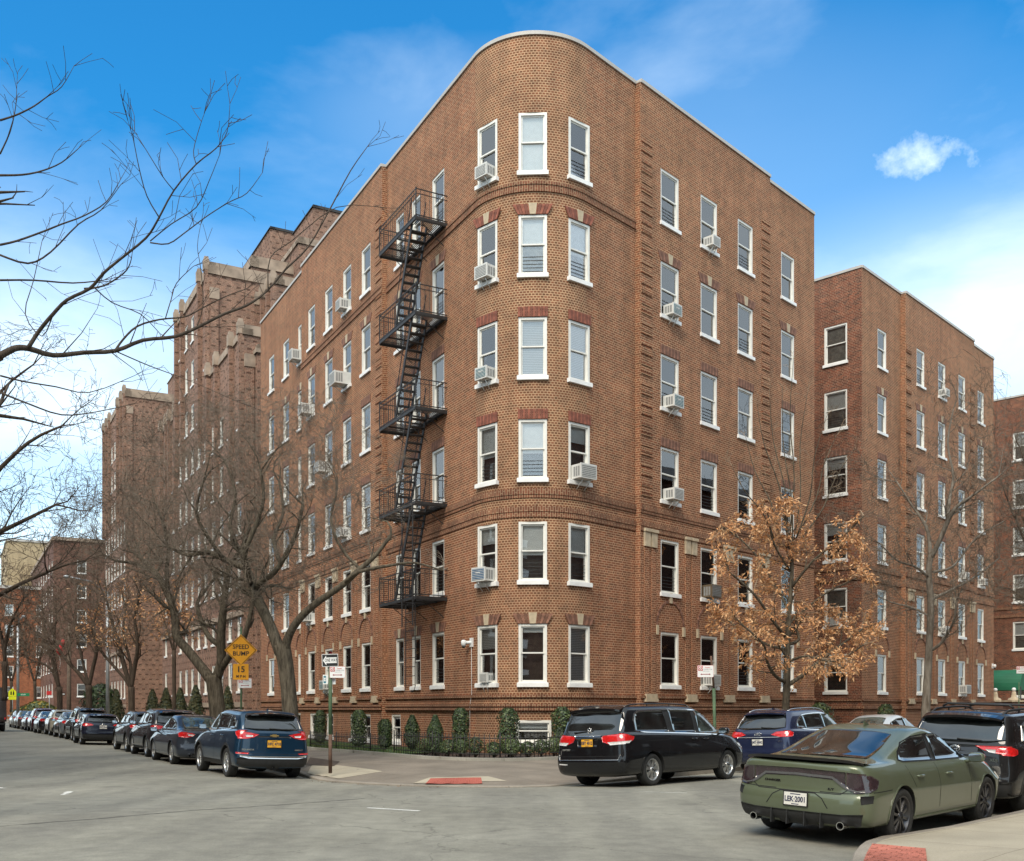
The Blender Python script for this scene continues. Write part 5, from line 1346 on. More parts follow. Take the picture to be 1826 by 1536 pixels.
spoiler(c, .24, .46, .60, M_GBLK, .02)
std_lamps(c, [(.36, 1.06), (.55, 1.10), (.90, 1.15), (.905, .955), (.66, .955), (.50, .99)], [(.0, .955), (.0, 1.15), (.22, 1.155), (.38, 1.12), (.30, 1.05), (.18, .97)], clear=[(.50, 1.035), (.68, 1.055), (.66, 1.0), (.52, 1.005)])
rear_patch(c, 'tail_bar', [(-.38, 1.03), (.38, 1.03), (.44, .995), (-.44, .995)], M_GBLK, .005)
rear_patch(c, 'rear_bumper_skirt', [(-.86, .50), (.86, .50), (.84, .25), (-.84, .25)], M_PLAS, .008)
rear_patch(c, 'chrome_strip', [(-.82, .575), (-.6, .545), (.6, .545), (.82, .575), (.80, .535), (.6, .49), (-.6, .49), (-.80, .535)], M_CHR, .016)
rear_patch(c, 'reflector', [(.60, .625), (.88, .64), (.88, .60), (.62, .59)], M_TRED, .008, True)
cladding(c, .40); front_lamps(c, [(.45, .86), (.85, .9), (.85, .78), (.5, .78)], [(4.2, .84), (4.55, .82), (4.5, .74), (4.25, .76)]); windscreen(c, 3.62, 2.72, 1.12, 1.5, .62, .52)
c.plate(0, .845, 'HFC 4718', M_PY, w=.33, h=.17)
def bow(m):
    h = c.rearP(0, 1.02, .01); x = h[0].x-.012; z = 1.035
    m.add([(x, .085, z-.028), (x, .12, z+.0), (x, .05, z+.0), (x, .05, z+.03), (x, -.05, z+.03), (x, -.05, z+.0), (x, -.085-.03, z), (x, -.085, z-.028)], [(0, 1, 2, 3, 4, 5, 6, 7)])
def bow2(m):
    h = c.rearP(0, 1.03, .012); x = h[0].x-.01; z = 1.045
    m.box(x-.01, x, -.105, .105, z-.018, z+.014); m.box(x-.011, x, -.05, .05, z-.034, z+.03)
c.part('badge', bow2, M_GOLD)
c.rtext(.62, .70, 'EQUINOX', .05, M_CHR, 1.25); c.rtext(-.62, .70, 'AWD LT', .045, M_CHR, 1.2)
wiper(c, .10, 1.20, -.42, 1.18); fin(c, .72, P_BLUE)
c.mirrors(3.20, 1.12, P_BLUE); c.handles([(1.40, 1.01), (2.42, .99)], P_BLUE)
c.seams([[(2.10, .36), (2.10, .8), (2.10, 1.1)], [(1.42, .72), (1.24, .95), (1.10, 1.14)], [(3.18, .36), (3.16, .8), (3.30, 1.08)]], rear=[[(-.78, 1.15), (-.76, .93), (-.80, .66), (-.55, .60), (.55, .60), (.80, .66), (.76, .93), (.78, 1.15)]])
exhaust(c, .0, .27, M_UNDER, .03)
# ---------------------------------------------------------------- black minivan
P_BLACK = paint('paint_black', (.0035, .0035, .0045), .0, .5, .02)
L, W, H = 5.10, 1.95, 1.745
sp = dict(L=L, W=W, H=H, xr=1.10, xf=4.10, R=.345, Ra=.385, paint=P_BLACK, spokes=7, wk='split', tw=.235, rim=M_RIM, rings=suv_rings(L, W, H, 1.13, 1.02, .14, .40, 4.34, 3.32, gc=.22, nose=.72, tumble=.77, bumpz=.58, roofz=.03))
c = Car('parked_car', 'black minivan with roof rails and wide red tail lamps at the corner kerb', sp, 'cars parked along the far right kerb')
minivan = c
ol = [(.62, 1.17), (.60, 1.40), (.68, 1.545), (.80, 1.60), (2.0, 1.645), (3.1, 1.625), (3.55, 1.48), (3.95, 1.28), (4.28, 1.07), (4.0, 1.045), (2.6, 1.10), (1.0, 1.145)]
iw = inset(ol, .014)
c.side_windows(fm=M_CHR, surround=ol, polys=[(clipx(iw, .3, 1.80, .28), M_CG), (clipx(iw, 2.0, 2.86, .20), M_CG), (clipx(iw, 3.02, 4.4, .18), M_CGL)])
rear_glass(c, [(-.83, 1.02), (.83, 1.02), (.80, 1.35), (.70, 1.60), (-.70, 1.60), (-.80, 1.35)])
spoiler(c, .26, .46, .68, P_BLACK, .03, t=.05)
std_lamps(c, [(.36, 1.06), (.40, 1.09), (.93, 1.13), (.94, .93), (.60, .90), (.40, .96)], [(.0, .92), (.0, 1.13), (.22, 1.13), (.50, 1.06), (.44, .99), (.25, .93)], clear=[(.52, .955), (.90, .965), (.90, .91), (.6, .89)], sideclear=[(.05, .955), (.38, .985), (.3, .93), (.05, .91)])
rear_patch(c, 'chrome_strip', [(-.38, 1.10), (.38, 1.10), (.38, 1.075), (-.38, 1.075)], M_CHR, .014)
rear_patch(c, 'bumper_seam', [(-.80, .58), (.80, .58), (.84, .70), (.825, .70), (.79, .592), (-.79, .592), (-.825, .70), (-.84, .70)], M_CHR, .005)
rear_patch(c, 'plate_recess', [(-.30, 1.03), (.30, 1.03), (.26, .86), (-.26, .86)], M_GBLK, .004)
c.plate(.0, .945, 'EBY 4012', M_PY)
def hb(m):
    h = c.rearP(0, 1.19, .012); x = h[0].x-.012
    for a, b in (((-.028, 1.15), (-.034, 1.235)), ((.028, 1.15), (.034, 1.235)), ((-.03, 1.195), (.03, 1.195))): m.tube([(x, a[0], a[1]), (x, b[0], b[1])], .007, 6)
    P = rnd_poly([(-.058, 1.255), (.058, 1.255), (.044, 1.135), (-.044, 1.135)], 2); m.tube([(x, p[0], p[1]) for p in P+[P[0]]], .006, 5)
c.part('badge', hb, M_CHR)
c.rtext(.60, .80, 'ODYSSEY', .05, M_CHR, 1.2); wiper(c, .42, 1.16, -.10, 1.20)
c.mirrors(3.78, 1.07, P_BLACK, sz=1.1); c.handles([(2.72, .98), (3.18, .97)], P_BLACK)
c.seams([[(2.98, .34), (2.97, .8), (2.94, 1.1)], [(1.60, .5), (1.72, .8), (1.86, 1.12)], [(3.92, .5), (3.86, .8), (3.98, 1.04)], [(.85, .96), (1.74, .975)]], rear=[[(-.84, 1.12), (-.86, .74), (-.80, .66), (.80, .66), (.86, .74), (.84, 1.12)]])
c.part('side_moulding', lambda m: [strip3(m, pj, [(1.66, .665), (3.88, .68)], .05, .014, 0, .1, False, .012) for pj in (c.sideR, c.sideL)], P_BLACK)
rails(c, .55, 3.1, .62, M_GBLK, .05, .016); archlip(c); front_lamps(c, [(.45, .84), (.88, .92), (.88, .76), (.5, .74)], [(4.50, .86), (4.95, .80), (4.9, .70), (4.6, .76)]); windscreen(c, 4.34, 3.32, 1.1, 1.6, .66, .58)
rear_patch(c, 'reflector', [(.55, .50), (.80, .51), (.80, .485), (.55, .475)], M_TWH, .006)
# ---------------------------------------------------------------- green sedan
P_GREEN = paint('paint_green', (.110, .130, .078), .25, .38, .22)
L, W, H = 5.05, 1.905, 1.475
sp = dict(L=L, W=W, H=H, xr=1.08, xf=4.13, R=.357, Ra=.385, paint=P_GREEN, spokes=5, wk='split', tw=.265, rim=M_RIMB, rings=sedan_rings(L, W, H, .99, 1.04, .97, .74, 1.72, 3.88, 2.92, gc=.23, nose=.68, tumble=.70, bumpz=.60, taper=.93), zu=.22)
c = Car('parked_car', 'dusty green four door sedan with black boot spoiler in the right foreground', sp, 'cars parked along the near right kerb')
charger = c
ol = [(1.18, 1.06), (1.30, 1.17), (1.52, 1.28), (1.85, 1.355), (2.3, 1.385), (2.75, 1.375), (3.1, 1.27), (3.55, 1.07), (3.62, 1.03), (3.3, 1.015), (2.3, 1.02), (1.3, 1.035)]
iw = inset(ol, .016)
c.side_windows(surround=ol, polys=[(clipx(iw, 1.0, 2.22, .12), M_CG), (clipx(iw, 2.33, 3.7, .12), M_CG)])
c.part('rear_window', lambda m: patch(m, c.top, [(.70, -.60), (.66, -.3), (.65, 0), (.66, .3), (.70, .60), (1.2, .57), (1.66, .50), (1.70, .25), (1.71, 0), (1.70, -.25), (1.66, -.50), (1.2, -.57)], .006, .06), M_CG)
c.part('boot_spoiler', lambda m: (lambda rows: [m.add([a[j], b[j], b[j+1], a[j+1]], [(0, 1, 2, 3)], 0, None, True) for a, b in zip(rows, rows[1:]) for j in range(3)])([(lambda h, y, e: [(h+.18, y, 1.052-e*.02), (h+.05, y, 1.085-e*.035), (h-.055, y, 1.105-e*.045), (h-.04, y, 1.065-e*.035)])(.075+.16*abs(f)**3, .80*f, abs(f)**5) for f in [-1+i/10 for i in range(21)]]), M_GBLK, recalc=True)
# race-track style smoked lamp band
tl = [(-.90, .985), (-.5, 1.0), (0, 1.005), (.5, 1.0), (.90, .985), (.93, .86), (.72, .80), (.58, .835), (.46, .895), (0, .905), (-.46, .895), (-.58, .835), (-.72, .80), (-.93, .86)]
rear_patch(c, 'lamp_panel', [(-.62, .945), (0, .96), (.62, .945), (.62, .77), (.50, .84), (0, .86), (-.50, .84), (-.62, .77)], M_TDARK, .006)
std_lamps(c, [(.63, .945), (.93, .925), (.93, .72), (.74, .69), (.63, .755)], [(.0, .72), (.0, .93), (.24, .91), (.38, .85), (.32, .76), (.20, .71)], m_=M_TDARK)
def race(m):
    ln = [(-.66, .735), (-.58, .78), (-.46, .87), (0, .885), (.46, .87), (.58, .78), (.66, .735)]
    strip3(m, c.rearP, ln, .030, .012)
    strip3(m, c.rearP, [(-.66, .735), (-.76, .715), (-.9, .74)], .018, .016); strip3(m, c.rearP, [(.66, .735), (.76, .715), (.9, .74)], .018, .016)
c.part('lamp_outline', race, mat('lamp_outline_grey', (.10, .10, .10), .35, var=.1))
c.seams([[(2.30, .40), (2.28, .7), (2.26, 1.0)], [(1.46, .72), (1.32, .9), (1.30, 1.0)], [(3.48, .40), (3.42, .8), (3.50, 1.0)], [(.0, .70), (.72, .72)]], rear=[[(-.64, .945), (-.64, .72), (-.56, .665), (.56, .665), (.64, .72), (.64, .945)], [(-.92, .70), (-.6, .68), (-.3, .68)], [(.92, .70), (.6, .68), (.3, .68)]])
c.part('plate_recess', lambda m: strip3(m, c.rearP, [(-.42, .48), (-.34, .60), (-.24, .655), (.24, .655), (.34, .60), (.42, .48)], .012, .003), M_SEAM)
c.plate(.0, .565, 'LEK·2001', M_PW, w=.31, h=.16)
rear_patch(c, 'diffuser', [(-.84, .44), (-.60, .42), (.60, .42), (.84, .44), (.80, .30), (.64, .245), (-.64, .245), (-.80, .30)], M_PLAS, .012)
for y in (-.34, -.12, .12, .34): c.part('diffuser_fin', lambda m: m.box(.01, .10, y-.008, y+.008, .235, .42), M_PLAS)
rear_patch(c, 'bumper_vent', [(.80, .66), (.92, .67), (.92, .58), (.82, .56)], M_UNDER, .006, True)
exhaust(c, .60, .285, M_CHR, .052); exhaust(c, -.60, .285, M_CHR, .052)
c.mirrors(3.36, .97, P_GREEN); c.handles([(1.62, .855), (2.62, .85)], P_GREEN)
c.rtext(.36, .775, 'CHARGER', .038, M_GBLK, 1.35); c.rtext(-.44, .72, 'R/T', .042, M_GBLK, 1.3)
c.part('side_skirt', lambda m: [patch(m, pj, [(1.5, .23), (3.72, .23), (3.70, .32), (1.52, .32)], .02, .15) for pj in (c.sideR, c.sideL)], P_GREEN)
archlip(c); fin(c, 1.98, P_GREEN); front_lamps(c, [(.45, .72), (.88, .76), (.88, .64), (.5, .62)], [(4.6, .76), (4.95, .70), (4.9, .62), (4.65, .66)]); windscreen(c, 3.88, 2.92, 1.05, 1.38, .62, .52)
c.part('fuel_flap', lambda m: strip3(m, c.sideL, [(.82+.09*math.cos(a), .86+.09*math.sin(a)) for a in [2*math.pi*i/16 for i in range(16)]], .008, .002, 0, .03, True), M_SEAM)
# ---------------------------------------------------------------- black SUV (right edge)
P_BLK2 = paint('paint_black_dusty', (.006, .006, .0065), .0, .5, .08)
L, W, H = 4.60, 1.86, 1.69
sp = dict(L=L, W=W, H=H, xr=.97, xf=3.66, R=.365, Ra=.415, paint=P_BLK2, spokes=5, wk='split', tw=.235, rim=M_RIM, rings=suv_rings(L, W, H, 1.14, 1.05, .13, .40, 3.55, 2.68, gc=.25, nose=.76, tumble=.75, bumpz=.58))
c = Car('parked_car', 'black suv with roof rack bars and angular red lamps ahead of the green sedan', sp, 'cars parked along the near right kerb')
rav = c
ol = [(.74, 1.20), (.82, 1.44), (1.1, 1.52), (1.9, 1.565), (2.6, 1.555), (3.0, 1.42), (3.38, 1.16), (3.3, 1.10), (2.2, 1.105), (1.1, 1.14)]
iw = inset(ol, .012)
c.side_windows(fm=M_CHR, surround=ol, polys=[(clipx(iw, .5, 1.04, -.1), M_CG), (clipx(iw, 1.10, 2.02, .1), M_CG), (clipx(iw, 2.10, 3.5, .0), M_CGL)])
rear_glass(c, [(-.74, 1.16), (.74, 1.16), (.68, 1.40), (.62, 1.575), (-.62, 1.575), (-.68, 1.40)])
spoiler(c, .22, .44, .63, P_BLK2, .03, t=.04)
std_lamps(c, [(.30, 1.11), (.92, 1.12), (.92, .99), (.66, 1.0), (.44, 1.05)], [(.0, .985), (.0, 1.12), (.18, 1.12), (.36, 1.07), (.34, 1.0), (.22, .97)], clear=[(.46, 1.065), (.62, 1.065), (.62, 1.005), (.52, 1.02)])
rear_patch(c, 'tail_bar', [(-.34, 1.12), (.34, 1.12), (.46, 1.0), (.38, .965), (-.38, .965), (-.46, 1.0)], M_GBLK, .008)
c.plate(0, .83, 'KGR-5329', M_PW); rear_patch(c, 'rear_bumper_skirt', [(-.87, .56), (-.66, .50), (.66, .50), (.87, .56), (.86, .27), (-.86, .27)], M_PLAS, .008)
def oval(m):
    h = c.rearP(0, 1.055, .018); x = h[0].x-.01
    for a, b in ((.078, .052), (.034, .050), (.060, .022)): m.tube([(x, a*math.cos(t), 1.055+b*math.sin(t)+(.012 if b == .022 else 0)) for t in [2*math.pi*i/20 for i in range(21)]], .006, 5)
c.part('badge', oval, M_CHR); c.rtext(-.60, .895, 'XLE', .055, M_CHR, 1.3)
rails(c, .5, 2.9, .58, M_PLAS, .055, .018, cross=True); cladding(c, .42); wiper(c, .0, 1.20, -.38, 1.19)
c.mirrors(3.12, 1.12, P_BLK2); c.handles([(1.30, 1.01), (2.40, .99)], P_BLK2)
c.seams([[(2.06, .42), (2.06, .8), (2.06, 1.1)], [(1.40, .75), (1.24, .95), (1.10, 1.14)], [(3.10, .42), (3.08, .8), (3.2, 1.08)]], rear=[[(-.80, 1.14), (-.80, .70), (-.5, .62), (.5, .62), (.80, .70), (.80, 1.14)]])
windscreen(c, 3.55, 2.68, 1.14, 1.52, .62, .52)
# ---------------------------------------------------------------- navy SUV behind the minivan
P_NAVY = paint('paint_navy', (.018, .026, .066), .35, .25, .10)
L, W, H = 4.68, 1.89, 1.66
sp = dict(L=L, W=W, H=H, xr=.98, xf=3.80, R=.36, Ra=.405, level=2, paint=P_NAVY, spokes=5, wk='split', rim=M_RIM, rings=suv_rings(L, W, H, 1.10, 1.02, .16, .52, 3.62, 2.70, gc=.22, nose=.74, tumble=.70, bumpz=.56))
c = Car('parked_car', 'navy suv with silver roof rails and four ring badge behind the minivan', sp, 'cars parked along the far right kerb')
audi = c
ol = [(.58, 1.17), (.80, 1.40), (1.15, 1.50), (1.9, 1.54), (2.6, 1.52), (3.0, 1.39), (3.45, 1.12), (3.3, 1.065), (2.2, 1.07), (1.0, 1.11)]
iw = inset(rnd_poly(ol, 1), .014)
c.side_windows(fm=M_CHR, surround=rnd_poly(ol, 1), polys=[(clipx(iw, .4, 1.02, .2), M_CG), (clipx(iw, 1.08, 2.06, .1), M_CG), (clipx(iw, 2.14, 3.5, .1), M_CGL)])
rear_glass(c, [(-.72, 1.12), (.72, 1.12), (.66, 1.36), (.58, 1.54), (-.58, 1.54), (-.66, 1.36)]); spoiler(c, .34, .54, .58, P_NAVY, .02)
std_lamps(c, [(.36, .99), (.50, 1.06), (.90, 1.09), (.90, .93), (.60, .93)], [(.0, .93), (.0, 1.09), (.20, 1.09), (.34, 1.04), (.28, .94)])
rear_patch(c, 'chrome_strip', [(-.62, .935), (.62, .935), (.62, .915), (-.62, .915)], M_CHR, .018)
def rings4(m):
    h = c.rearP(0, 1.01, .014); x = h[0].x-.008
    for k in range(4): m.tube([(x, -.069+.046*k+.033*math.cos(t), 1.01+.033*math.sin(t)) for t in [2*math.pi*i/16 for i in range(17)]], .0055, 5)
c.part('badge', rings4, M_CHR); c.plate(0, .80, 'JMT-8842', M_PW); c.rtext(-.62, .82, 'S line', .04, M_CHR, 1.2)
rails(c, .65, 2.8, .56, M_CHR, .045, .016); c.mirrors(3.18, 1.09, P_NAVY); c.handles([(1.36, .97), (2.42, .95)], P_NAVY); fin(c, .95, P_NAVY); wiper(c, -.05, 1.17, -.4, 1.15)
c.seams([[(2.10, .36), (2.10, .8), (2.10, 1.08)], [(3.18, .36), (3.16, .8), (3.25, 1.06)]]); windscreen(c, 3.62, 2.70, 1.12, 1.5, .62, .5)
# ---------------------------------------------------------------- shared simpler builders
def make_suv(name, label, col, L=4.55, W=1.84, H=1.67, xr=.92, wb=2.7, plate='', lamps=None, rimm=None, group=None, belt=1.12, chrome=None, raillike=False, lampm=None, dirt=.1, badge=None, level=2, lowskirt=True, platem=None, seed=0, hood=1.03):
    P_ = paint('paint_%d' % len(MATS), tuple(x*.75 for x in col), .15, .35, dirt*.5)
    wsx = xr+wb-.12; rf = wsx-.92
    sp = dict(L=L, W=W, H=H, xr=xr, xf=xr+wb, R=.35, Ra=.395, level=level, paint=P_, spokes=5, wk='split', rim=rimm or M_RIM, rings=suv_rings(L, W, H, belt, hood, .14, .46, wsx, rf, gc=.22, nose=.73, tumble=.71, bumpz=.56))
    c = Car(name, label, sp, group)
    k = (H-1.67); bz = belt-1.12
    ol = [(.56, 1.20+bz), (.70, 1.38+(k+bz)/2), (1.0, 1.48+k), (1.8, 1.54+k), (rf-.05, 1.53+k), (rf+.30, 1.40+k*.8), (wsx-.18, 1.13+bz), (wsx-.3, 1.085+bz), (2.1, 1.09+bz), (1.0, 1.13+bz)]
    iw = inset(ol, .014)
    c.side_windows(fm=chrome, surround=ol, polys=[(clipx(iw, .3, 1.0, .2), M_CG), (clipx(iw, 1.07, 2.0, .1), M_CG), (clipx(iw, 2.08, 3.6, .1), M_CGL)])
    rear_glass(c, [(-.70, belt+.02), (.70, belt+.02), (.64, (belt+H)/2), (.57, H-.125), (-.57, H-.125), (-.64, (belt+H)/2)]); spoiler(c, .28, .48, .57, P_, .02)
    zl = belt-.10
    lr, ls = lamps or ([(.40, zl), (.52, zl+.06), (.88, zl+.08), (.88, zl-.06), (.62, zl-.05)], [(.0, zl-.06), (.0, zl+.08), (.2, zl+.08), (.36, zl+.03), (.2, zl-.06)])
    std_lamps(c, lr, ls, m_=lampm)
    if lowskirt: rear_patch(c, 'rear_bumper_skirt', [(-.84, .50), (.84, .50), (.82, .25), (-.82, .25)], M_PLAS, .008); cladding(c, .36)
    if plate: c.plate(0, .82, plate, platem or M_PW)
    if badge:
        def bd(m):
            h = c.rearP(0, belt-.08, .012); x = h[0].x-.008
            m.tube([(x, .062*math.cos(t), belt-.08+.048*math.sin(t)) for t in [2*math.pi*i/16 for i in range(17)]], .008, 5); m.tube([(x, .045, belt-.06), (x, .02, belt-.075), (x, 0, belt-.10), (x, -.02, belt-.075), (x, -.045, belt-.06)], .006, 5)
        c.part('badge', bd, M_CHR)
    if raillike: rails(c, .6, 2.8, .56, M_CHR, .045, .014)
    c.mirrors(wsx-.42, belt-.03, P_); c.handles([(1.32, .98), (2.36, .97)], P_); wiper(c, .0, belt+.06, -.36, belt+.04); fin(c, .85, P_)
    c.seams([[(2.04, .36), (2.04, .8), (2.04, belt-.03)], [(wsx-.44, .36), (wsx-.46, .8), (wsx-.35, belt-.05)]], rear=[[(-.76, belt), (-.78, .68), (-.5, .62), (.5, .62), (.78, .68), (.76, belt)]])
    windscreen(c, wsx, rf, belt+.02, H-.15, .60, .50); front_lamps(c, [(.45, .86), (.85, .9), (.85, .78), (.5, .78)], [(L-.45, .84), (L-.1, .82), (L-.15, .74), (L-.4, .76)])
    return c
def make_sedan(name, label, col, L=4.8, W=1.84, H=1.49, xr=1.05, wb=2.75, plate='', group=None, level=2, chrome=None, belt=.96, deck=1.02, rear_lamps=True, exh=True, dirt=.1, badge=False, platem=None, rimm=None, lampm=None):
    P_ = paint('paint_%d' % len(MATS), tuple(x*.8 for x in col), .2, .35, dirt*.5); wsx = xr+wb-.12; rf = wsx-.92
    sp = dict(L=L, W=W, H=H, xr=xr, xf=xr+wb, R=.335, Ra=.37, level=level, paint=P_, spokes=5, wk='split', rim=rimm or M_RIM, rings=sedan_rings(L, W, H, belt, deck, .93, .80, 1.62, wsx, rf, gc=.2, nose=.66, tumble=.68))
    c = Car(name, label, sp, group); k = H-1.49
    ol = [(1.04, 1.02), (1.20, 1.12), (1.45, 1.25+k), (1.85, 1.35+k), (2.3, 1.385+k), (rf-.1, 1.375+k), (rf+.35, 1.24+k), (wsx-.2, 1.02), (wsx-.3, .985), (2.2, .995), (1.2, 1.01)]
    iw = inset(ol, .014)
    c.side_windows(fm=chrome, surround=ol, polys=[(clipx(iw, .9, 1.36, .3), M_CG), (clipx(iw, 1.42, 2.24, .1), M_CG), (clipx(iw, 2.32, 3.8, .1), M_CGL)])
    c.part('rear_window', lambda m: patch(m, c.top, [(.76, -.56), (.72, 0), (.76, .56), (1.2, .54), (1.56, .48), (1.60, 0), (1.56, -.48), (1.2, -.54)], .006, .07), M_CGL)
    std_lamps(c, [(.42, .92), (.50, .96), (.88, .98), (.88, .84), (.66, .82), (.50, .86)], [(.0, .84), (.0, .98), (.2, .98), (.36, .94), (.2, .85)], clear=[(.46, .91), (.62, .925), (.60, .88), (.50, .885)], m_=lampm)
    rear_patch(c, 'rear_bumper_skirt', [(-.5, .36), (.5, .36), (.46, .26), (-.46, .26)], M_PLAS, .008)
    if plate: c.plate(0, .80, plate, platem or M_PW)
    if exh: exhaust(c, .56, .30, M_CHR, .045); exhaust(c, -.56, .30, M_CHR, .045)
    c.mirrors(wsx-.45, .93, P_); c.handles([(1.56, .86), (2.56, .85)], P_); archlip(c)
    c.seams([[(2.28, .34), (2.27, .7), (2.25, .96)], [(1.40, .70), (1.28, .85), (1.26, .98)], [(wsx-.45, .34), (wsx-.48, .7), (wsx-.40, .96)]], rear=[[(-.62, .98), (-.62, .80), (-.55, .68), (.55, .68), (.62, .80), (.62, .98)]])
    windscreen(c, wsx, rf, 1.0, H-.12, .60, .50); front_lamps(c, [(.45, .70), (.85, .74), (.85, .62), (.5, .60)], [(L-.45, .74), (L-.1, .70), (L-.15, .62), (L-.4, .64)])
    return c
GLK = 'cars parked along the left kerb'
legacy = make_sedan('parked_car', 'dark grey blue sedan with bright red lamps parked ahead of the blue suv', (.035, .043, .058), group=GLK, level=3)
cx5 = make_suv('parked_car', 'dark grey suv with slim red lamps ahead of the grey blue sedan', (.028, .028, .032), group=GLK, badge=1, level=2, plate='JCR-2217')
cx30 = make_suv('parked_car', 'grey crossover with a rounded roof behind the navy hatchback', (.05, .053, .06), L=4.4, W=1.80, H=1.60, wb=2.65, group=GLK, badge=1, belt=1.08, plate='KDA-4491')
m3 = make_suv('parked_car', 'low navy hatchback with a white rear plate and wide rear window', (.012, .016, .034), L=4.46, W=1.80, H=1.45, wb=2.72, group=GLK, badge=1, belt=1.0, plate='HWY-3364', hood=.94)
far_specs = [
 ('suv', 'black suv just beyond the navy hatchback', (.012, .012, .014), dict(H=1.72, raillike=True)),
 ('sedan', 'silver grey sedan two cars beyond the navy hatchback', (.16, .17, .18), {}),
 ('suv', 'cream wagon in the middle of the far row of parked cars', (.50, .46, .36), dict(H=1.62)),
 ('sedan', 'black sedan parked directly beyond the cream wagon', (.014, .014, .016), {}),
 ('suv', 'dark maroon suv with a pale roof edge in the far row', (.07, .014, .018), dict(H=1.70, chrome=None)),
 ('sedan', 'grey sedan third from the far end of the parked row', (.09, .085, .085), {}),
 ('sedan', 'dull brown grey sedan second from the far end of the row', (.075, .06, .055), {}),
 ('sedan', 'white sedan at the far end of the parked row by the lamp pole', (.62, .62, .58), {})]
far_cars = []
for kd, lb, colr, kw in far_specs:
    fn = make_suv if kd == 'suv' else make_sedan
    far_cars.append(fn('parked_car', lb, colr, group=GLK, level=1, **kw))
white = make_sedan('parked_car', 'white sedan whose roof shows over the green sedan', (.66, .68, .68), group='cars parked along the far right kerb', level=2)
darkc = make_sedan('parked_car', 'black sedan mostly hidden beyond the white sedan', (.02, .02, .022), group='cars parked along the far right kerb', level=1)
farr = make_suv('parked_car', 'dark suv glimpsed at the right edge beyond the rack topped suv', (.02, .02, .024), group='cars parked along the near right kerb', level=1)
# ---------------------------------------------------------------- placing
HL = math.atan2(DROW.y, DROW.x); HRt = math.atan2(DR.y, DR.x)
def gz(px, py): v = gp(px, py, -.03); return v
equinox.place(gz(410, 1386), HL+R(.5), ('r', 1))
row0 = gz(410, 1386)
def inrow(t, lat): q = V2(row0.x, row0.y)+DROW*t-NL*lat; return Vector((q.x, q.y, 0))
legacy.place(inrow(6.7, .05), HL, ('r', 1))
cx5.place(inrow(11.7, .22), HL, ('r', 1))
cx30.place(inrow(16.7, .38), HL, ('r', 1))
m3.place(gz(147, 1328.5), HL-R(1), ('r', 1))
t0 = V2(-19.9, 47.9)
for i, c in enumerate(far_cars):
    p = t0+DROW*(5.9*(i+1)+random.uniform(-.15, .15)) + V2(-NL.x, -NL.y)*(.35+.05*(i % 3)); c.place(p, HL, ('r', 1))
minivan.place(gz(1158, 1403), HRt, ('r', -1))
van_p = gz(1158, 1403)
def along(p, t, lat=0): return V2(p.x, p.y)+DR*t+V2(DR.y, -DR.x)*lat
audi.place(along(van_p, 6.7, .1), HRt, ('r', -1))
white.place(along(van_p, 11.9, .15), HRt, ('r', -1)); darkc.place(along(van_p, 18.0, .1), HRt, ('r', -1))
charger.place(gz(1591, 1495.5), HRt, ('r', -1)); ch_p = gz(1591, 1495.5)
rav.place(along(ch_p, 5.1, .0), HRt, ('r', -1)); farr.place(along(ch_p, 11.2, .0), HRt, ('r', -1))
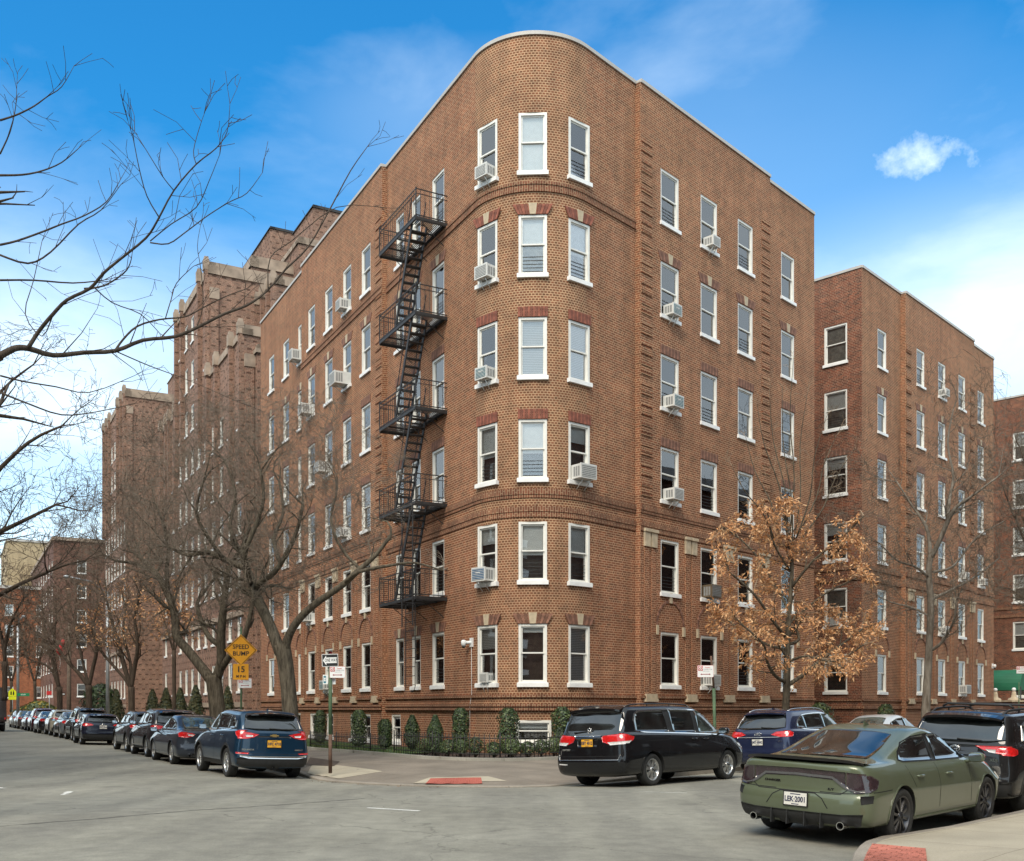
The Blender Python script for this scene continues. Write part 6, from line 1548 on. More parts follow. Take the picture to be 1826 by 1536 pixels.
# ================================================================= fire escape
sp = main.s_of_px
M_FE = mat('fire_escape_black', (.020, .018, .017), .6, var=.5, scale=9)
def fire_escape():
    uR = sp_('R'); uL = sp_('L')
    p0, t, n = main.at(uR); base = p0+n*.6
    root = thing('fire_escape', 'black iron fire escape with stacked balconies and steep stairs on the left face', 'fire escape', (base.x, base.y, 5.0))
    Wd = 1.12; Ln = uR-uL
    def P(u, d, z): q, _, _n = main.at(u); q = q+n*d; return (q.x, q.y, z)
    T = Vector((t.x, t.y, 0)); Nn = Vector((n.x, n.y, 0)); Zv = Vector((0, 0, 1))
    def bar(m, a, b, w=.028, h=None):
        h = h or w; a = Vector(a); b = Vector(b); d = b-a
        s = d.cross(Zv); s = (s.normalized() if s.length > 1e-4 else T)*w; up = s.cross(d).normalized()*h
        m.obox(a-s/2-up/2, d, s, up)
    zs = [ZS+FLH*k-.12 for k in range(1, 6)]
    for k, z in enumerate(zs):
        m = MB()
        for d in (.06, Wd): bar(m, P(uL, d, z), P(uR, d, z), .045, .10)
        for u in (uL, uR): bar(m, P(u, .0, z), P(u, Wd, z), .045, .10)
        # floor slats run along the wall, with a stair opening at the outer left half
        nsl = 16
        for i in range(nsl):
            d = .1+(Wd-.16)*i/(nsl-1)
            hole = (uL+1.15, uL+2.75) if (d > .48 and k > 0) else None
            if hole: bar(m, P(uL, d, z), P(hole[0], d, z), .034, .012); bar(m, P(hole[1], d, z), P(uR, d, z), .034, .012)
            else: bar(m, P(uL, d, z), P(uR, d, z), .034, .012)
        for i in range(5): u = uL+Ln*i/4; bar(m, P(u, 0, z-.05), P(u, Wd, z-.05), .03, .05)
        pl = wpart('platform', m.mesh('platform', M_FE), root)
        r = MB()
        for h in (.95, .80, .10):
            for a, b in ((P(uL, Wd, z+h), P(uR, Wd, z+h)), (P(uL, 0, z+h), P(uL, Wd, z+h)), (P(uR, 0, z+h), P(uR, Wd, z+h))): bar(r, a, b, .026, .03 if h != .80 else .018)
        nb = int(Ln/.17)
        for i in range(nb+1): u = uL+Ln*i/nb; bar(r, P(u, Wd, z), P(u, Wd, z+.95), .013)
        for i in range(1, 7): d = Wd*i/7; bar(r, P(uL, d, z), P(uL, d, z+.95), .013); bar(r, P(uR, d, z), P(uR, d, z+.95), .013)
        for u in (uL, uR):
            bar(r, P(u, Wd, z), P(u, Wd, z+1.0), .034)
        wpart('railing', r.mesh('railing', M_FE), root)
        for u in (uL+.25, uL+Ln*.5, uR-.25):
            b = MB(); bar(b, P(u, Wd-.35, z-.04), P(u, .0, z-.6), .02); wpart('bracket', b.mesh('bracket', M_FE), root)
        if k > 0:
            s = MB(); zt, zb = z+.02, zs[k-1]+.03; ua, ub_ = uL+2.75, uL+1.25; d0, d1 = .52, 1.04
            for d in (d0, d1): bar(s, P(ua, d, zt), P(ub_, d, zb), .035, .13)
            ns = 13
            for i in range(1, ns):
                f = i/ns; u = ua+(ub_-ua)*f; zz = zt+(zb-zt)*f; a = Vector(P(u, d0, zz)); s.obox(a-T*.09, T*.2, Nn*(d1-d0), Zv*.025)
            for d in (d0, d1): bar(s, P(ua-.05, d, zt+.85), P(ub_+.05, d, zb+.85), .022); bar(s, P(ub_, d, zb), P(ub_, d, zb+.85), .022)
            wpart('stair', s.mesh('stair', M_FE), root)
    # drop ladder and its guide rails on the right
    l = MB(); ul, ur = uR-1.05, uR-.25; d = Wd-.08
    for u in (ul, ur): bar(l, P(u, d, zs[0]-2.9), P(u, d, zs[0]+1.1), .03, .02)
    for i in range(13): z = zs[0]-2.85+.3*i; bar(l, P(ul, d, z), P(ur, d, z), .02)
    for u in (ul, ur): l.tube([P(u, d, zs[0]-2.9), P(u+.02, d+.05, zs[0]-3.05), P((ul+ur)/2, d+.1, zs[0]-3.08)], .012, 5)
    wpart('ladder', l.mesh('ladder', M_FE), root)
    g = MB()
    for u in (ul-.06, ur+.06): bar(g, P(u, Wd+.03, zs[0]-.9), P(u, Wd+.03, zs[1]), .04, .03)
    wpart('ladder_guide', g.mesh('ladder_guide', M_FE), root)
def sp_(w): return S_FE_R if w == 'R' else S_FE_L
S_FE_R = sp(780)+.78; S_FE_L = S_FE_R-5.0
# the outer left corner of the balcony shows at photo column 676
def proj_px(u, d): q, t, n = main.at(u); q = q+n*d; return CX+F*q.x/q.y
lo, hi = S_FE_R-9, S_FE_R-1
n_fe = main.at(S_FE_R)[2]
for _ in range(40):
    mid = (lo+hi)/2; q = main.at(mid)[0]+n_fe*1.12
    if CX+F*q.x/q.y < 677: lo = mid
    else: hi = mid
S_FE_L = lo
fire_escape()
# ================================================================= air conditioners
M_ACW = mat('ac_casing', (.62, .61, .57), .5, var=.06); M_ACG = mat('ac_grille', (.25, .25, .24), .6, var=.2, scale=20); M_ACT = mat('ac_teal_back', (.035, .14, .17), .5, var=.15); M_ACB = mat('ac_brown', (.12, .085, .05), .6, var=.2); M_ACBL = mat('ac_blue', (.05, .12, .22), .5, var=.2)
def ac_mesh(kind, w, h, d):
    k = ('ac', kind, w, h, d)
    if k in WM: return WM[k]
    m = MB(); body = MB(); x = w/2; cm = M_ACB if kind == 'brown' else M_ACW
    body.box(-x, x, -d, .10, 0, h)                      # y negative = outwards
    body.box(-x-.012, x+.012, -d-.012, -d+.03, -.012, h+.012)
    g = MB(); bm_ = {'teal': M_ACT, 'blue': M_ACBL}.get(kind, M_ACG)
    g.box(-x+.03, x-.03, -d-.018, -d-.011, .03, h-.03)
    for i in range(7): z = .05+(h-.1)*i/6; g.box(-x+.035, x-.035, -d-.026, -d-.018, z-.006, z+.006, 1)
    if kind == 'teal' or kind == 'blue': g.box(-.10, .10, -d-.028, -d-.018, h*.58, h*.66, 1)
    for sx in (-1, 1):
        for i in range(3):
            yy = -d+.06+i*.10; g.box(min(sx*(x+.001), sx*(x+.005)), max(sx*(x+.001), sx*(x+.005)), yy, yy+.07, .06, h-.07, 2)
    b = MB(); 
    for sx in (-.5, .5): b.tube([(sx*x, -d*.85, -.015), (sx*x, -.02, -.30)], .014, 6); b.tube([(sx*x, -d*.85, -.015), (sx*x, .0, -.015)], .012, 6)
    r = (body.mesh('casing', cm), g.mesh('grille', [bm_, M_ACW if kind != 'brown' else M_ACB, M_ACG]), b.mesh('bracket', M_ACW)); WM[k] = r; return r
def ac(label, path, off_, u, z, w=.56, h=.40, d=.42, kind='grey', lat=0.0):
    w *= .88; h *= .88; d *= .72
    p, t, n = path.at(u); q = p+n*off_(u)+t*lat
    root = thing('air_conditioner', label, 'air conditioner', (q.x, q.y, z), math.atan2(t.y, t.x), 'window air conditioners')
    a, b, c = ac_mesh(kind, w, h, d); link('casing', a, root); link('grille', b, root); link('bracket', c, root)
FN = ['ground', 'second', 'third', 'fourth', 'fifth', 'top']
def acm(px, k, desc, **kw):
    ac(desc, main, off, sp(px), ZS+FLH*k+.16, **kw)
acm(868, 5, 'small grey air conditioner in the top floor window left of the rounded corner', lat=.05)
acm(868, 4, 'grey air conditioner in the fifth floor window left of the rounded corner', lat=.05, w=.6, h=.43)
acm(868, 3, 'teal backed air conditioner in the fourth floor window left of the rounded corner', kind='teal', lat=.05)
acm(868, 1, 'blue backed white air conditioner in the second floor window left of the corner', kind='blue', w=.66, h=.46, d=.5)
acm(868, 0, 'little white air conditioner in the ground floor window left of the corner', w=.4, h=.32, d=.2)
acm(1034, 2, 'large grey air conditioner on white arms in the third floor window right of the corner', w=.72, h=.48, d=.55)
acm(1186, 4, 'teal backed air conditioner in the fifth floor of the first right hand column', kind='teal')
acm(1186, 3, 'teal backed air conditioner in the fourth floor of the first right hand column', kind='teal', w=.62, h=.44, d=.5)
acm(1186, 2, 'grey air conditioner on the third floor of the first right hand column', w=.62, h=.42, d=.5)
acm(1256, 5, 'small white air conditioner with an arm in the top floor second right column', w=.5, h=.38)
acm(1256, 1, 'brown air conditioner on the second floor behind the orange leaves', kind='brown', w=.7, h=.5)
acm(1256, 0, 'white air conditioner behind the street sign on the ground floor', w=.6, h=.42)
acm(626, 5, 'grey air conditioner on the top floor two windows left of the fire escape', w=.6, h=.45, d=.5)
acm(536, 5, 'large grey air conditioner on the top floor above the far trees', w=.7, h=.52, d=.7)
acm(626, 4, 'big beige air conditioner jutting from the fifth floor left face', kind='grey', w=.75, h=.55, d=.85)
acm(562, 4, 'white air conditioner on the fifth floor near the far end of the left face', w=.66, h=.5, d=.7)
acm(593, 3, 'white air conditioner on the fourth floor behind the bare branches', w=.66, h=.5, d=.7)
acm(626, 2, 'grey air conditioner on the third floor behind the bare branches', w=.6, h=.42, d=.5)
acm(562, 1, 'white air conditioner on the second floor above the tree fork', w=.6, h=.42, d=.55)
acm(593, 0, 'white air conditioner on the ground floor behind the one way sign', w=.6, h=.42, kind='teal')
o2 = lambda u: (.25 if pf2.s_of_px(1606) <= u <= pf2.s_of_px(1729) else 0)
ac('white air conditioner on the top floor of the second building', pf2, o2, pf2.s_of_px(1671), ZS+FLH*5+.16, kind='grey')
ac('white air conditioner on the third floor of the second building', pf2, o2, pf2.s_of_px(1707), ZS+FLH*2+.16)
ac('white air conditioner on the third floor at the far end of the second building', pf2, o2, pf2.s_of_px(1749), ZS+FLH*2+.16, w=.5)
ac('white air conditioner on the second floor of the second building behind the pale tree', pf2, o2, pf2.s_of_px(1671), ZS+FLH*1+.16)
ac('large white air conditioner on the ground floor of the second building', pf2, o2, pf2.s_of_px(1707), ZS+.16, w=.75, h=.5, d=.5)
ac('white air conditioner low on the end wall of the second building', pe2, lambda u: 0, pe2.s_of_px(1490), ZS+FLH+.16, w=.6)
# ================================================================= security cameras
M_CAMW = mat('camera_white', (.75, .75, .73), .4, var=.04)
def seccam(label, q, t, n, z):
    root = thing('security_camera', label, 'security camera', (q.x, q.y, z), math.atan2(t.y, t.x), 'security cameras')
    m = MB(); m.box(-.09, .09, -.05, .0, -.14, .14); link('mount', m.mesh('mount', M_CAMW), root)
    m = MB(); m.tube([(0, -.02, 0), (-.12, -.16, .0)], .05, 8); m.lathe([(.001, -.11), (.06, -.09), (.085, -.02), (.085, .06), (.06, .10), (.001, .11)], 12, 0, (-.20, -.2, -.02)); link('housing', m.mesh('housing', M_CAMW), root)
    m = MB(); m.lathe([(.001, -.16), (.05, -.14), (.065, -.10)], 12, 0, (-.20, -.2, -.02)); link('lens', m.mesh('lens', M_GBLK), root)
u = sp(842); p, t, n = main.at(u); seccam('white dome camera on the brick wall left of the rounded corner', p+n*off(u), t, n, EYE+(HY-1146)/F*p.y)
cb_ = MB(); q = p+n*(off(u)+.05); zc = EYE+(HY-1152)/F*p.y
cb_.tube([(q.x+.02, q.y, zc), (q.x+.03, q.y, zc-1.5), (q.x-.03, q.y-.0, zc-1.9), (q.x-.02, q.y-.05, .5)], .006, 5)
tag(cb_.build('cable', M_CAMW), 'thin pale cable running down the brick below the dome camera', 'cable')
u = pf2.L-.25; p, t, n = pf2.at(u); seccam('white camera at the far corner of the second building', p+n*0, t, n, EYE+(HY-1188)/F*p.y)
# ================================================================= signs
M_SY = mat('sign_amber', (.82, .36, .015), .45, var=.05, scale=3); M_SYG = mat('sign_lime', (.75, .80, .02), .5, var=.04); M_SBK = mat('sign_black', (.012, .012, .012), .5); M_SW = mat('sign_white', (.78, .78, .76), .5, var=.04)
M_SR = mat('sign_red', (.55, .03, .03), .5, var=.08); M_SDR = mat('sign_maroon', (.30, .02, .035), .5); M_SG = mat('sign_green', (.01, .22, .09), .5, var=.08); M_SGR = mat('sign_greytext', (.42, .42, .44), .6); M_POLEG = mat('post_green', (.07, .12, .06), .7, var=.4, scale=5); M_POLEB = mat('post_rust', (.10, .055, .035), .8, var=.5, scale=5); M_GALV = mat('galvanised', (.40, .42, .43), .5, .6, var=.15)
def panel(name, pts, parent, m_, y=0, th=.004, loc=(0, 0, 0), back=None):
    """flat sign plate in local x,z facing -y"""
    mb = MB(); n = len(pts); V = [(x, y, z) for x, z in pts]+[(x, y+th, z) for x, z in pts]
    A = sum(pts[i][0]*pts[(i+1) % n][1]-pts[(i+1) % n][0]*pts[i][1] for i in range(n))
    f = tuple(range(n)); mb.add(V, [f, tuple(i+n for i in f)[::-1]]+[(i, i+n, (i+1) % n+n, (i+1) % n) for i in range(n)])
    o = link(name, mb.mesh(name, m_, True), parent); o.location = loc; return o
def rrect(w, h, r=.03, k=4):
    P = []
    for cx_, cz, a0_ in ((w/2-r, h/2-r, 0), (-w/2+r, h/2-r, 90), (-w/2+r, -h/2+r, 180), (w/2-r, -h/2+r, 270)):
        for i in range(k+1): a = R(a0_+90*i/k); P.append((cx_+r*math.cos(a), cz+r*math.sin(a)))
    return P
def text_on(s, size, parent, x, z, m_, y=-.004, sx=1.0, bold=0.004, ext=.001, rot=0):
    o = link('lettering', text_mesh(s, size, m_, sx=sx, bold=bold, ext=ext), parent); o.location = (x, y, z); o.rotation_euler = (R(90), rot, 0); return o
def post(root, h, m_lo, m_hi, split=.0, r=.03, z0=0):
    m = MB(); 
    if split: m.tube([(0, .0, z0), (0, .0, split)], r, 8, 0); m.tube([(0, 0, split), (0, 0, h)], r, 8, 1)
    else: m.tube([(0, 0, z0), (0, 0, h)], r, 8, 1)
    link('post', m.mesh('post', [m_lo, m_hi]), root)
def parking(root, x, z, s=1.0, y=-.045, name='parking_plate', arrow=0, parent=None):
    W_, H_ = .46*s, .34*s
    p = panel(name, rrect(W_, H_, .02), root, M_SW, y=0, loc=(x, y, z))
    panel('panel_border', rrect(W_+.012, H_+.012, .022), p, M_SR, y=.0045, th=.002)
    sq = panel('symbol', rrect(.135*s, .135*s, .012), p, M_SR, y=-.003, th=.002, loc=(-.145*s, 0, .085*s))
    m = MB(); m.tube([(.05*s*math.cos(a), -.006, .05*s*math.sin(a)) for a in [2*math.pi*i/16 for i in range(17)]], .009*s, 5); m.tube([(-.035*s, -.006, .035*s), (.035*s, -.006, -.035*s)], .009*s, 5); link('symbol', m.mesh('symbol', M_SW), sq)
    text_on('P', .08*s, sq, 0, 0, M_SW, y=-.006, bold=.001)
    text_on('Tuesday', .045*s, p, .055*s, .11*s, M_SR, bold=.0005); text_on('9:30AM-11AM', .042*s, p, .07*s, .055*s, M_SGR, bold=.0003)
    text_on('STREET CLEANING', .024*s, p, .02*s, -.0*s, M_SGR, bold=.0)
    m = MB(); hx = .15*s; m.box(-hx+.03, hx-.03, -.004, -.002, -.085*s-.008, -.085*s+.008)
    for sg in (-1, 1): m.add([(sg*hx, -.004, -.085*s), (sg*(hx-.04), -.004, -.085*s+.022), (sg*(hx-.04), -.004, -.085*s-.022)], [(0, 1, 2)])
    link('arrow', m.mesh('arrow', M_SDR, True), p); return p
# speed bump sign : post stands on the left pavement
def ground_h(v): return walk_h(v.x, v.y)
b = at(430, 1280, 31.5); b.z = .1
root = thing('road_sign', 'amber diamond SPEED BUMP sign over a 15 MPH plate on a green post', 'road sign', b, R(6))
post(root, 4.0, M_POLEG, M_POLEG); zc = EYE+(HY-1160)/F*31.5-b.z; h_ = .485
dia = panel('sign_plate', [(0, -h_), (h_, 0), (0, h_), (-h_, 0)], root, M_SY, loc=(0, -.05, zc))
hh = h_-.035; fr = MB()
for (a, b_) in (((0, -hh), (hh, 0)), ((hh, 0), (0, hh)), ((0, hh), (-hh, 0)), ((-hh, 0), (0, -hh))): fr.tube([(a[0], -.004, a[1]), (b_[0], -.004, b_[1])], .008, 4)
link('sign_border', fr.mesh('sign_border', M_SBK), dia)
text_on('SPEED', .19, dia, 0, .10, M_SBK, sx=.95, bold=.0025); text_on('BUMP', .19, dia, 0, -.105, M_SBK, bold=.0025)
mp2 = panel('speed_plate', rrect(.46, .48, .03), root, M_SY, loc=(0, -.06, EYE+(HY-1198.5)/F*31.5-b.z)); text_on('15', .25, mp2, 0, .07, M_SBK, bold=.006); text_on('M P H', .11, mp2, 0, -.14, M_SBK, bold=.003)
parking(root, .12, EYE+(HY-1218.5)/F*31.5-b.z, .85)
# one way sign
b = gp(589, 1379, .07); Yb = b.y; s_ = Yb/F
root = thing('road_sign', 'black and white ONE WAY arrow sign over parking plates on a rusty post', 'road sign', b, R(4))
post(root, EYE+(HY-1190)*s_-b.z+.05, M_POLEB, M_POLEG, EYE+(HY-1310)*s_-b.z, r=.045); 
m = MB(); m.tube([(.0, -.0, EYE+(HY-1195)*s_-b.z), (.01, -.01, EYE+(HY-1170)*s_-b.z)], .025, 6, 0); link('post', m.mesh('post', M_POLEB), root)
zw = EYE+(HY-1178)*s_-b.z; wx = 27*s_
ow = panel('arrow_plate', rrect(wx, 20.5*s_, .012), root, M_SBK, loc=(0, -.07, zw)); ow.rotation_euler = (0, R(-2), 0)
panel('panel_border', rrect(wx+.025, 20.5*s_+.025, .016), ow, M_SW, y=.005, th=.002)
a_ = wx*.47; panel('arrow', [(-a_, 0), (-a_*.52, 8.8*s_), (-a_*.52, 5.0*s_), (a_*.93, 5.0*s_), (a_*.93, -5.0*s_), (-a_*.52, -5.0*s_), (-a_*.52, -8.8*s_)], ow, M_SW, y=-.002, th=.001)
text_on('ONE WAY', 8.2*s_, ow, 1.6*s_, 0, M_SBK, y=-.004, sx=.56, bold=.0015)
parking(root, 13*s_, EYE+(HY-1199)*s_-b.z, 27*s_/.46, y=-.06)
pb = panel('small_plate', rrect(9*s_, 17*s_, .01), root, M_SW, loc=(-9*s_, .03, EYE+(HY-1212)*s_-b.z)); panel('symbol', rrect(4.5*s_, 13*s_, .01), pb, mat('sign_teal', (.02, .16, .22), .5), y=-.003, th=.002, loc=(-1*s_, 0, 0)); text_on('BUS', .05, pb, -1*s_, 0, M_SW, y=-.006, rot=R(90))
pb = panel('small_plate', rrect(6.5*s_, 13*s_, .01), root, M_SW, loc=(6*s_, .03, EYE+(HY-1214)*s_-b.z)); text_on('P', .08, pb, 0, 0, M_SGR)
# right hand parking sign on a leaning post
b0 = along(van_p, 5.4, -2.6); b = Vector((b0.x, b0.y, .08)); kx = (1276-CX)/F; b = Vector((kx*b.y, b.y, .08)); s_ = b.y/F
root = thing('parking_sign', 'white parking sign with red arrow on a leaning green post behind the minivan', 'parking sign', b, R(-6))
m = MB(); zt = EYE+(HY-1170)*s_-b.z; zm = EYE+(HY-1228)*s_-b.z; m.tube([(0, 0, 0), (-3*s_, 0, zm)], .045, 8, 1); m.tube([(-3*s_, 0, zm), (-8*s_, 0, zt)], .03, 8, 0); link('post', m.mesh('post', [M_POLEB, M_POLEG]), root)
parking(root, -18*s_, EYE+(HY-1197.5)*s_-b.z, 28*s_/.46, y=-.06)
b = Vector(((1817-CX)/F*58, 58, .1)); root = thing('parking_sign', 'white parking sign by the green awning at the right edge', 'parking sign', b, R(-6)); post(root, 3.0, M_POLEG, M_POLEG); parking(root, .12, EYE+(HY-1195)/F*58-.1, 1.15)
# far street furniture on the left
Yf = 88.0
b = Vector(((32-CX)/F*Yf, Yf, 0)); root = thing('street_lamp', 'tall grey lamp pole at the far left crossing', 'street lamp', b)
m = MB(); m.tube([(0, 0, 0), (0, 0, 1.0)], .19, 10); m.tube([(0, 0, 1), (0, 0, 8.6)], [.13, .09], 10); m.tube([(0, 0, 8.5), (.3, -.4, 9.1), (1.0, -1.2, 9.3)], .05, 6); link('post', m.mesh('post', M_GALV), root)
m = MB(); m.lathe([(.02, .12), (.16, .08), (.2, -.02), (.12, -.1), (.02, -.12)], 10, 0, (1.15, -1.35, 9.3)); link('lamp_head', m.mesh('lamp_head', M_GALV), root)
m_ = panel('street_name_plate', rrect(1.05, .26, .03), root, M_SG, loc=(.55, -.2, EYE+(HY-1239)/F*Yf)); text_on('67 AV', .16, m_, 0, 0, M_SW)
b = Vector(((22.5-CX)/F*86, 86, 0)); root = thing('road_sign', 'lime pentagon school crossing sign at the far left', 'road sign', b)
post(root, 3.4, M_GALV, M_GALV); zc = EYE+(HY-1236)/F*86; q = panel('sign_plate', [(-.33, -.28), (.33, -.28), (.33, .12), (0, .40), (-.33, .12)], root, M_SYG, loc=(0, -.05, zc)); panel('speed_plate', rrect(.66, .26, .02), root, M_SYG, loc=(0, -.05, zc-.43))
m = MB()
for x in (-.1, .1): m.add([(x-.05, -.005, -.16), (x+.05, -.005, -.18), (x+.06, -.005, .02), (x+.02, -.005, .14), (x-.04, -.005, .12), (x-.06, -.005, .0)], [(0, 1, 2, 3, 4, 5)]); m.lathe([(.001, -.03), (.035, 0), (.001, .03)], 8, 0, (x, -.005, .18))
link('symbol', m.mesh('symbol', M_SBK), q)
b = Vector(((88-CX)/F*84, 84, 0)); root = thing('road_sign', 'small red sign on a post between the far trees', 'road sign', b); post(root, 3.2, M_GALV, M_GALV); panel('sign_plate', rrect(.42, .3, .02), root, M_SR, loc=(0, -.05, EYE+(HY-1236)/F*84)); panel('sign_plate', rrect(.42, .18, .02), root, M_SW, loc=(.1, -.05, EYE+(HY-1242.5)/F*84))
b = Vector(((110-CX)/F*84, 84, 0)); root = thing('road_sign', 'grey arrow sign on a post left of the wooden pole', 'road sign', b); post(root, 3.3, M_GALV, M_GALV); q = panel('arrow_plate', rrect(.62, .22, .02), root, M_SBK, loc=(0, -.05, EYE+(HY-1238)/F*84)); panel('arrow', [(-.28, 0), (-.16, .08), (-.16, .03), (.26, .03), (.26, -.03), (-.16, -.03), (-.16, -.08)], q, M_SW, y=-.003, th=.002)
b = Vector(((123-CX)/F*80, 80, 0)); root = thing('utility_pole', 'brown wooden pole beside the far brick corner', 'utility pole', b); m = MB(); m.tube([(0, 0, 0), (0, 0, 3), (.05, 0, 8.2)], [.17, .16, .12], 10); link('post', m.mesh('post', mat('pole_wood', (.12, .09, .065), .9, var=.3)), root)
b = Vector(((192-CX)/F*62, 62, .1)); root = thing('street_lamp', 'slim grey lamp pole beside the conifer hedge', 'street lamp', b); m = MB(); m.tube([(0, 0, 0), (0, 0, 8.5)], [.12, .08], 10); m.tube([(0, 0, 8.4), (-.6, -1.0, 9.0), (-1.3, -2.2, 9.1)], .045, 6); link('post', m.mesh('post', M_GALV), root); m = MB(); m.lathe([(.02, .1), (.18, .05), (.2, -.03), (.02, -.1)], 10, 0, (-1.4, -2.4, 9.1)); link('lamp_head', m.mesh('lamp_head', M_GALV), root)
# delivery truck at the left edge
Yt = 72.0; b = Vector(((-22-CX)/F*Yt, Yt, 0)); root = thing('delivery_truck', 'dark brown box delivery truck parked at the left edge of the far street', 'truck', b, R(29.6))
M_TRK = paint('truck_brown', (.035, .022, .018), .1, .35, .2)
m = MB(); m.box(-1.15, 1.15, -.0, 5.2, .75, 3.05); m.box(-1.18, 1.18, -.03, .02, .70, 3.1); link('body', m.mesh('body', M_TRK), root)
m = MB(); m.box(-.95, .95, -.05, -.03, .95, 2.85); link('door', m.mesh('door', M_TRK), root)
for x in (-1.08, 1.08): m = MB(); m.box(x-.05, x+.05, -.06, -.03, .85, 1.0); link('tail_light', m.mesh('tail_light', M_TRED), root)
m = MB(); m.box(-1.1, 1.1, -.25, 0, .5, .62); link('bumper', m.mesh('bumper', M_PLAS), root)
for y in (.9, 4.2):
    for x in (-1.0, 1.0):
        ty, ri = wheel_meshes(.4, .25, 7, M_RIM); w_ = link('wheel', ty, root, (x, y, .4)); w_.rotation_euler = (0, 0, R(-90) if x < 0 else R(90)); link('rim', ri, w_)
# ================================================================= awning, pedestals at the third building
pA = at(1773, 1240, 66.0); q0 = V2(pA.x-.6, pA.y); tdir = V2(DR.y, -DR.x); 
root = thing('awning', 'green barrel awning over the entrance at the right edge', 'awning', (q0.x, q0.y, .2), 0)
M_AWN = mat('awning_green', (.012, .13, .065), .6, var=.15, scale=1.2)
m = MB(); zb = EYE+(HY-1226)/F*66; zt = EYE+(HY-1196)/F*66; Rr = zt-zb; Ls = 2.35; dpt = V2(-tdir.y, tdir.x)
n_ = 14; rad = Rr
xs_ = at(1800, 1240, 66.0); start = V2(q0.x, q0.y); endp = start+tdir*((1808-CX)/F*66-q0.x)/tdir.x*.96
rows = []
for e in (start, endp):
    rows.append([(e.x+dpt.x*(-Rr*.9*math.cos(a)), e.y+dpt.y*(-Rr*.9*math.cos(a)), zb+Rr*math.sin(a)) for a in [math.pi*i/n_ for i in range(n_+1)]])
for j in range(n_): m.add([rows[0][j], rows[1][j], rows[1][j+1], rows[0][j+1]], [(0, 1, 2, 3)])
m.add(rows[1], [tuple(range(n_+1))]); m.add(rows[0], [tuple(range(n_+1))[::-1]])
for a, b_ in ((rows[0][0], rows[1][0]), (rows[1][0], rows[1][-1]), (rows[1][-1], rows[0][-1])): m.quad(a, b_, (b_[0], b_[1], b_[2]-.22), (a[0], a[1], a[2]-.22))
wpart('canopy', m.mesh('canopy', M_AWN, False), root)
m = MB()
for e in (rows[1][0], rows[1][-1]): m.tube([(e[0], e[1], .1), (e[0], e[1], zb)], .04, 8)
wpart('post', m.mesh('post', M_IRON), root)
tt = text_mesh('67-40', .2, M_SW, bold=.003); o = wpart('lettering', tt, root, (endp.x+.0, endp.y, zb-.12)); o.location = ((rows[1][0][0]+rows[1][-1][0])/2+tdir.x*.03, (rows[1][0][1]+rows[1][-1][1])/2+tdir.y*.03, zb-.11); o.rotation_euler = (R(90), 0, math.atan2(tdir.y, tdir.x)+R(90))
def pedestal(label, px, Y, pxtop):
    b = Vector(((px-CX)/F*Y, Y, .1)); root = thing('entrance_pedestal', label, 'pedestal', b, R(10)); s = Y/F; z = EYE-.1
    m = MB(); w = .42; m.box(-w, w, -w, w, 0, z+(HY-1252)*s, 0); link('pier', m.mesh('pier', M_BRICKX), root)
    m = MB(); zz = z+(HY-1252)*s; m.box(-w-.06, w+.06, -w-.06, w+.06, zz, zz+.1); m.lathe([(.34, 0), (.30, .1), (.16, .16), (.13, .35), (.10, .5), (.02, .52)], 12, 0, (0, 0, zz+.1)); link('cap', m.mesh('cap', M_STONE), root)
    m = MB(); m.lathe([(.02, 0), (.10, .05), (.12, .14), (.08, .22), (.01, .24)], 10, 0, (0, 0, zz+.6)); link('lamp_globe', m.mesh('lamp_globe', M_SW), root)
pedestal('stone capped brick pedestal with a globe under the green awning', 1808, 60.5, 1235); pedestal('smaller stone capped pedestal with an orange planter left of the awning', 1775, 62.5, 1245)
# ================================================================= garden fence, shrubs, hedge
def fence_run(name, label, pts, z0, h, sp_b=.13, post_every=2.4):
    root = thing(name, label, 'fence', (pts[0].x, pts[0].y, z0), group='low iron garden fences')
    L = 0; acc = []
    for a, b in zip(pts, pts[1:]): acc.append((L, a, b)); L += (b-a).length
    def at_(s):
        for l, a, b in reversed(acc):
            if s >= l: d = (b-a); return a+d*((s-l)/d.length)
    r = MB(); 
    for hz in (.14, h-.10): r.tube([(p.x, p.y, z0+hz) for p in pts], .014, 5)
    wpart('rail', r.mesh('rail', M_IRON), root)
    b = MB(); n = int(L/sp_b)
    for i in range(n+1):
        p = at_(min(L-.001, i*sp_b)); b.tube([(p.x, p.y, z0), (p.x, p.y, z0+h)], .0125, 4); b.tube([(p.x, p.y, z0+h), (p.x, p.y, z0+h+.04)], [.014, .002], 4)
    wpart('pickets', b.mesh('pickets', M_IRON), root); root.children[-1]['kind'] = 'stuff'
    for i in range(int(L/post_every)+1):
        p = at_(min(L-.001, i*post_every)); m = MB(); m.tube([(p.x, p.y, z0), (p.x, p.y, z0+h+.06)], .02, 6); wpart('post', m.mesh('post', M_IRON), root)
fl_ = [p for p in offset_poly(G1, .35)]
def near(px_lo, px_hi): return [p for p in fl_ if p.y > 20 and px_lo <= CX+F*p.x/p.y <= px_hi and p.y < 60]
fence_run('iron_fence', 'low black iron fence along the lawn behind the one way sign', near(545, 702), .24, .55, .11)
fence_run('iron_fence', 'black iron fence curving round the corner planting bed', near(700, 1130), .24, .68, .15)
M_HED = mat('shrub_leaf', (.045, .075, .022), .55, var=.5, scale=25); M_HED2 = mat('shrub_leaf_dark', (.020, .034, .014), .6, var=.5, scale=25); M_CON = mat('conifer_leaf', (.055, .055, .018), .8, var=.5, scale=20); M_TWIG = mat('shrub_stem', (.06, .045, .03), .9)
M_HOL = mat('shrub_leaf_pale', (.10, .13, .04), .5, var=.4, scale=25)
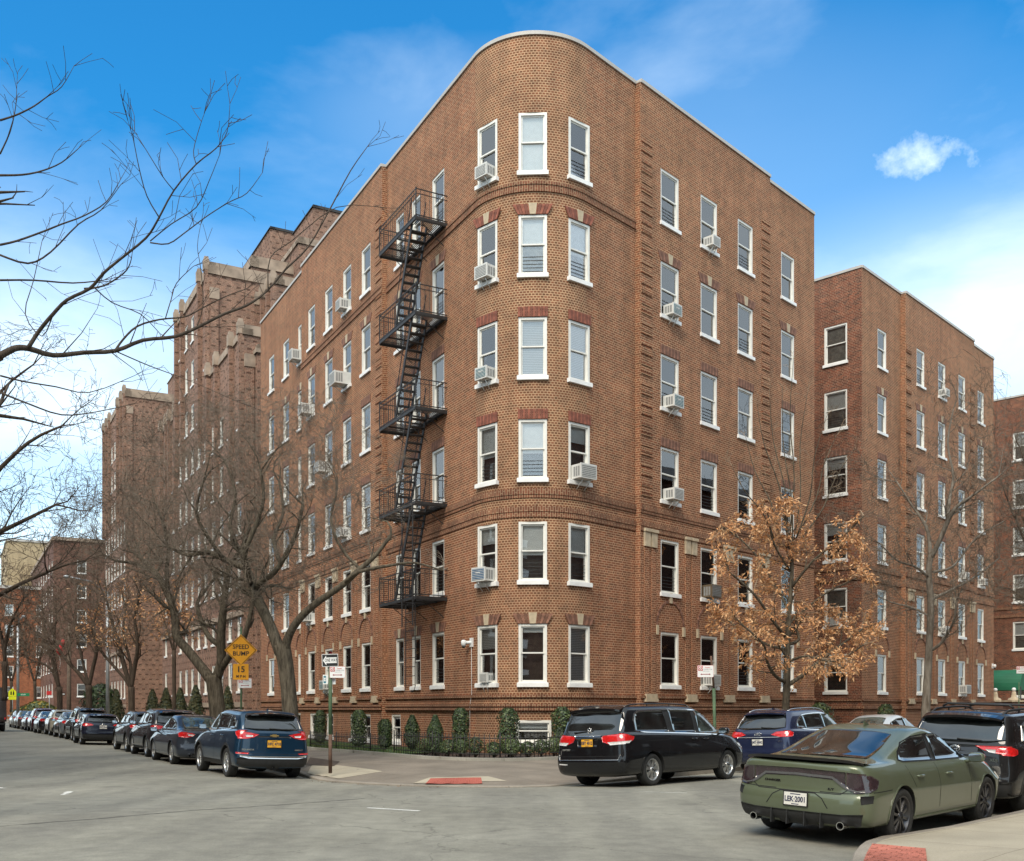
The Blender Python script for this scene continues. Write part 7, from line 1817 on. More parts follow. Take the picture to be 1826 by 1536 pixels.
def leaf_blob(rx, ry, h, n, size, prof, seed, mats_, z0=.1, lump=.12):
    """shrub crown: leaf faces spread through an uneven volume"""
    rn = random.Random(seed); m = MB()
    for i in range(n):
        z = rn.random(); a = rn.uniform(0, 2*math.pi); rr = prof(z)*(1-.55*rn.random()**2.2)*(1+lump*mnoise.noise(Vector((math.cos(a)*1.6+seed, math.sin(a)*1.6, z*h*2.2)))*2.2)
        c = Vector((rx*rr*math.cos(a), ry*rr*math.sin(a), z0+z*h)); d = Vector((math.cos(a), math.sin(a), rn.uniform(-.3, .9))).normalized()
        u = d.cross(Vector((rn.uniform(-1, 1), rn.uniform(-1, 1), rn.uniform(-1, 1)))).normalized(); v = d.cross(u); s = size*rn.uniform(.6, 1.3)
        dd = d*.35+v*rn.uniform(-.8, .8); u2 = u
        m.add([c-u2*s*.45, c-v*s*.9+d*s*.1, c+u2*s*.45, c+v*s*.9+d*s*.3], [(0, 1, 2, 3)], rn.choice((0, 0, 0, 1, 1, 2)))
    return m
LM = {}
def shrub(label, base, w, h, kind='round', n=1500, size=.05, group=None, mats_=None, cat='shrub', name='shrub', seed=None, prof=None):
    root = thing(name, label, cat, base, random.uniform(0, 6), group)
    prof = prof or {'col': lambda z: (min(1, z*6+.55))*(1-max(0, z-.82)/.18*.75)**.6, 'ball': lambda z: math.sqrt(max(.02, 1-(2*z-1)**2)), 'cone': lambda z: min(1, .6+z*3)*(1-max(0, z-.25)/.78)**.72, 'irr': lambda z: (min(1, z*3+.35))*(1-max(0, z-.6)/.4*.8)}[kind]
    m = leaf_blob(w/2, w/2, h*.93, n, size, prof, seed or hash_i(label), None); link('foliage', m.mesh('foliage', mats_ or [M_HED, M_HED2, M_HOL]), root)
    s = MB(); s.tube([(0, 0, 0), (0, 0, h*.6)], [.03, .01], 6)
    rn = random.Random(5)
    for i in range(8): a = rn.uniform(0, 6.28); s.tube([(0, 0, h*.1*i/2), (w*.35*math.cos(a), w*.35*math.sin(a), h*(.2+.09*i))], [.012, .004], 4)
    link('stem', s.mesh('stem', M_TWIG), root)
    return root
def hash_i(s): return sum((i+1)*ord(ch) for i, ch in enumerate(s)) % 9973
def in_garden(px, d=1.2):
    """point in the planting bed at photo column px, d metres behind the edging"""
    best = min((p for p in offset_poly(G1, d) if 20 < p.y < 60), key=lambda p: abs(CX+F*p.x/p.y-px)); k = (px-CX)/F
    # slide along edging direction to hit the column exactly
    return Vector((k*best.y, best.y, .25))
GSH = 'columnar shrubs in front of the brick wall'
for px, ytop, wpx, lb, kd in ((571, 1268, 22, 'dark columnar shrub at the left end of the lawn', 'col'), (640, 1267, 29, 'tall columnar shrub left of the narrow basement window', 'col'), (687, 1285, 26, 'shorter columnar shrub right of the lawn windows', 'col'), (735, 1277, 29, 'loose shrub with a bare stem at the bend of the fence', 'irr'), (776, 1277, 30, 'narrow leaning shrub beside the loose one', 'irr'), (821, 1264, 31, 'tall glossy columnar shrub below the dome camera', 'col'), (907, 1264, 39, 'widest columnar shrub left of the barred basement window', 'col')):
    b = in_garden(px, 1.15 if px > 760 else 1.5); s_ = b.y/F; h = EYE+(HY-ytop)*s_-b.z; shrub(lb, b, wpx*s_*.98, h, kd, 2600, .045, GSH)
rn = random.Random(4)
lows = [(757, 'low green shrub under the loose shrub', .34), (776, 'pale low bush behind the fence bend', .4), (800, 'dense low bush beside the tall glossy shrub', .36), (822, 'low dark bush at the foot of the tall glossy shrub', .34), (848, 'small dark boxwood bush left of the pale bushes', .44), (880, 'low pale yellow green bush in the middle of the bed', .30), (912, 'round pale bush under the widest shrub', .38), (940, 'low bush left of the barred window', .30), (965, 'low bush beneath the barred window', .34), (988, 'dark low bush at the right end of the bed', .42)]
for i, (px, lb, h) in enumerate(lows):
    b = in_garden(px, .62); shrub(lb, b, .50+.1*rn.random(), h+.08, 'ball', 700, .035, 'low bushes along the corner fence', [M_HED, M_HED2, M_HOL] if i % 3 else [M_HOL, M_HED, M_HED])
# shrubs on the far right
for px, ytop, Y, w, lb in ((1464, 1254, 41.5, .95, 'round shrub at the court corner behind the navy suv'), (1580, 1256, 47.0, .8, 'small round shrub behind the white sedan'), (1002, 1262, 31.0, .6, 'shrub peeping over the rear of the minivan')):
    b = Vector(((px-CX)/F*Y, Y, .25)); shrub(lb, b, w, EYE+(HY-ytop)/F*Y-.25, 'col', 1500, .06, 'shrubs by the right hand walls')
for px, ytop, Y, w, lb in ((180, 1218, 70, 2.6, 'big dark rounded evergreen beside the slim lamp pole'), (208, 1228, 68, 1.1, 'leftmost pointed conifer in front of the tower'), (272, 1228, 60.5, 1.15, 'pointed conifer right of the small trees'), (296, 1225, 59.3, 1.1, 'conifer behind the thin oak stem'), (321, 1225, 58, 1.1, 'conifer between the thin oak and the big tree'), (349, 1220, 56.5, 1.15, 'tallest pointed conifer left of the big tree'), (406, 1223, 52.5, 1.0, 'lone pointed conifer right of the big tree')):
    b = Vector(((px-CX)/F*Y, Y, .2)); shrub(lb, b, w, EYE+(HY-ytop)/F*Y-.2, 'cone' if px != 180 else 'ball', 2200, .09 if px != 180 else .14, 'evergreens in front of the tower', [M_CON, M_HED2, M_CON] if px != 180 else [M_HED, M_HED2, M_HED2], cat='conifer' if px != 180 else 'evergreen', name='conifer' if px != 180 else 'evergreen_shrub')
b = Vector(((70-CX)/F*95, 95, .1)); shrub('green and yellow bushes below the far lamp pole', b, 4.5, 2.2, 'irr', 2500, .16, None, [M_HED, M_HOL, mat('yellow_leaf', (.35, .25, .03), .7)])
# lawn
GA = offset_poly(G1, .13); GB = offset_poly(G1, 2.6)
m = MB(); sel = [i for i, p in enumerate(G1) if 30.9 < p.y < 75 and p.x < -3.2]
for i in sel[:-1]:
    a, b, c_, d = GA[i], GA[i+1], GB[i+1], GB[i]; m.quad((a.x, a.y, .262), (b.x, b.y, .262), (c_.x, c_.y, .30), (d.x, d.y, .30))
tag(m.build('lawn', mat('grass_ground', (.05, .085, .022), .95, var=.4, scale=8)), 'green lawn strip behind the edging', kind='structure')
m = MB(); rn = random.Random(2)
for _ in range(16000):
    i = rn.choice(sel[:-1]); f = rn.random(); g = rn.random(); p = GA[i].lerp(GA[i+1], f).lerp(GB[i].lerp(GB[i+1], f), g)
    if p.y > 46 and rn.random() < .5: continue
    a = rn.uniform(0, 6.28); s = .012; h = rn.uniform(.03, .075); dx, dy = math.cos(a)*s, math.sin(a)*s; m.add([(p.x-dx, p.y-dy, .26), (p.x+dx, p.y+dy, .26), (p.x+rn.uniform(-.02, .02), p.y+rn.uniform(-.02, .02), .28+h)], [(0, 1, 2)], rn.choice((0, 0, 1)))
tag(m.build('grass', [mat('grass_blade', (.07, .13, .03), .7, var=.3), mat('grass_blade_dry', (.16, .16, .06), .8)]), 'short green grass blades of the lawn strip', 'grass', kind='stuff')
# fallen leaves and litter in the gutters
m = MB()
for _ in range(900):
    if rn.random() < .5: i = rn.randrange(40, len(C1)-10); p = C1[i]; q = offset_poly([C1[i-1], C1[i], C1[i+1]], -rn.random()**2*.5+.02)[1]
    else: i = rn.randrange(10, len(G1)-5); q = offset_poly([G1[i-1], G1[i], G1[i+1]], rn.uniform(-.25, .8))[1]
    if q.y > 45 or q.y < 10: continue
    inside = seg_dist(q, garden) < .9
    z = (.27 if rn.random() < .5 else walk_h(q.x, q.y)+.01) if inside else road_z(q.x, q.y)+.012
    s = rn.uniform(.02, .045); a = rn.uniform(0, 6.28); m.add([(q.x+s*math.cos(a), q.y+s*math.sin(a), z), (q.x-s*.5*math.sin(a), q.y+s*.5*math.cos(a), z+.012), (q.x-s*math.cos(a), q.y-s*math.sin(a), z), (q.x+s*.5*math.sin(a), q.y-s*.5*math.cos(a), z+.004)], [(0, 1, 2, 3)], rn.choice((0, 0, 1)))
tag(m.build('fallen_leaves', [mat('dead_leaf', (.20, .10, .04), .8, var=.4), mat('dead_leaf_dark', (.09, .05, .03), .8, var=.4)]), 'scattered dead leaves along kerb and bed', 'leaves', kind='stuff')

b = at(106, 1160, 63.0); root = thing('balloon', 'deflated red balloon caught in the far bare tree', 'balloon', b)
m = MB(); m.lathe([(.01, -.35), (.14, -.2), (.22, 0), (.16, .2), (.05, .34), (.01, .36)], 10, 0, (0, 0, 0)); m.lathe([(.01, 0), (.10, .1), (.14, .3), (.02, .45)], 8, 0, (.22, 0, .25)); link('skin', m.mesh('skin', M_SR), root)
m = MB(); m.tube([(0, 0, -.3), (.05, .02, -.8), (-.02, 0, -1.2)], .008, 4); link('string', m.mesh('string', M_SW), root)
# ================================================================= trees
def bark(name, c, c2, sc=9):
    m, t, b = new_mat(name); tcn = nd(t, 'ShaderNodeTexCoord'); mp_ = nd(t, 'ShaderNodeMapping'); mp_.inputs['Scale'].default_value = (1, 1, .18); t.links.new(tcn.outputs['Object'], mp_.inputs[0])
    nz = nd(t, 'ShaderNodeTexNoise'); nz.inputs['Scale'].default_value = sc*1.6; nz.inputs['Detail'].default_value = 8; nz.inputs['Roughness'].default_value = .7; t.links.new(mp_.outputs[0], nz.inputs['Vector'])
    r = nd(t, 'ShaderNodeValToRGB'); e = r.color_ramp.elements; e[0].position = .38; e[1].position = .64; e[0].color = c2+(1,); e[1].color = c+(1,); t.links.new(nz.outputs[0], r.inputs[0]); t.links.new(r.outputs[0], b.inputs['Base Color']); b.inputs['Roughness'].default_value = .95; b.inputs['Specular IOR Level'].default_value = .15
    bp = nd(t, 'ShaderNodeBump'); bp.inputs['Strength'].default_value = .9; bp.inputs['Distance'].default_value = .03; t.links.new(nz.outputs[0], bp.inputs['Height']); t.links.new(bp.outputs[0], b.inputs['Normal'])
    return m
M_BARK = bark('bark_brown', (.15, .125, .09), (.05, .041, .03)); M_BARK2 = bark('bark_twig', (.24, .195, .15), (.13, .105, .08)); M_BARKG = bark('bark_grey', (.26, .23, .19), (.11, .09, .07), 5); M_BARKF = bark('bark_far', (.10, .075, .055), (.05, .037, .028)); M_BARKT = bark('bark_tan', (.42, .32, .22), (.25, .18, .12))
M_BARKM = bark('bark_mid_twig', (.20, .15, .11), (.11, .082, .06))
def smooth_line(P, k=3):
    """Catmull-Rom through (vec, radius) control points"""
    out = []
    for i in range(len(P)-1):
        p0 = P[max(0, i-1)]; p1 = P[i]; p2 = P[i+1]; p3 = P[min(len(P)-1, i+2)]
        for j in range(k):
            t = j/k; a = ((p1[0]*2)+(p2[0]-p0[0])*t+(p0[0]*2-p1[0]*5+p2[0]*4-p3[0])*t*t+(-p0[0]+p1[0]*3-p2[0]*3+p3[0])*t**3)*.5
            out.append((a, p1[1]+(p2[1]-p1[1])*t))
    out.append(P[-1]); return out
class Tree:
    def __init__(s, seed, inside, r_min=.006, up=.12, wob=.32, twig=1.0, leaves=0, leaf_sz=.1, sides=(9, 6, 4, 3), maxlev=4, ang=(28, 62), droop=0.0, shrink=.62, dens=1.0, leaf_zone=None, segl=.32):
        s.rn = random.Random(seed); s.inside = inside; s.rmin = r_min; s.up = up; s.wob = wob; s.tw = twig; s.trunk = MB(); s.crown = MB(); s.leaf = MB(); s.nl = leaves; s.ls = leaf_sz; s.sides = sides; s.maxlev = maxlev; s.ang = ang; s.droop = droop; s.shrink = shrink; s.dens = dens; s.zone = leaf_zone; s.segl = segl
        s.tips = []; s.count = 0; s.ws = .86; s.segs = []; s.vox = {}
    def limb(s, P, big=True, n=None):
        """P: [(Vector, radius)]"""
        q = smooth_line(P); m = s.trunk if big else s.crown
        m.tube([a for a, r in q], [r for a, r in q], n or (s.sides[0] if big else s.sides[1]), 0 if big else 0)
        return q
    def sprout(s, q, lev, t0=.25, count=6, length=2.0, rscale=.55, first=.9):
        """branches off a finished limb"""
        rn = s.rn; n = len(q); tot = sum((q[i+1][0]-q[i][0]).length for i in range(n-1))
        for k in range(count):
            f = t0+(1-t0)*(k+rn.random())/count; i = min(n-2, int(f*(n-1))); p = q[i][0].lerp(q[i+1][0], (f*(n-1))-i); r = q[i][1]
            d = (q[i+1][0]-q[i][0]).normalized(); s.branch(p, s.turn(d, R(rn.uniform(*s.ang))), length*(1-.45*f)*rn.uniform(.6, 1.25), max(s.rmin, r*rscale*rn.uniform(.6, 1)), lev)
        d = (q[-1][0]-q[-2][0]).normalized()
        for _ in range(2): s.branch(q[-1][0], s.turn(d, R(rn.uniform(8, 35))), length*.7*rn.uniform(.6, 1.1), max(s.rmin, q[-1][1]*.8), lev)
    def turn(s, d, a):
        rn = s.rn; x = d.cross(Vector((rn.uniform(-1, 1), rn.uniform(-1, 1), rn.uniform(-1, 1)))).normalized(); return (d*math.cos(a)+x*math.sin(a)).normalized()
    def branch(s, p, d, L, r, lev):
        rn = s.rn
        if L < .12 or s.count > 26000: return
        s.count += 1
        n = max(2, int(L/s.segl)); n = min(n, 9); pts = [p]; rr = [r]; q = p; dd = d
        for i in range(n):
            dd = (dd+Vector((rn.gauss(0, 1), rn.gauss(0, 1), rn.gauss(0, .8)))*s.wob*.5+Vector((0, 0, s.up-s.droop*lev*.25))).normalized()
            nq = q+dd*(L/n)
            if not s.inside(nq):
                c = s.center-nq; dd = (dd+c.normalized()*.9).normalized(); nq = q+dd*(L/n)*.6
                if not s.inside(nq) and rn.random() < .5: break
            q = nq; pts.append(q); rr.append(max(s.rmin*.7, r*(1-.75*(i+1)/n)))
        if len(pts) < 2: return
        for i in range(len(pts)-1): s.segs.append((pts[i], pts[i+1], rr[i])); k_ = (int(pts[i].x*2.2), int(pts[i].y*1.6), int(pts[i].z*2.2)); s.vox[k_] = s.vox.get(k_, 0)+1
        m = s.crown; m.tube(pts, rr, s.sides[min(lev, len(s.sides)-1)], 0 if r > .02 else 1, cap=False)
        if s.nl and lev >= 2 and (s.zone is None or s.zone(q)):
            for _ in range(s.nl): s.add_leaf(pts[rn.randrange(len(pts))], dd)
        if lev < s.maxlev:
            k = int((2.2+L*1.9)*s.tw*(1.0 if lev < s.maxlev-1 else s.dens)*rn.uniform(.7, 1.3))
            for j in range(k):
                f = .2+.8*(j+rn.random())/max(1, k); i = min(len(pts)-2, int(f*(len(pts)-1))); pp = pts[i].lerp(pts[i+1], f*(len(pts)-1)-i)
                s.branch(pp, s.turn((pts[i+1]-pts[i]).normalized(), R(rn.uniform(*s.ang))), L*s.shrink*rn.uniform(.55, 1.1)*(1-.3*f), max(s.rmin*.8, rr[i]*.55), lev+1)
    def fill(s, n, L=.55, cap=14, lev=None, tries=12):
        """more twigs, started from existing ones, where the crown is still thin"""
        rn = s.rn; lev = s.maxlev-1 if lev is None else lev; goal = s.count+n
        for _ in range(n*tries):
            if s.count >= goal: break
            a, b, r = s.segs[rn.randrange(len(s.segs))]; p = a.lerp(b, rn.random())
            k_ = (int(p.x*2.2), int(p.y*1.6), int(p.z*2.2))
            if s.vox.get(k_, 0) > cap: continue
            s.branch(p, s.turn((b-a).normalized(), R(rn.uniform(25, 85))), L*rn.uniform(.5, 1.5), max(s.rmin, r*.6), lev)
    def add_leaf(s, p, d):
        rn = s.rn; l = s.ls*rn.uniform(.6, 1.3); a = (d+Vector((rn.uniform(-1, 1), rn.uniform(-1, 1), rn.uniform(-1.5, .3)))).normalized(); b = a.cross(Vector((rn.uniform(-1, 1), rn.uniform(-1, 1), rn.uniform(-1, 1)))).normalized()*l*.17
        p = p+Vector((rn.uniform(-1, 1), rn.uniform(-1, 1), rn.uniform(-1, 1)))*.05; nn = a.cross(b).normalized()*l*.10
        s.leaf.add([p, p+a*l*.5+b+nn, p+a*l, p+a*l*.5-b+nn], [(0, 1, 2), (0, 2, 3)], rn.choice((0, 0, 1, 2)))
    def build(s, name, label, base, cat='tree', group=None, mt=None, mt2=None, leafm=None):
        root = thing(name, label, cat, base, 0, group)
        if s.trunk.v: wpart('trunk', s.trunk.mesh('trunk', mt or M_BARK), root)
        if s.crown.v: wpart('crown', s.crown.mesh('crown', [mt or M_BARK, mt2 or M_BARK2]), root)
        if s.leaf.v: wpart('leaves', s.leaf.mesh('leaves', leafm), root)
        return root
def ell(c, rx, ry, rz, sq=2.0):
    def f(p): return abs((p.x-c.x)/rx)**sq+abs((p.y-c.y)/ry)**sq+abs((p.z-c.z)/rz)**sq < 1
    return f
LCOL = [(.60, .30, .125), (.44, .20, .08), (.74, .46, .24)]
M_LF = [mat('oak_leaf_%d' % i, c_, .65, var=.25, scale=30) for i, c_ in enumerate(LCOL)]
def limbs(T, Y, lines, rs=None):
    """lines: list of [(px,py,width_px,depth offset)] drawn limbs at distance Y"""
    out = []
    for ln in lines:
        P = [(at(a, b, Y+d), w*T.ws*(Y+d)/F/2) for a, b, w, d in ln]; out.append(T.limb(P))
    return out
# --- big honey locust behind the blue SUV (trunk at column 515)
Y = 27.5
c0 = at(480, 900, 28.5); T = Tree(21, ell(c0, 4.1, 3.6, 3.05, 2.4), r_min=.0052, up=.05, wob=.6, maxlev=5, ang=(30, 75), twig=1.2, shrink=.68); T.center = c0
ls = limbs(T, Y, [
 [(521, 1345, 42, 0), (519, 1300, 36, 0), (514, 1230, 32, 0), (508, 1180, 33, 0), (502, 1150, 36, 0)],
 [(500, 1165, 26, 0), (483, 1120, 23, .1), (467, 1085, 22, .2), (452, 1050, 21, .4), (440, 1015, 17, .8), (430, 985, 13, 1.2)],
 [(506, 1165, 22, 0), (517, 1130, 17, -.2), (537, 1100, 16, -.5), (565, 1075, 15, -.8), (590, 1058, 14, -1.1), (615, 1040, 13, -1.3), (642, 1015, 12, -1.4), (670, 990, 9, -1.5), (697, 955, 7, -1.6)],
 [(452, 1050, 15, .4), (470, 1035, 12, 0), (490, 1020, 11, -.4), (512, 985, 10, -.6), (530, 945, 8, -.8), (540, 900, 6, -1)],
 [(440, 1015, 15, .8), (405, 1000, 12, 1), (370, 985, 11, 1.2), (335, 990, 8, 1.3), (300, 975, 6, 1.3)],
 [(446, 1040, 12, .3), (440, 1010, 11, -.6), (437, 985, 10, -1), (455, 940, 9, -1.2), (470, 890, 7, -1.3), (465, 840, 5, -1.4)],
 [(400, 1000, 10, .9), (372, 960, 8, .4), (350, 915, 6, .2), (362, 860, 5, 0)],
 [(500, 1005, 9, -.3), (488, 960, 8, .3), (505, 915, 6, .8), (498, 860, 5, 1)],
 [(615, 1040, 9, -1.3), (640, 1020, 8, -1.8), (700, 1008, 6, -2), (740, 1004, 4.5, -2.1), (790, 1018, 2.5, -2.2)],
 [(642, 1015, 7, -1.4), (610, 980, 6, -1), (590, 930, 5, -.9), (600, 880, 4, -.8)],
 [(430, 985, 9, 1.2), (410, 940, 8, 1.6), (420, 880, 6, 1.8), (400, 820, 4, 2)]])
for i, q in enumerate(ls[1:]): T.sprout(q, 1, t0=.3 if i < 2 else .2, count=(7, 6, 5, 6, 6, 5, 5, 4, 4, 5)[i], length=1.75)
T.wob = .42; T.fill(10000, .65, 13)
T.build('street_tree', 'large bare dark barked tree with a forked trunk behind the blue suv', Vector((ls[0][0][0].x, ls[0][0][0].y, .1)), group='bare street trees on the left pavement')
# --- second big tree (trunk at column 385)
c0 = at(345, 930, 36); T = Tree(33, ell(c0, 4.6, 3.6, 4.2, 2.4), r_min=.0060, up=.06, wob=.55, maxlev=5, ang=(28, 70), twig=1.2, shrink=.68); T.center = c0
ls = limbs(T, 35.0, [
 [(392, 1300, 36, 0), (387, 1260, 33, 0), (383, 1225, 32, 0), (380, 1205, 34, 0)],
 [(378, 1215, 24, 0), (355, 1185, 20, .2), (335, 1160, 19, .4), (315, 1135, 18, .6), (312, 1100, 16, .8), (300, 1060, 15, 1), (280, 1025, 12, 1.3), (255, 1000, 9, 1.6)],
 [(386, 1210, 22, 0), (395, 1180, 20, -.2), (394, 1140, 19, -.4), (397, 1100, 17, -.6), (402, 1055, 14, -.8), (410, 1010, 9, -1)],
 [(390, 1200, 15, 0), (410, 1170, 14, -.5), (432, 1145, 12, -.9), (446, 1100, 10, -1.2), (455, 1050, 7, -1.4)],
 [(390, 1150, 12, -.4), (372, 1135, 11, .2), (358, 1105, 10, .6), (352, 1075, 8, .8), (368, 1050, 6, 1)],
 [(300, 1060, 10, 1), (297, 1020, 9, .6), (300, 980, 7, .3), (290, 930, 5, 0)],
 [(280, 1025, 8, 1.3), (240, 1005, 7, 1.6), (205, 1000, 5, 1.8), (180, 985, 3, 2)]])
for i, q in enumerate(ls[1:]): T.sprout(q, 1, t0=.4, count=(8, 7, 5, 4, 5, 5)[i], length=2.1)
T.wob = .42; T.fill(8500, .75, 9)
T.build('street_tree', 'large bare tree with a wide V fork left of the amber sign', Vector((ls[0][0][0].x, ls[0][0][0].y, .1)), group='bare street trees on the left pavement')
# --- smaller far trees of the left pavement
def vtree(seed, px, Y_, py0, pyf, fan, label, rmin=.014, leaves=0, leafm=None, cen=None, rad=None, lv=3, tw=.95, cnt=6, length=2.0, mt=None, trunkw=13, zone=None, up=.10, group='bare street trees on the left pavement', fill=1300):
    c = at(*cen, Y_); T = Tree(seed, ell(c, rad[0], rad[0]*.8, rad[1], 2.3), r_min=rmin, up=up, wob=.38, maxlev=lv, leaves=leaves, leaf_sz=.16, twig=tw*1.35, shrink=.68, ang=(22, 55), leaf_zone=zone); T.center = c
    L_ = [[(px, py0, trunkw*1.15, 0), (px+.5, (py0+pyf)/2, trunkw, 0), (px, pyf, trunkw*1.05, 0)]]
    for f in fan:
        L_.append([(px, pyf+4, trunkw*.62, 0)]+[(x, y, w_, d) for x, y, w_, d in f])
    ls = limbs(T, Y_, L_)
    for q in ls[1:]: T.sprout(q, 1, t0=.3, count=cnt, length=length)
    T.nl = leaves if leaves > 1 else 0; T.fill(fill, .6 if leaves < 2 else .5, 8)
    return T.build('street_tree', label, Vector((ls[0][0][0].x, ls[0][0][0].y, .1)), group=group, mt=mt or M_BARKF, mt2=M_BARKM, leafm=leafm)
oz = lambda p: p.z < 9.2
vtree(3, 234, 47.5, 1292, 1225, [[(222, 1190, 10, 0), (212, 1150, 9, .3), (200, 1110, 6, .6), (190, 1070, 4, .8)], [(240, 1190, 9, 0), (246, 1150, 8, -.3), (240, 1100, 6, -.5), (250, 1060, 4, -.8)], [(222, 1210, 6, 0), (200, 1185, 6, .6), (180, 1160, 5, 1), (168, 1125, 3, 1.4)], [(232, 1180, 6, .2), (220, 1130, 5, .6), (225, 1080, 4, 1)]],
 'oak with a few brown leaves left of the pointed conifers', cen=(228, 1075), rad=(3.2, 3.9), leaves=1, leafm=M_LF, zone=lambda p: p.z < 7.6 and p.z > 4.4, rmin=.010, lv=4, tw=.85)
vtree(4, 158, 56, 1288, 1222, [[(140, 1200, 8, 0), (120, 1180, 6, .4), (104, 1155, 5, .8), (90, 1120, 3, 1)], [(166, 1190, 8, 0), (172, 1160, 7, -.3), (165, 1120, 5, -.6), (175, 1080, 3, -.8)], [(150, 1190, 5, .2), (140, 1150, 5, .6), (130, 1100, 3, 1)]],
 'bare vase shaped tree behind the navy hatchback', cen=(150, 1095), rad=(3.6, 4.2), rmin=.014, lv=4, tw=.8)
vtree(5, 106, 66, 1284, 1225, [[(95, 1200, 6, 0), (80, 1185, 4, .4), (62, 1180, 3, .8)], [(96, 1190, 6, 0), (88, 1160, 4, .5), (76, 1120, 3, 1)], [(98, 1180, 5, 0), (96, 1150, 4, -.5), (100, 1100, 3, -.8)]],
 'bare leaning tree beside the small red sign', cen=(92, 1120), rad=(3.4, 4.6), rmin=.017, lv=4, tw=.75, trunkw=11)
vtree(6, 8, 60, 1250, 1180, [[(6, 1150, 8, 0), (-8, 1100, 6, .4), (-20, 1050, 4, 1)], [(10, 1150, 6, 0), (20, 1110, 5, -.4), (40, 1070, 3, -1)]],
 'dark bare tree at the left edge behind the truck', cen=(10, 1070), rad=(3.6, 4.2), rmin=.016, lv=4, tw=.75, trunkw=10, group='bare trees on the far side of the left street')
vtree(8, 310, 45.0, 1300, 1160, [[(300, 1130, 4, 0), (290, 1100, 3, .3)], [(318, 1140, 4, 0), (330, 1110, 3, -.3)], [(309, 1120, 4, 0), (308, 1060, 3, .2)]],
 'thin young oak holding brown leaves between the conifers', cen=(312, 1100), rad=(2.0, 3.1), leaves=3, leafm=M_LF, rmin=.008, lv=3, trunkw=8, length=1.1, fill=150)
vtree(12, 62, 100, 1270, 1215, [[(50, 1180, 5, 0), (40, 1140, 4, 1), (30, 1090, 3, 1)], [(70, 1180, 5, 0), (80, 1130, 4, -1), (75, 1080, 3, -1)]], 'far bare tree between the lamp pole and the dark brick house', cen=(58, 1140), rad=(4.6, 5.2), rmin=.022, lv=4, tw=.8, trunkw=6)
vtree(14, 20, 112, 1270, 1215, [[(10, 1170, 5, 0), (0, 1120, 4, 1)], [(32, 1175, 5, 0), (40, 1130, 3, -1)]], 'farthest bare tree behind the lime school sign', cen=(22, 1145), rad=(5.0, 5.2), rmin=.024, lv=4, tw=.8, trunkw=6)
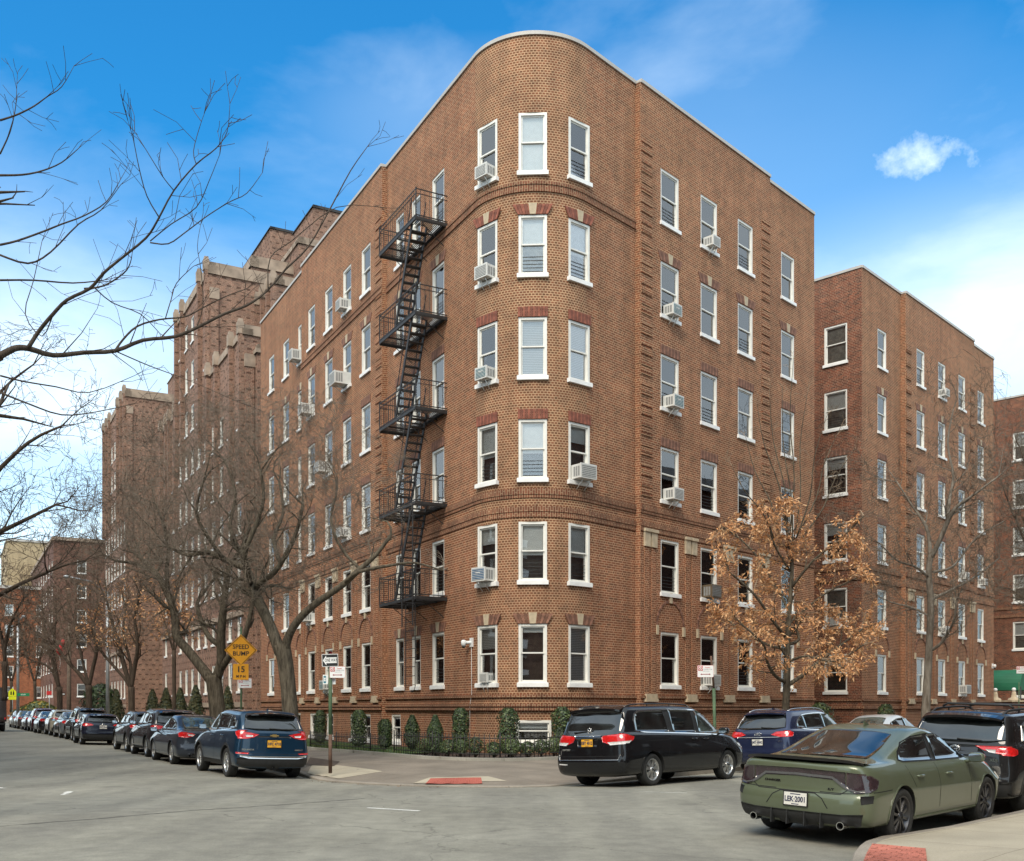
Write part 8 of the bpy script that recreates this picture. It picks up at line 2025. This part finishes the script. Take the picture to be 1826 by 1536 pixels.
# --- overhanging branches from a tree outside the left edge
Y = 13.0
c0 = at(150, 500, 13.0); T = Tree(51, lambda p: True, r_min=.0042, up=.03, wob=.5, maxlev=3, ang=(25, 60), twig=.55, shrink=.6); T.center = c0
base = at(-420, 1400, 14.0); base.z = .1
tr = T.limb([(base, .26), (at(-400, 1200, 14), .23), (at(-330, 950, 13.8), .19), (at(-200, 780, 13.5), .13), (at(-80, 680, 13.2), .075), (at(0, 635, 13.0), .058)])
tr2 = T.limb([(at(-330, 950, 13.8), .15), (at(-300, 700, 13.6), .12), (at(-180, 480, 13.6), .08), (at(-60, 380, 13.8), .045)])
tr3 = T.limb([(at(-330, 950, 13.8), .14), (at(-250, 860, 14.4), .11), (at(-120, 800, 15), .07), (at(-10, 740, 15.4), .04)])
ls = limbs(T, Y, [
 [(0, 635, 15, 0), (15, 627, 14, 0), (30, 621, 13, 0), (52, 622, 12, .1), (95, 634, 10, .2), (150, 629, 9, .3), (205, 626, 8.5, .4), (255, 607, 7.5, .5), (310, 601, 7, .6), (350, 585, 6.5, .7), (400, 560, 5.5, .8), (440, 545, 5, .9), (475, 520, 4.5, 1), (510, 480, 4, 1.1), (550, 440, 3.4, 1.2), (590, 370, 2.8, 1.3), (625, 305, 2.2, 1.4), (655, 262, 1.4, 1.5)],
 [(50, 621, 9, 0), (70, 590, 8, 0), (95, 560, 7.5, -.1), (120, 535, 7, -.2), (160, 515, 6.5, -.3), (185, 487, 6, -.4), (215, 462, 5.2, -.5), (260, 425, 4.6, -.6), (280, 395, 4, -.7), (310, 340, 3.2, -.8), (350, 293, 2.8, -.9), (385, 265, 2.2, -1), (405, 235, 1.6, -1), (410, 185, .9, -1)],
 [(268, 433, 3, -.6), (300, 435, 2.6, -.6), (330, 415, 2.4, -.5), (370, 385, 2.1, -.4), (410, 360, 1.9, -.3), (440, 345, 1.6, -.2), (468, 308, 1, -.1)],
 [(285, 390, 2.8, -.7), (262, 350, 2.2, -.8), (248, 300, 1.9, -.9), (238, 250, 1.5, -1), (228, 215, .8, -1.1)],
 [(310, 340, 2, -.8), (290, 315, 1.8, -.9), (262, 270, 1.5, -1), (240, 235, 1, -1)],
 [(350, 293, 2, -.9), (345, 270, 1.6, -.9), (355, 230, 1.3, -.9), (366, 198, .8, -.9)],
 [(268, 430, 2.6, -.6), (305, 400, 2.2, -.7), (350, 370, 2, -.8), (372, 325, 1.6, -.9), (392, 275, 1.1, -1)],
 [(150, 515, 4, -.2), (185, 510, 3.4, -.2), (220, 488, 3, -.3), (232, 470, 2.2, -.3), (236, 450, 1.2, -.3)],
 [(205, 626, 5, .4), (220, 605, 4.4, .5), (245, 582, 4, .6), (285, 570, 3.4, .7), (330, 565, 3, .8), (360, 550, 2.6, .9), (400, 530, 2.2, 1), (440, 515, 1.6, 1.1)],
 [(295, 568, 2.2, .7), (305, 535, 2, .7), (315, 505, 1.8, .7), (345, 475, 1.3, .7)],
 [(350, 585, 2.4, .7), (362, 545, 2, .7), (358, 480, 1.6, .7), (352, 440, 1.2, .7), (358, 400, .8, .7)],
 [(478, 515, 2.6, 1), (482, 460, 2.2, 1.1), (520, 430, 2, 1.2), (600, 370, 1.6, 1.3), (680, 370, 1, 1.4)],
 [(0, 437, 5, .4), (30, 430, 4.4, .4), (75, 414, 4, .5), (110, 400, 3.4, .5), (150, 385, 2.8, .6), (190, 360, 2.2, .7), (215, 320, 1.2, .8)],
 [(0, 455, 4.4, .6), (50, 470, 4, .6), (90, 450, 3.4, .7), (140, 400, 2.8, .8), (180, 375, 2, .9), (215, 330, 1.2, .9)],
 [(0, 313, 5, .5), (40, 312, 4, .5), (75, 305, 3.2, .5), (110, 290, 2.4, .5), (140, 265, 1.4, .5)],
 [(0, 215, 4.4, .2), (30, 205, 3.6, .2), (60, 190, 3, .2), (85, 172, 2.2, .2), (110, 155, 1.6, .2), (132, 118, .8, .2)],
 [(0, 275, 3.4, .3), (18, 235, 2.6, .3), (28, 190, 1.6, .3), (30, 150, .9, .3)],
 [(0, 500, 4.4, .8), (60, 500, 3.6, .8), (130, 505, 3, .9), (185, 500, 2.2, 1)],
 [(165, 510, 3, 0), (200, 540, 2.2, .2), (250, 560, 2, .4), (285, 595, 1.4, .6)],
 [(95, 560, 3, .2), (75, 600, 2, .4), (45, 560, 2.2, .5), (60, 500, 1.8, .6), (75, 430, 1.2, .7)],
 [(0, 670, 4, .8), (40, 680, 3.4, .9), (100, 690, 2.8, 1), (160, 700, 2, 1.1), (240, 670, 1.2, 1.2)],
 [(0, 700, 4.4, 1), (50, 720, 3.6, 1), (110, 740, 3, 1.2), (170, 735, 2.2, 1.3), (240, 720, 1.4, 1.4)],
 [(205, 626, 2.8, .4), (260, 650, 2.2, .5), (300, 665, 1.8, .6), (340, 680, 1.2, .7), (420, 715, .8, .8)]])
for i, q in enumerate(ls): T.sprout(q, 2, t0=.15, count=max(4, int(len(q)*.32)), length=.62 if i not in (0, 1) else .75, rscale=.42)
for q in (tr2, tr3): T.sprout(q, 1, t0=.4, count=7, length=1.6)
T.build('overhanging_tree', 'tree outside the left edge whose bare branches reach across the sky', base, mt=bark('bark_near', (.105, .085, .068), (.05, .04, .032)), mt2=bark('bark_near_twig', (.11, .085, .068), (.07, .052, .042)))
# a denser bare crown farther back at the left edge
c0 = at(40, 830, 30); T = Tree(63, ell(c0, 4.4, 3.4, 4.3, 2.3), r_min=.0075, up=.07, wob=.36, maxlev=4, shrink=.66, ang=(25, 65)); T.center = c0
base = at(-170, 1330, 31); base.z = .0
T.limb([(base, .3), (at(-160, 1180, 31), .26), (at(-120, 1060, 30.8), .24)])
for ln in ([(-120, 1070, 20, 0), (-70, 1000, 14, .2), (-20, 960, 11, .3), (40, 930, 8, .4), (100, 900, 5, .5)], [(-120, 1060, 18, 0), (-80, 960, 13, -.3), (-20, 860, 10, -.5), (50, 790, 7, -.6), (110, 760, 4, -.7)], [(-120, 1060, 14, 0), (-110, 930, 12, .5), (-60, 800, 9, .8), (0, 700, 6, 1), (60, 650, 3, 1)], [(-90, 1040, 14, .2), (-20, 1065, 11, 0), (40, 1040, 8, -.4), (110, 1010, 5, -.8), (150, 1000, 3, -1)]):
    q = limbs(T, 30.5, [ln])[0]; T.sprout(q, 1, t0=.3, count=6, length=2.1)
T.fill(1500, .7, 5)
T.build('street_tree', 'dense bare crown leaning in from the left edge below the overhanging branch', base, mt=M_BARKF, mt2=bark('bark_left_twig', (.12, .092, .07), (.07, .052, .04)))
# --- orange leaved tree on the right
c0 = at(1408, 1070, 33.5)
def orange_in(p):
    k = p.y/F; x = CX+p.x/k; y = HY-(p.z-EYE)/k
    return abs(p.y-33.5) < 3.1 and (1402-x)**2/((172+max(0, y-1060)*.18)**2)+(1066-y)**2/(184**2) < 1
T = Tree(71, orange_in, r_min=.006, up=.02, wob=.42, maxlev=3, leaves=5, leaf_sz=.135, ang=(30, 70), twig=1.35, segl=.35, shrink=.68); T.center = c0
ls = limbs(T, 33.5, [
 [(1400, 1285, 17, 0), (1402, 1240, 15, 0), (1403, 1205, 15, 0), (1404, 1150, 12, 0), (1408, 1080, 10, 0), (1412, 1000, 8, 0), (1400, 930, 6, 0)],
 [(1402, 1218, 8, 0), (1382, 1205, 7, -.4), (1368, 1180, 6, -.8), (1362, 1150, 5, -1.2), (1330, 1120, 4, -1.6)],
 [(1405, 1222, 9, 0), (1430, 1205, 8, .3), (1460, 1180, 7, .6), (1500, 1150, 5, .9), (1540, 1120, 4, 1.2)],
 [(1404, 1150, 7, 0), (1425, 1140, 6, .4), (1420, 1105, 5, .8), (1470, 1060, 4, 1.2), (1530, 1030, 3, 1.5)],
 [(1404, 1140, 7, 0), (1380, 1110, 6, -.6), (1345, 1060, 5, -1), (1300, 1020, 3.5, -1.3)],
 [(1407, 1090, 6, 0), (1380, 1040, 5, .6), (1340, 980, 4, 1.1), (1290, 940, 3, 1.5)],
 [(1410, 1050, 6, 0), (1450, 1000, 5, -.6), (1500, 960, 4, -1.2), (1540, 920, 3, -1.5)],
 [(1410, 1020, 5, 0), (1380, 970, 4, -.5), (1370, 920, 3.5, -.9)],
 [(1405, 1180, 6, 0), (1440, 1170, 5, -.8), (1490, 1180, 4, -1.4), (1540, 1150, 3, -1.8)],
 [(1404, 1160, 6, 0), (1370, 1150, 5, .9), (1330, 1130, 4, 1.5), (1290, 1100, 3, 2)]])
for i, q in enumerate(ls): T.sprout(q, 1, t0=.42 if i == 0 else .22, count=14 if i == 0 else 10, length=1.25)
# leafless upright shoots above the crown
T.inside = lambda p: True; nl = T.nl; T.nl = 0
for a, b, cx_, cy_, d in ((1412, 1000, 1395, 690, 0), (1405, 960, 1372, 700, .5), (1400, 940, 1350, 720, -.5), (1412, 980, 1440, 700, .8), (1420, 960, 1475, 740, -.8), (1425, 950, 1500, 760, .3), (1390, 960, 1330, 780, .9), (1430, 960, 1525, 800, .6), (1380, 960, 1305, 830, -.9), (1408, 960, 1415, 640, .2)):
    q = limbs(T, 33.5, [[(a, b, 3.6, d*.3), ((a*2+cx_)/3+6, (b*2+cy_)/3, 2.8, d*.6), ((a+cx_*2)/3-4, (b+cy_*2)/3, 2, d), (cx_, cy_, .8, d)]])[0]
    T.sprout(q, 2, t0=.3, count=5, length=.7, rscale=.5)
T.build('street_tree', 'tree still full of orange brown leaves before the right hand wall', Vector((ls[0][0][0].x, ls[0][0][0].y, .1)), mt=M_BARK, mt2=M_BARKT, leafm=M_LF)
# --- pale bare tree at the right
c0 = at(1650, 880, 42); T = Tree(81, ell(c0, 4.6, 3.8, 6.0, 2.2), r_min=.008, up=.05, wob=.42, maxlev=5, ang=(25, 60), twig=1.0, shrink=.68); T.center = c0
ls = limbs(T, 42.0, [
 [(1650, 1290, 20, 0), (1652, 1240, 17, 0), (1655, 1190, 15, 0), (1658, 1130, 14, 0), (1660, 1080, 14, 0), (1656, 1020, 12, 0), (1660, 990, 12, 0)],
 [(1660, 1000, 9, 0), (1655, 950, 7, .3), (1640, 920, 6, .6), (1625, 900, 4, .9), (1600, 860, 3, 1.2)],
 [(1660, 995, 11, 0), (1675, 965, 10, -.3), (1690, 930, 9, -.6), (1705, 905, 7, -.9), (1740, 880, 5, -1.2), (1780, 850, 3, -1.5)],
 [(1690, 930, 8, -.6), (1693, 890, 7, -.3), (1700, 850, 5, 0), (1690, 790, 4, .3), (1700, 730, 2.5, .5)],
 [(1659, 1070, 7, 0), (1680, 1060, 6, .5), (1710, 1045, 5, 1), (1745, 1025, 4, 1.4), (1782, 995, 2.5, 1.8)],
 [(1661, 1160, 7, 0), (1680, 1145, 6, -.4), (1700, 1110, 5, -.8), (1706, 1070, 4, -1)],
 [(1657, 1030, 6, 0), (1630, 1010, 5, -.6), (1600, 1000, 4, -1), (1570, 970, 2.5, -1.4)],
 [(1658, 1100, 5, 0), (1630, 1085, 4, .6), (1590, 1075, 3, 1)],
 [(1664, 1020, 6, 0), (1700, 1010, 5, .7), (1740, 960, 3.5, 1.3), (1790, 930, 2, 1.8)]])
for i, q in enumerate(ls[1:]): T.sprout(q, 1, t0=.3, count=7, length=1.8)
T.fill(5000, .7, 6)
T.build('street_tree', 'pale barked bare tree before the second building', Vector((ls[0][0][0].x, ls[0][0][0].y, .1)), mt=M_BARKG, mt2=bark('bark_grey_twig', (.20, .165, .13), (.12, .095, .07)))
# --- bare tree at the right edge
c0 = at(1845, 900, 48); T = Tree(91, ell(c0, 2.9, 3.4, 5.2, 2.2), r_min=.009, up=.05, wob=.42, maxlev=5, ang=(25, 60), twig=1.05, shrink=.68); T.center = c0
ls = limbs(T, 48.0, [[(1880, 1290, 18, 0), (1878, 1180, 15, 0), (1870, 1090, 13, 0)], [(1870, 1100, 9, 0), (1850, 1030, 7, .3), (1825, 960, 5, .6), (1800, 900, 3.5, .9), (1785, 860, 2, 1)], [(1870, 1090, 8, 0), (1860, 980, 6, -.4), (1840, 880, 4, -.6), (1820, 800, 2.5, -.8)], [(1872, 1120, 7, 0), (1840, 1080, 5, .5), (1800, 1050, 3, 1)]])
for i, q in enumerate(ls[1:]): T.sprout(q, 1, t0=.25, count=8, length=1.9)
T.fill(3500, .7, 7)
T.build('street_tree', 'bare twiggy tree cut off by the right edge', Vector((ls[0][0][0].x, ls[0][0][0].y, .1)), mt=M_BARKF)
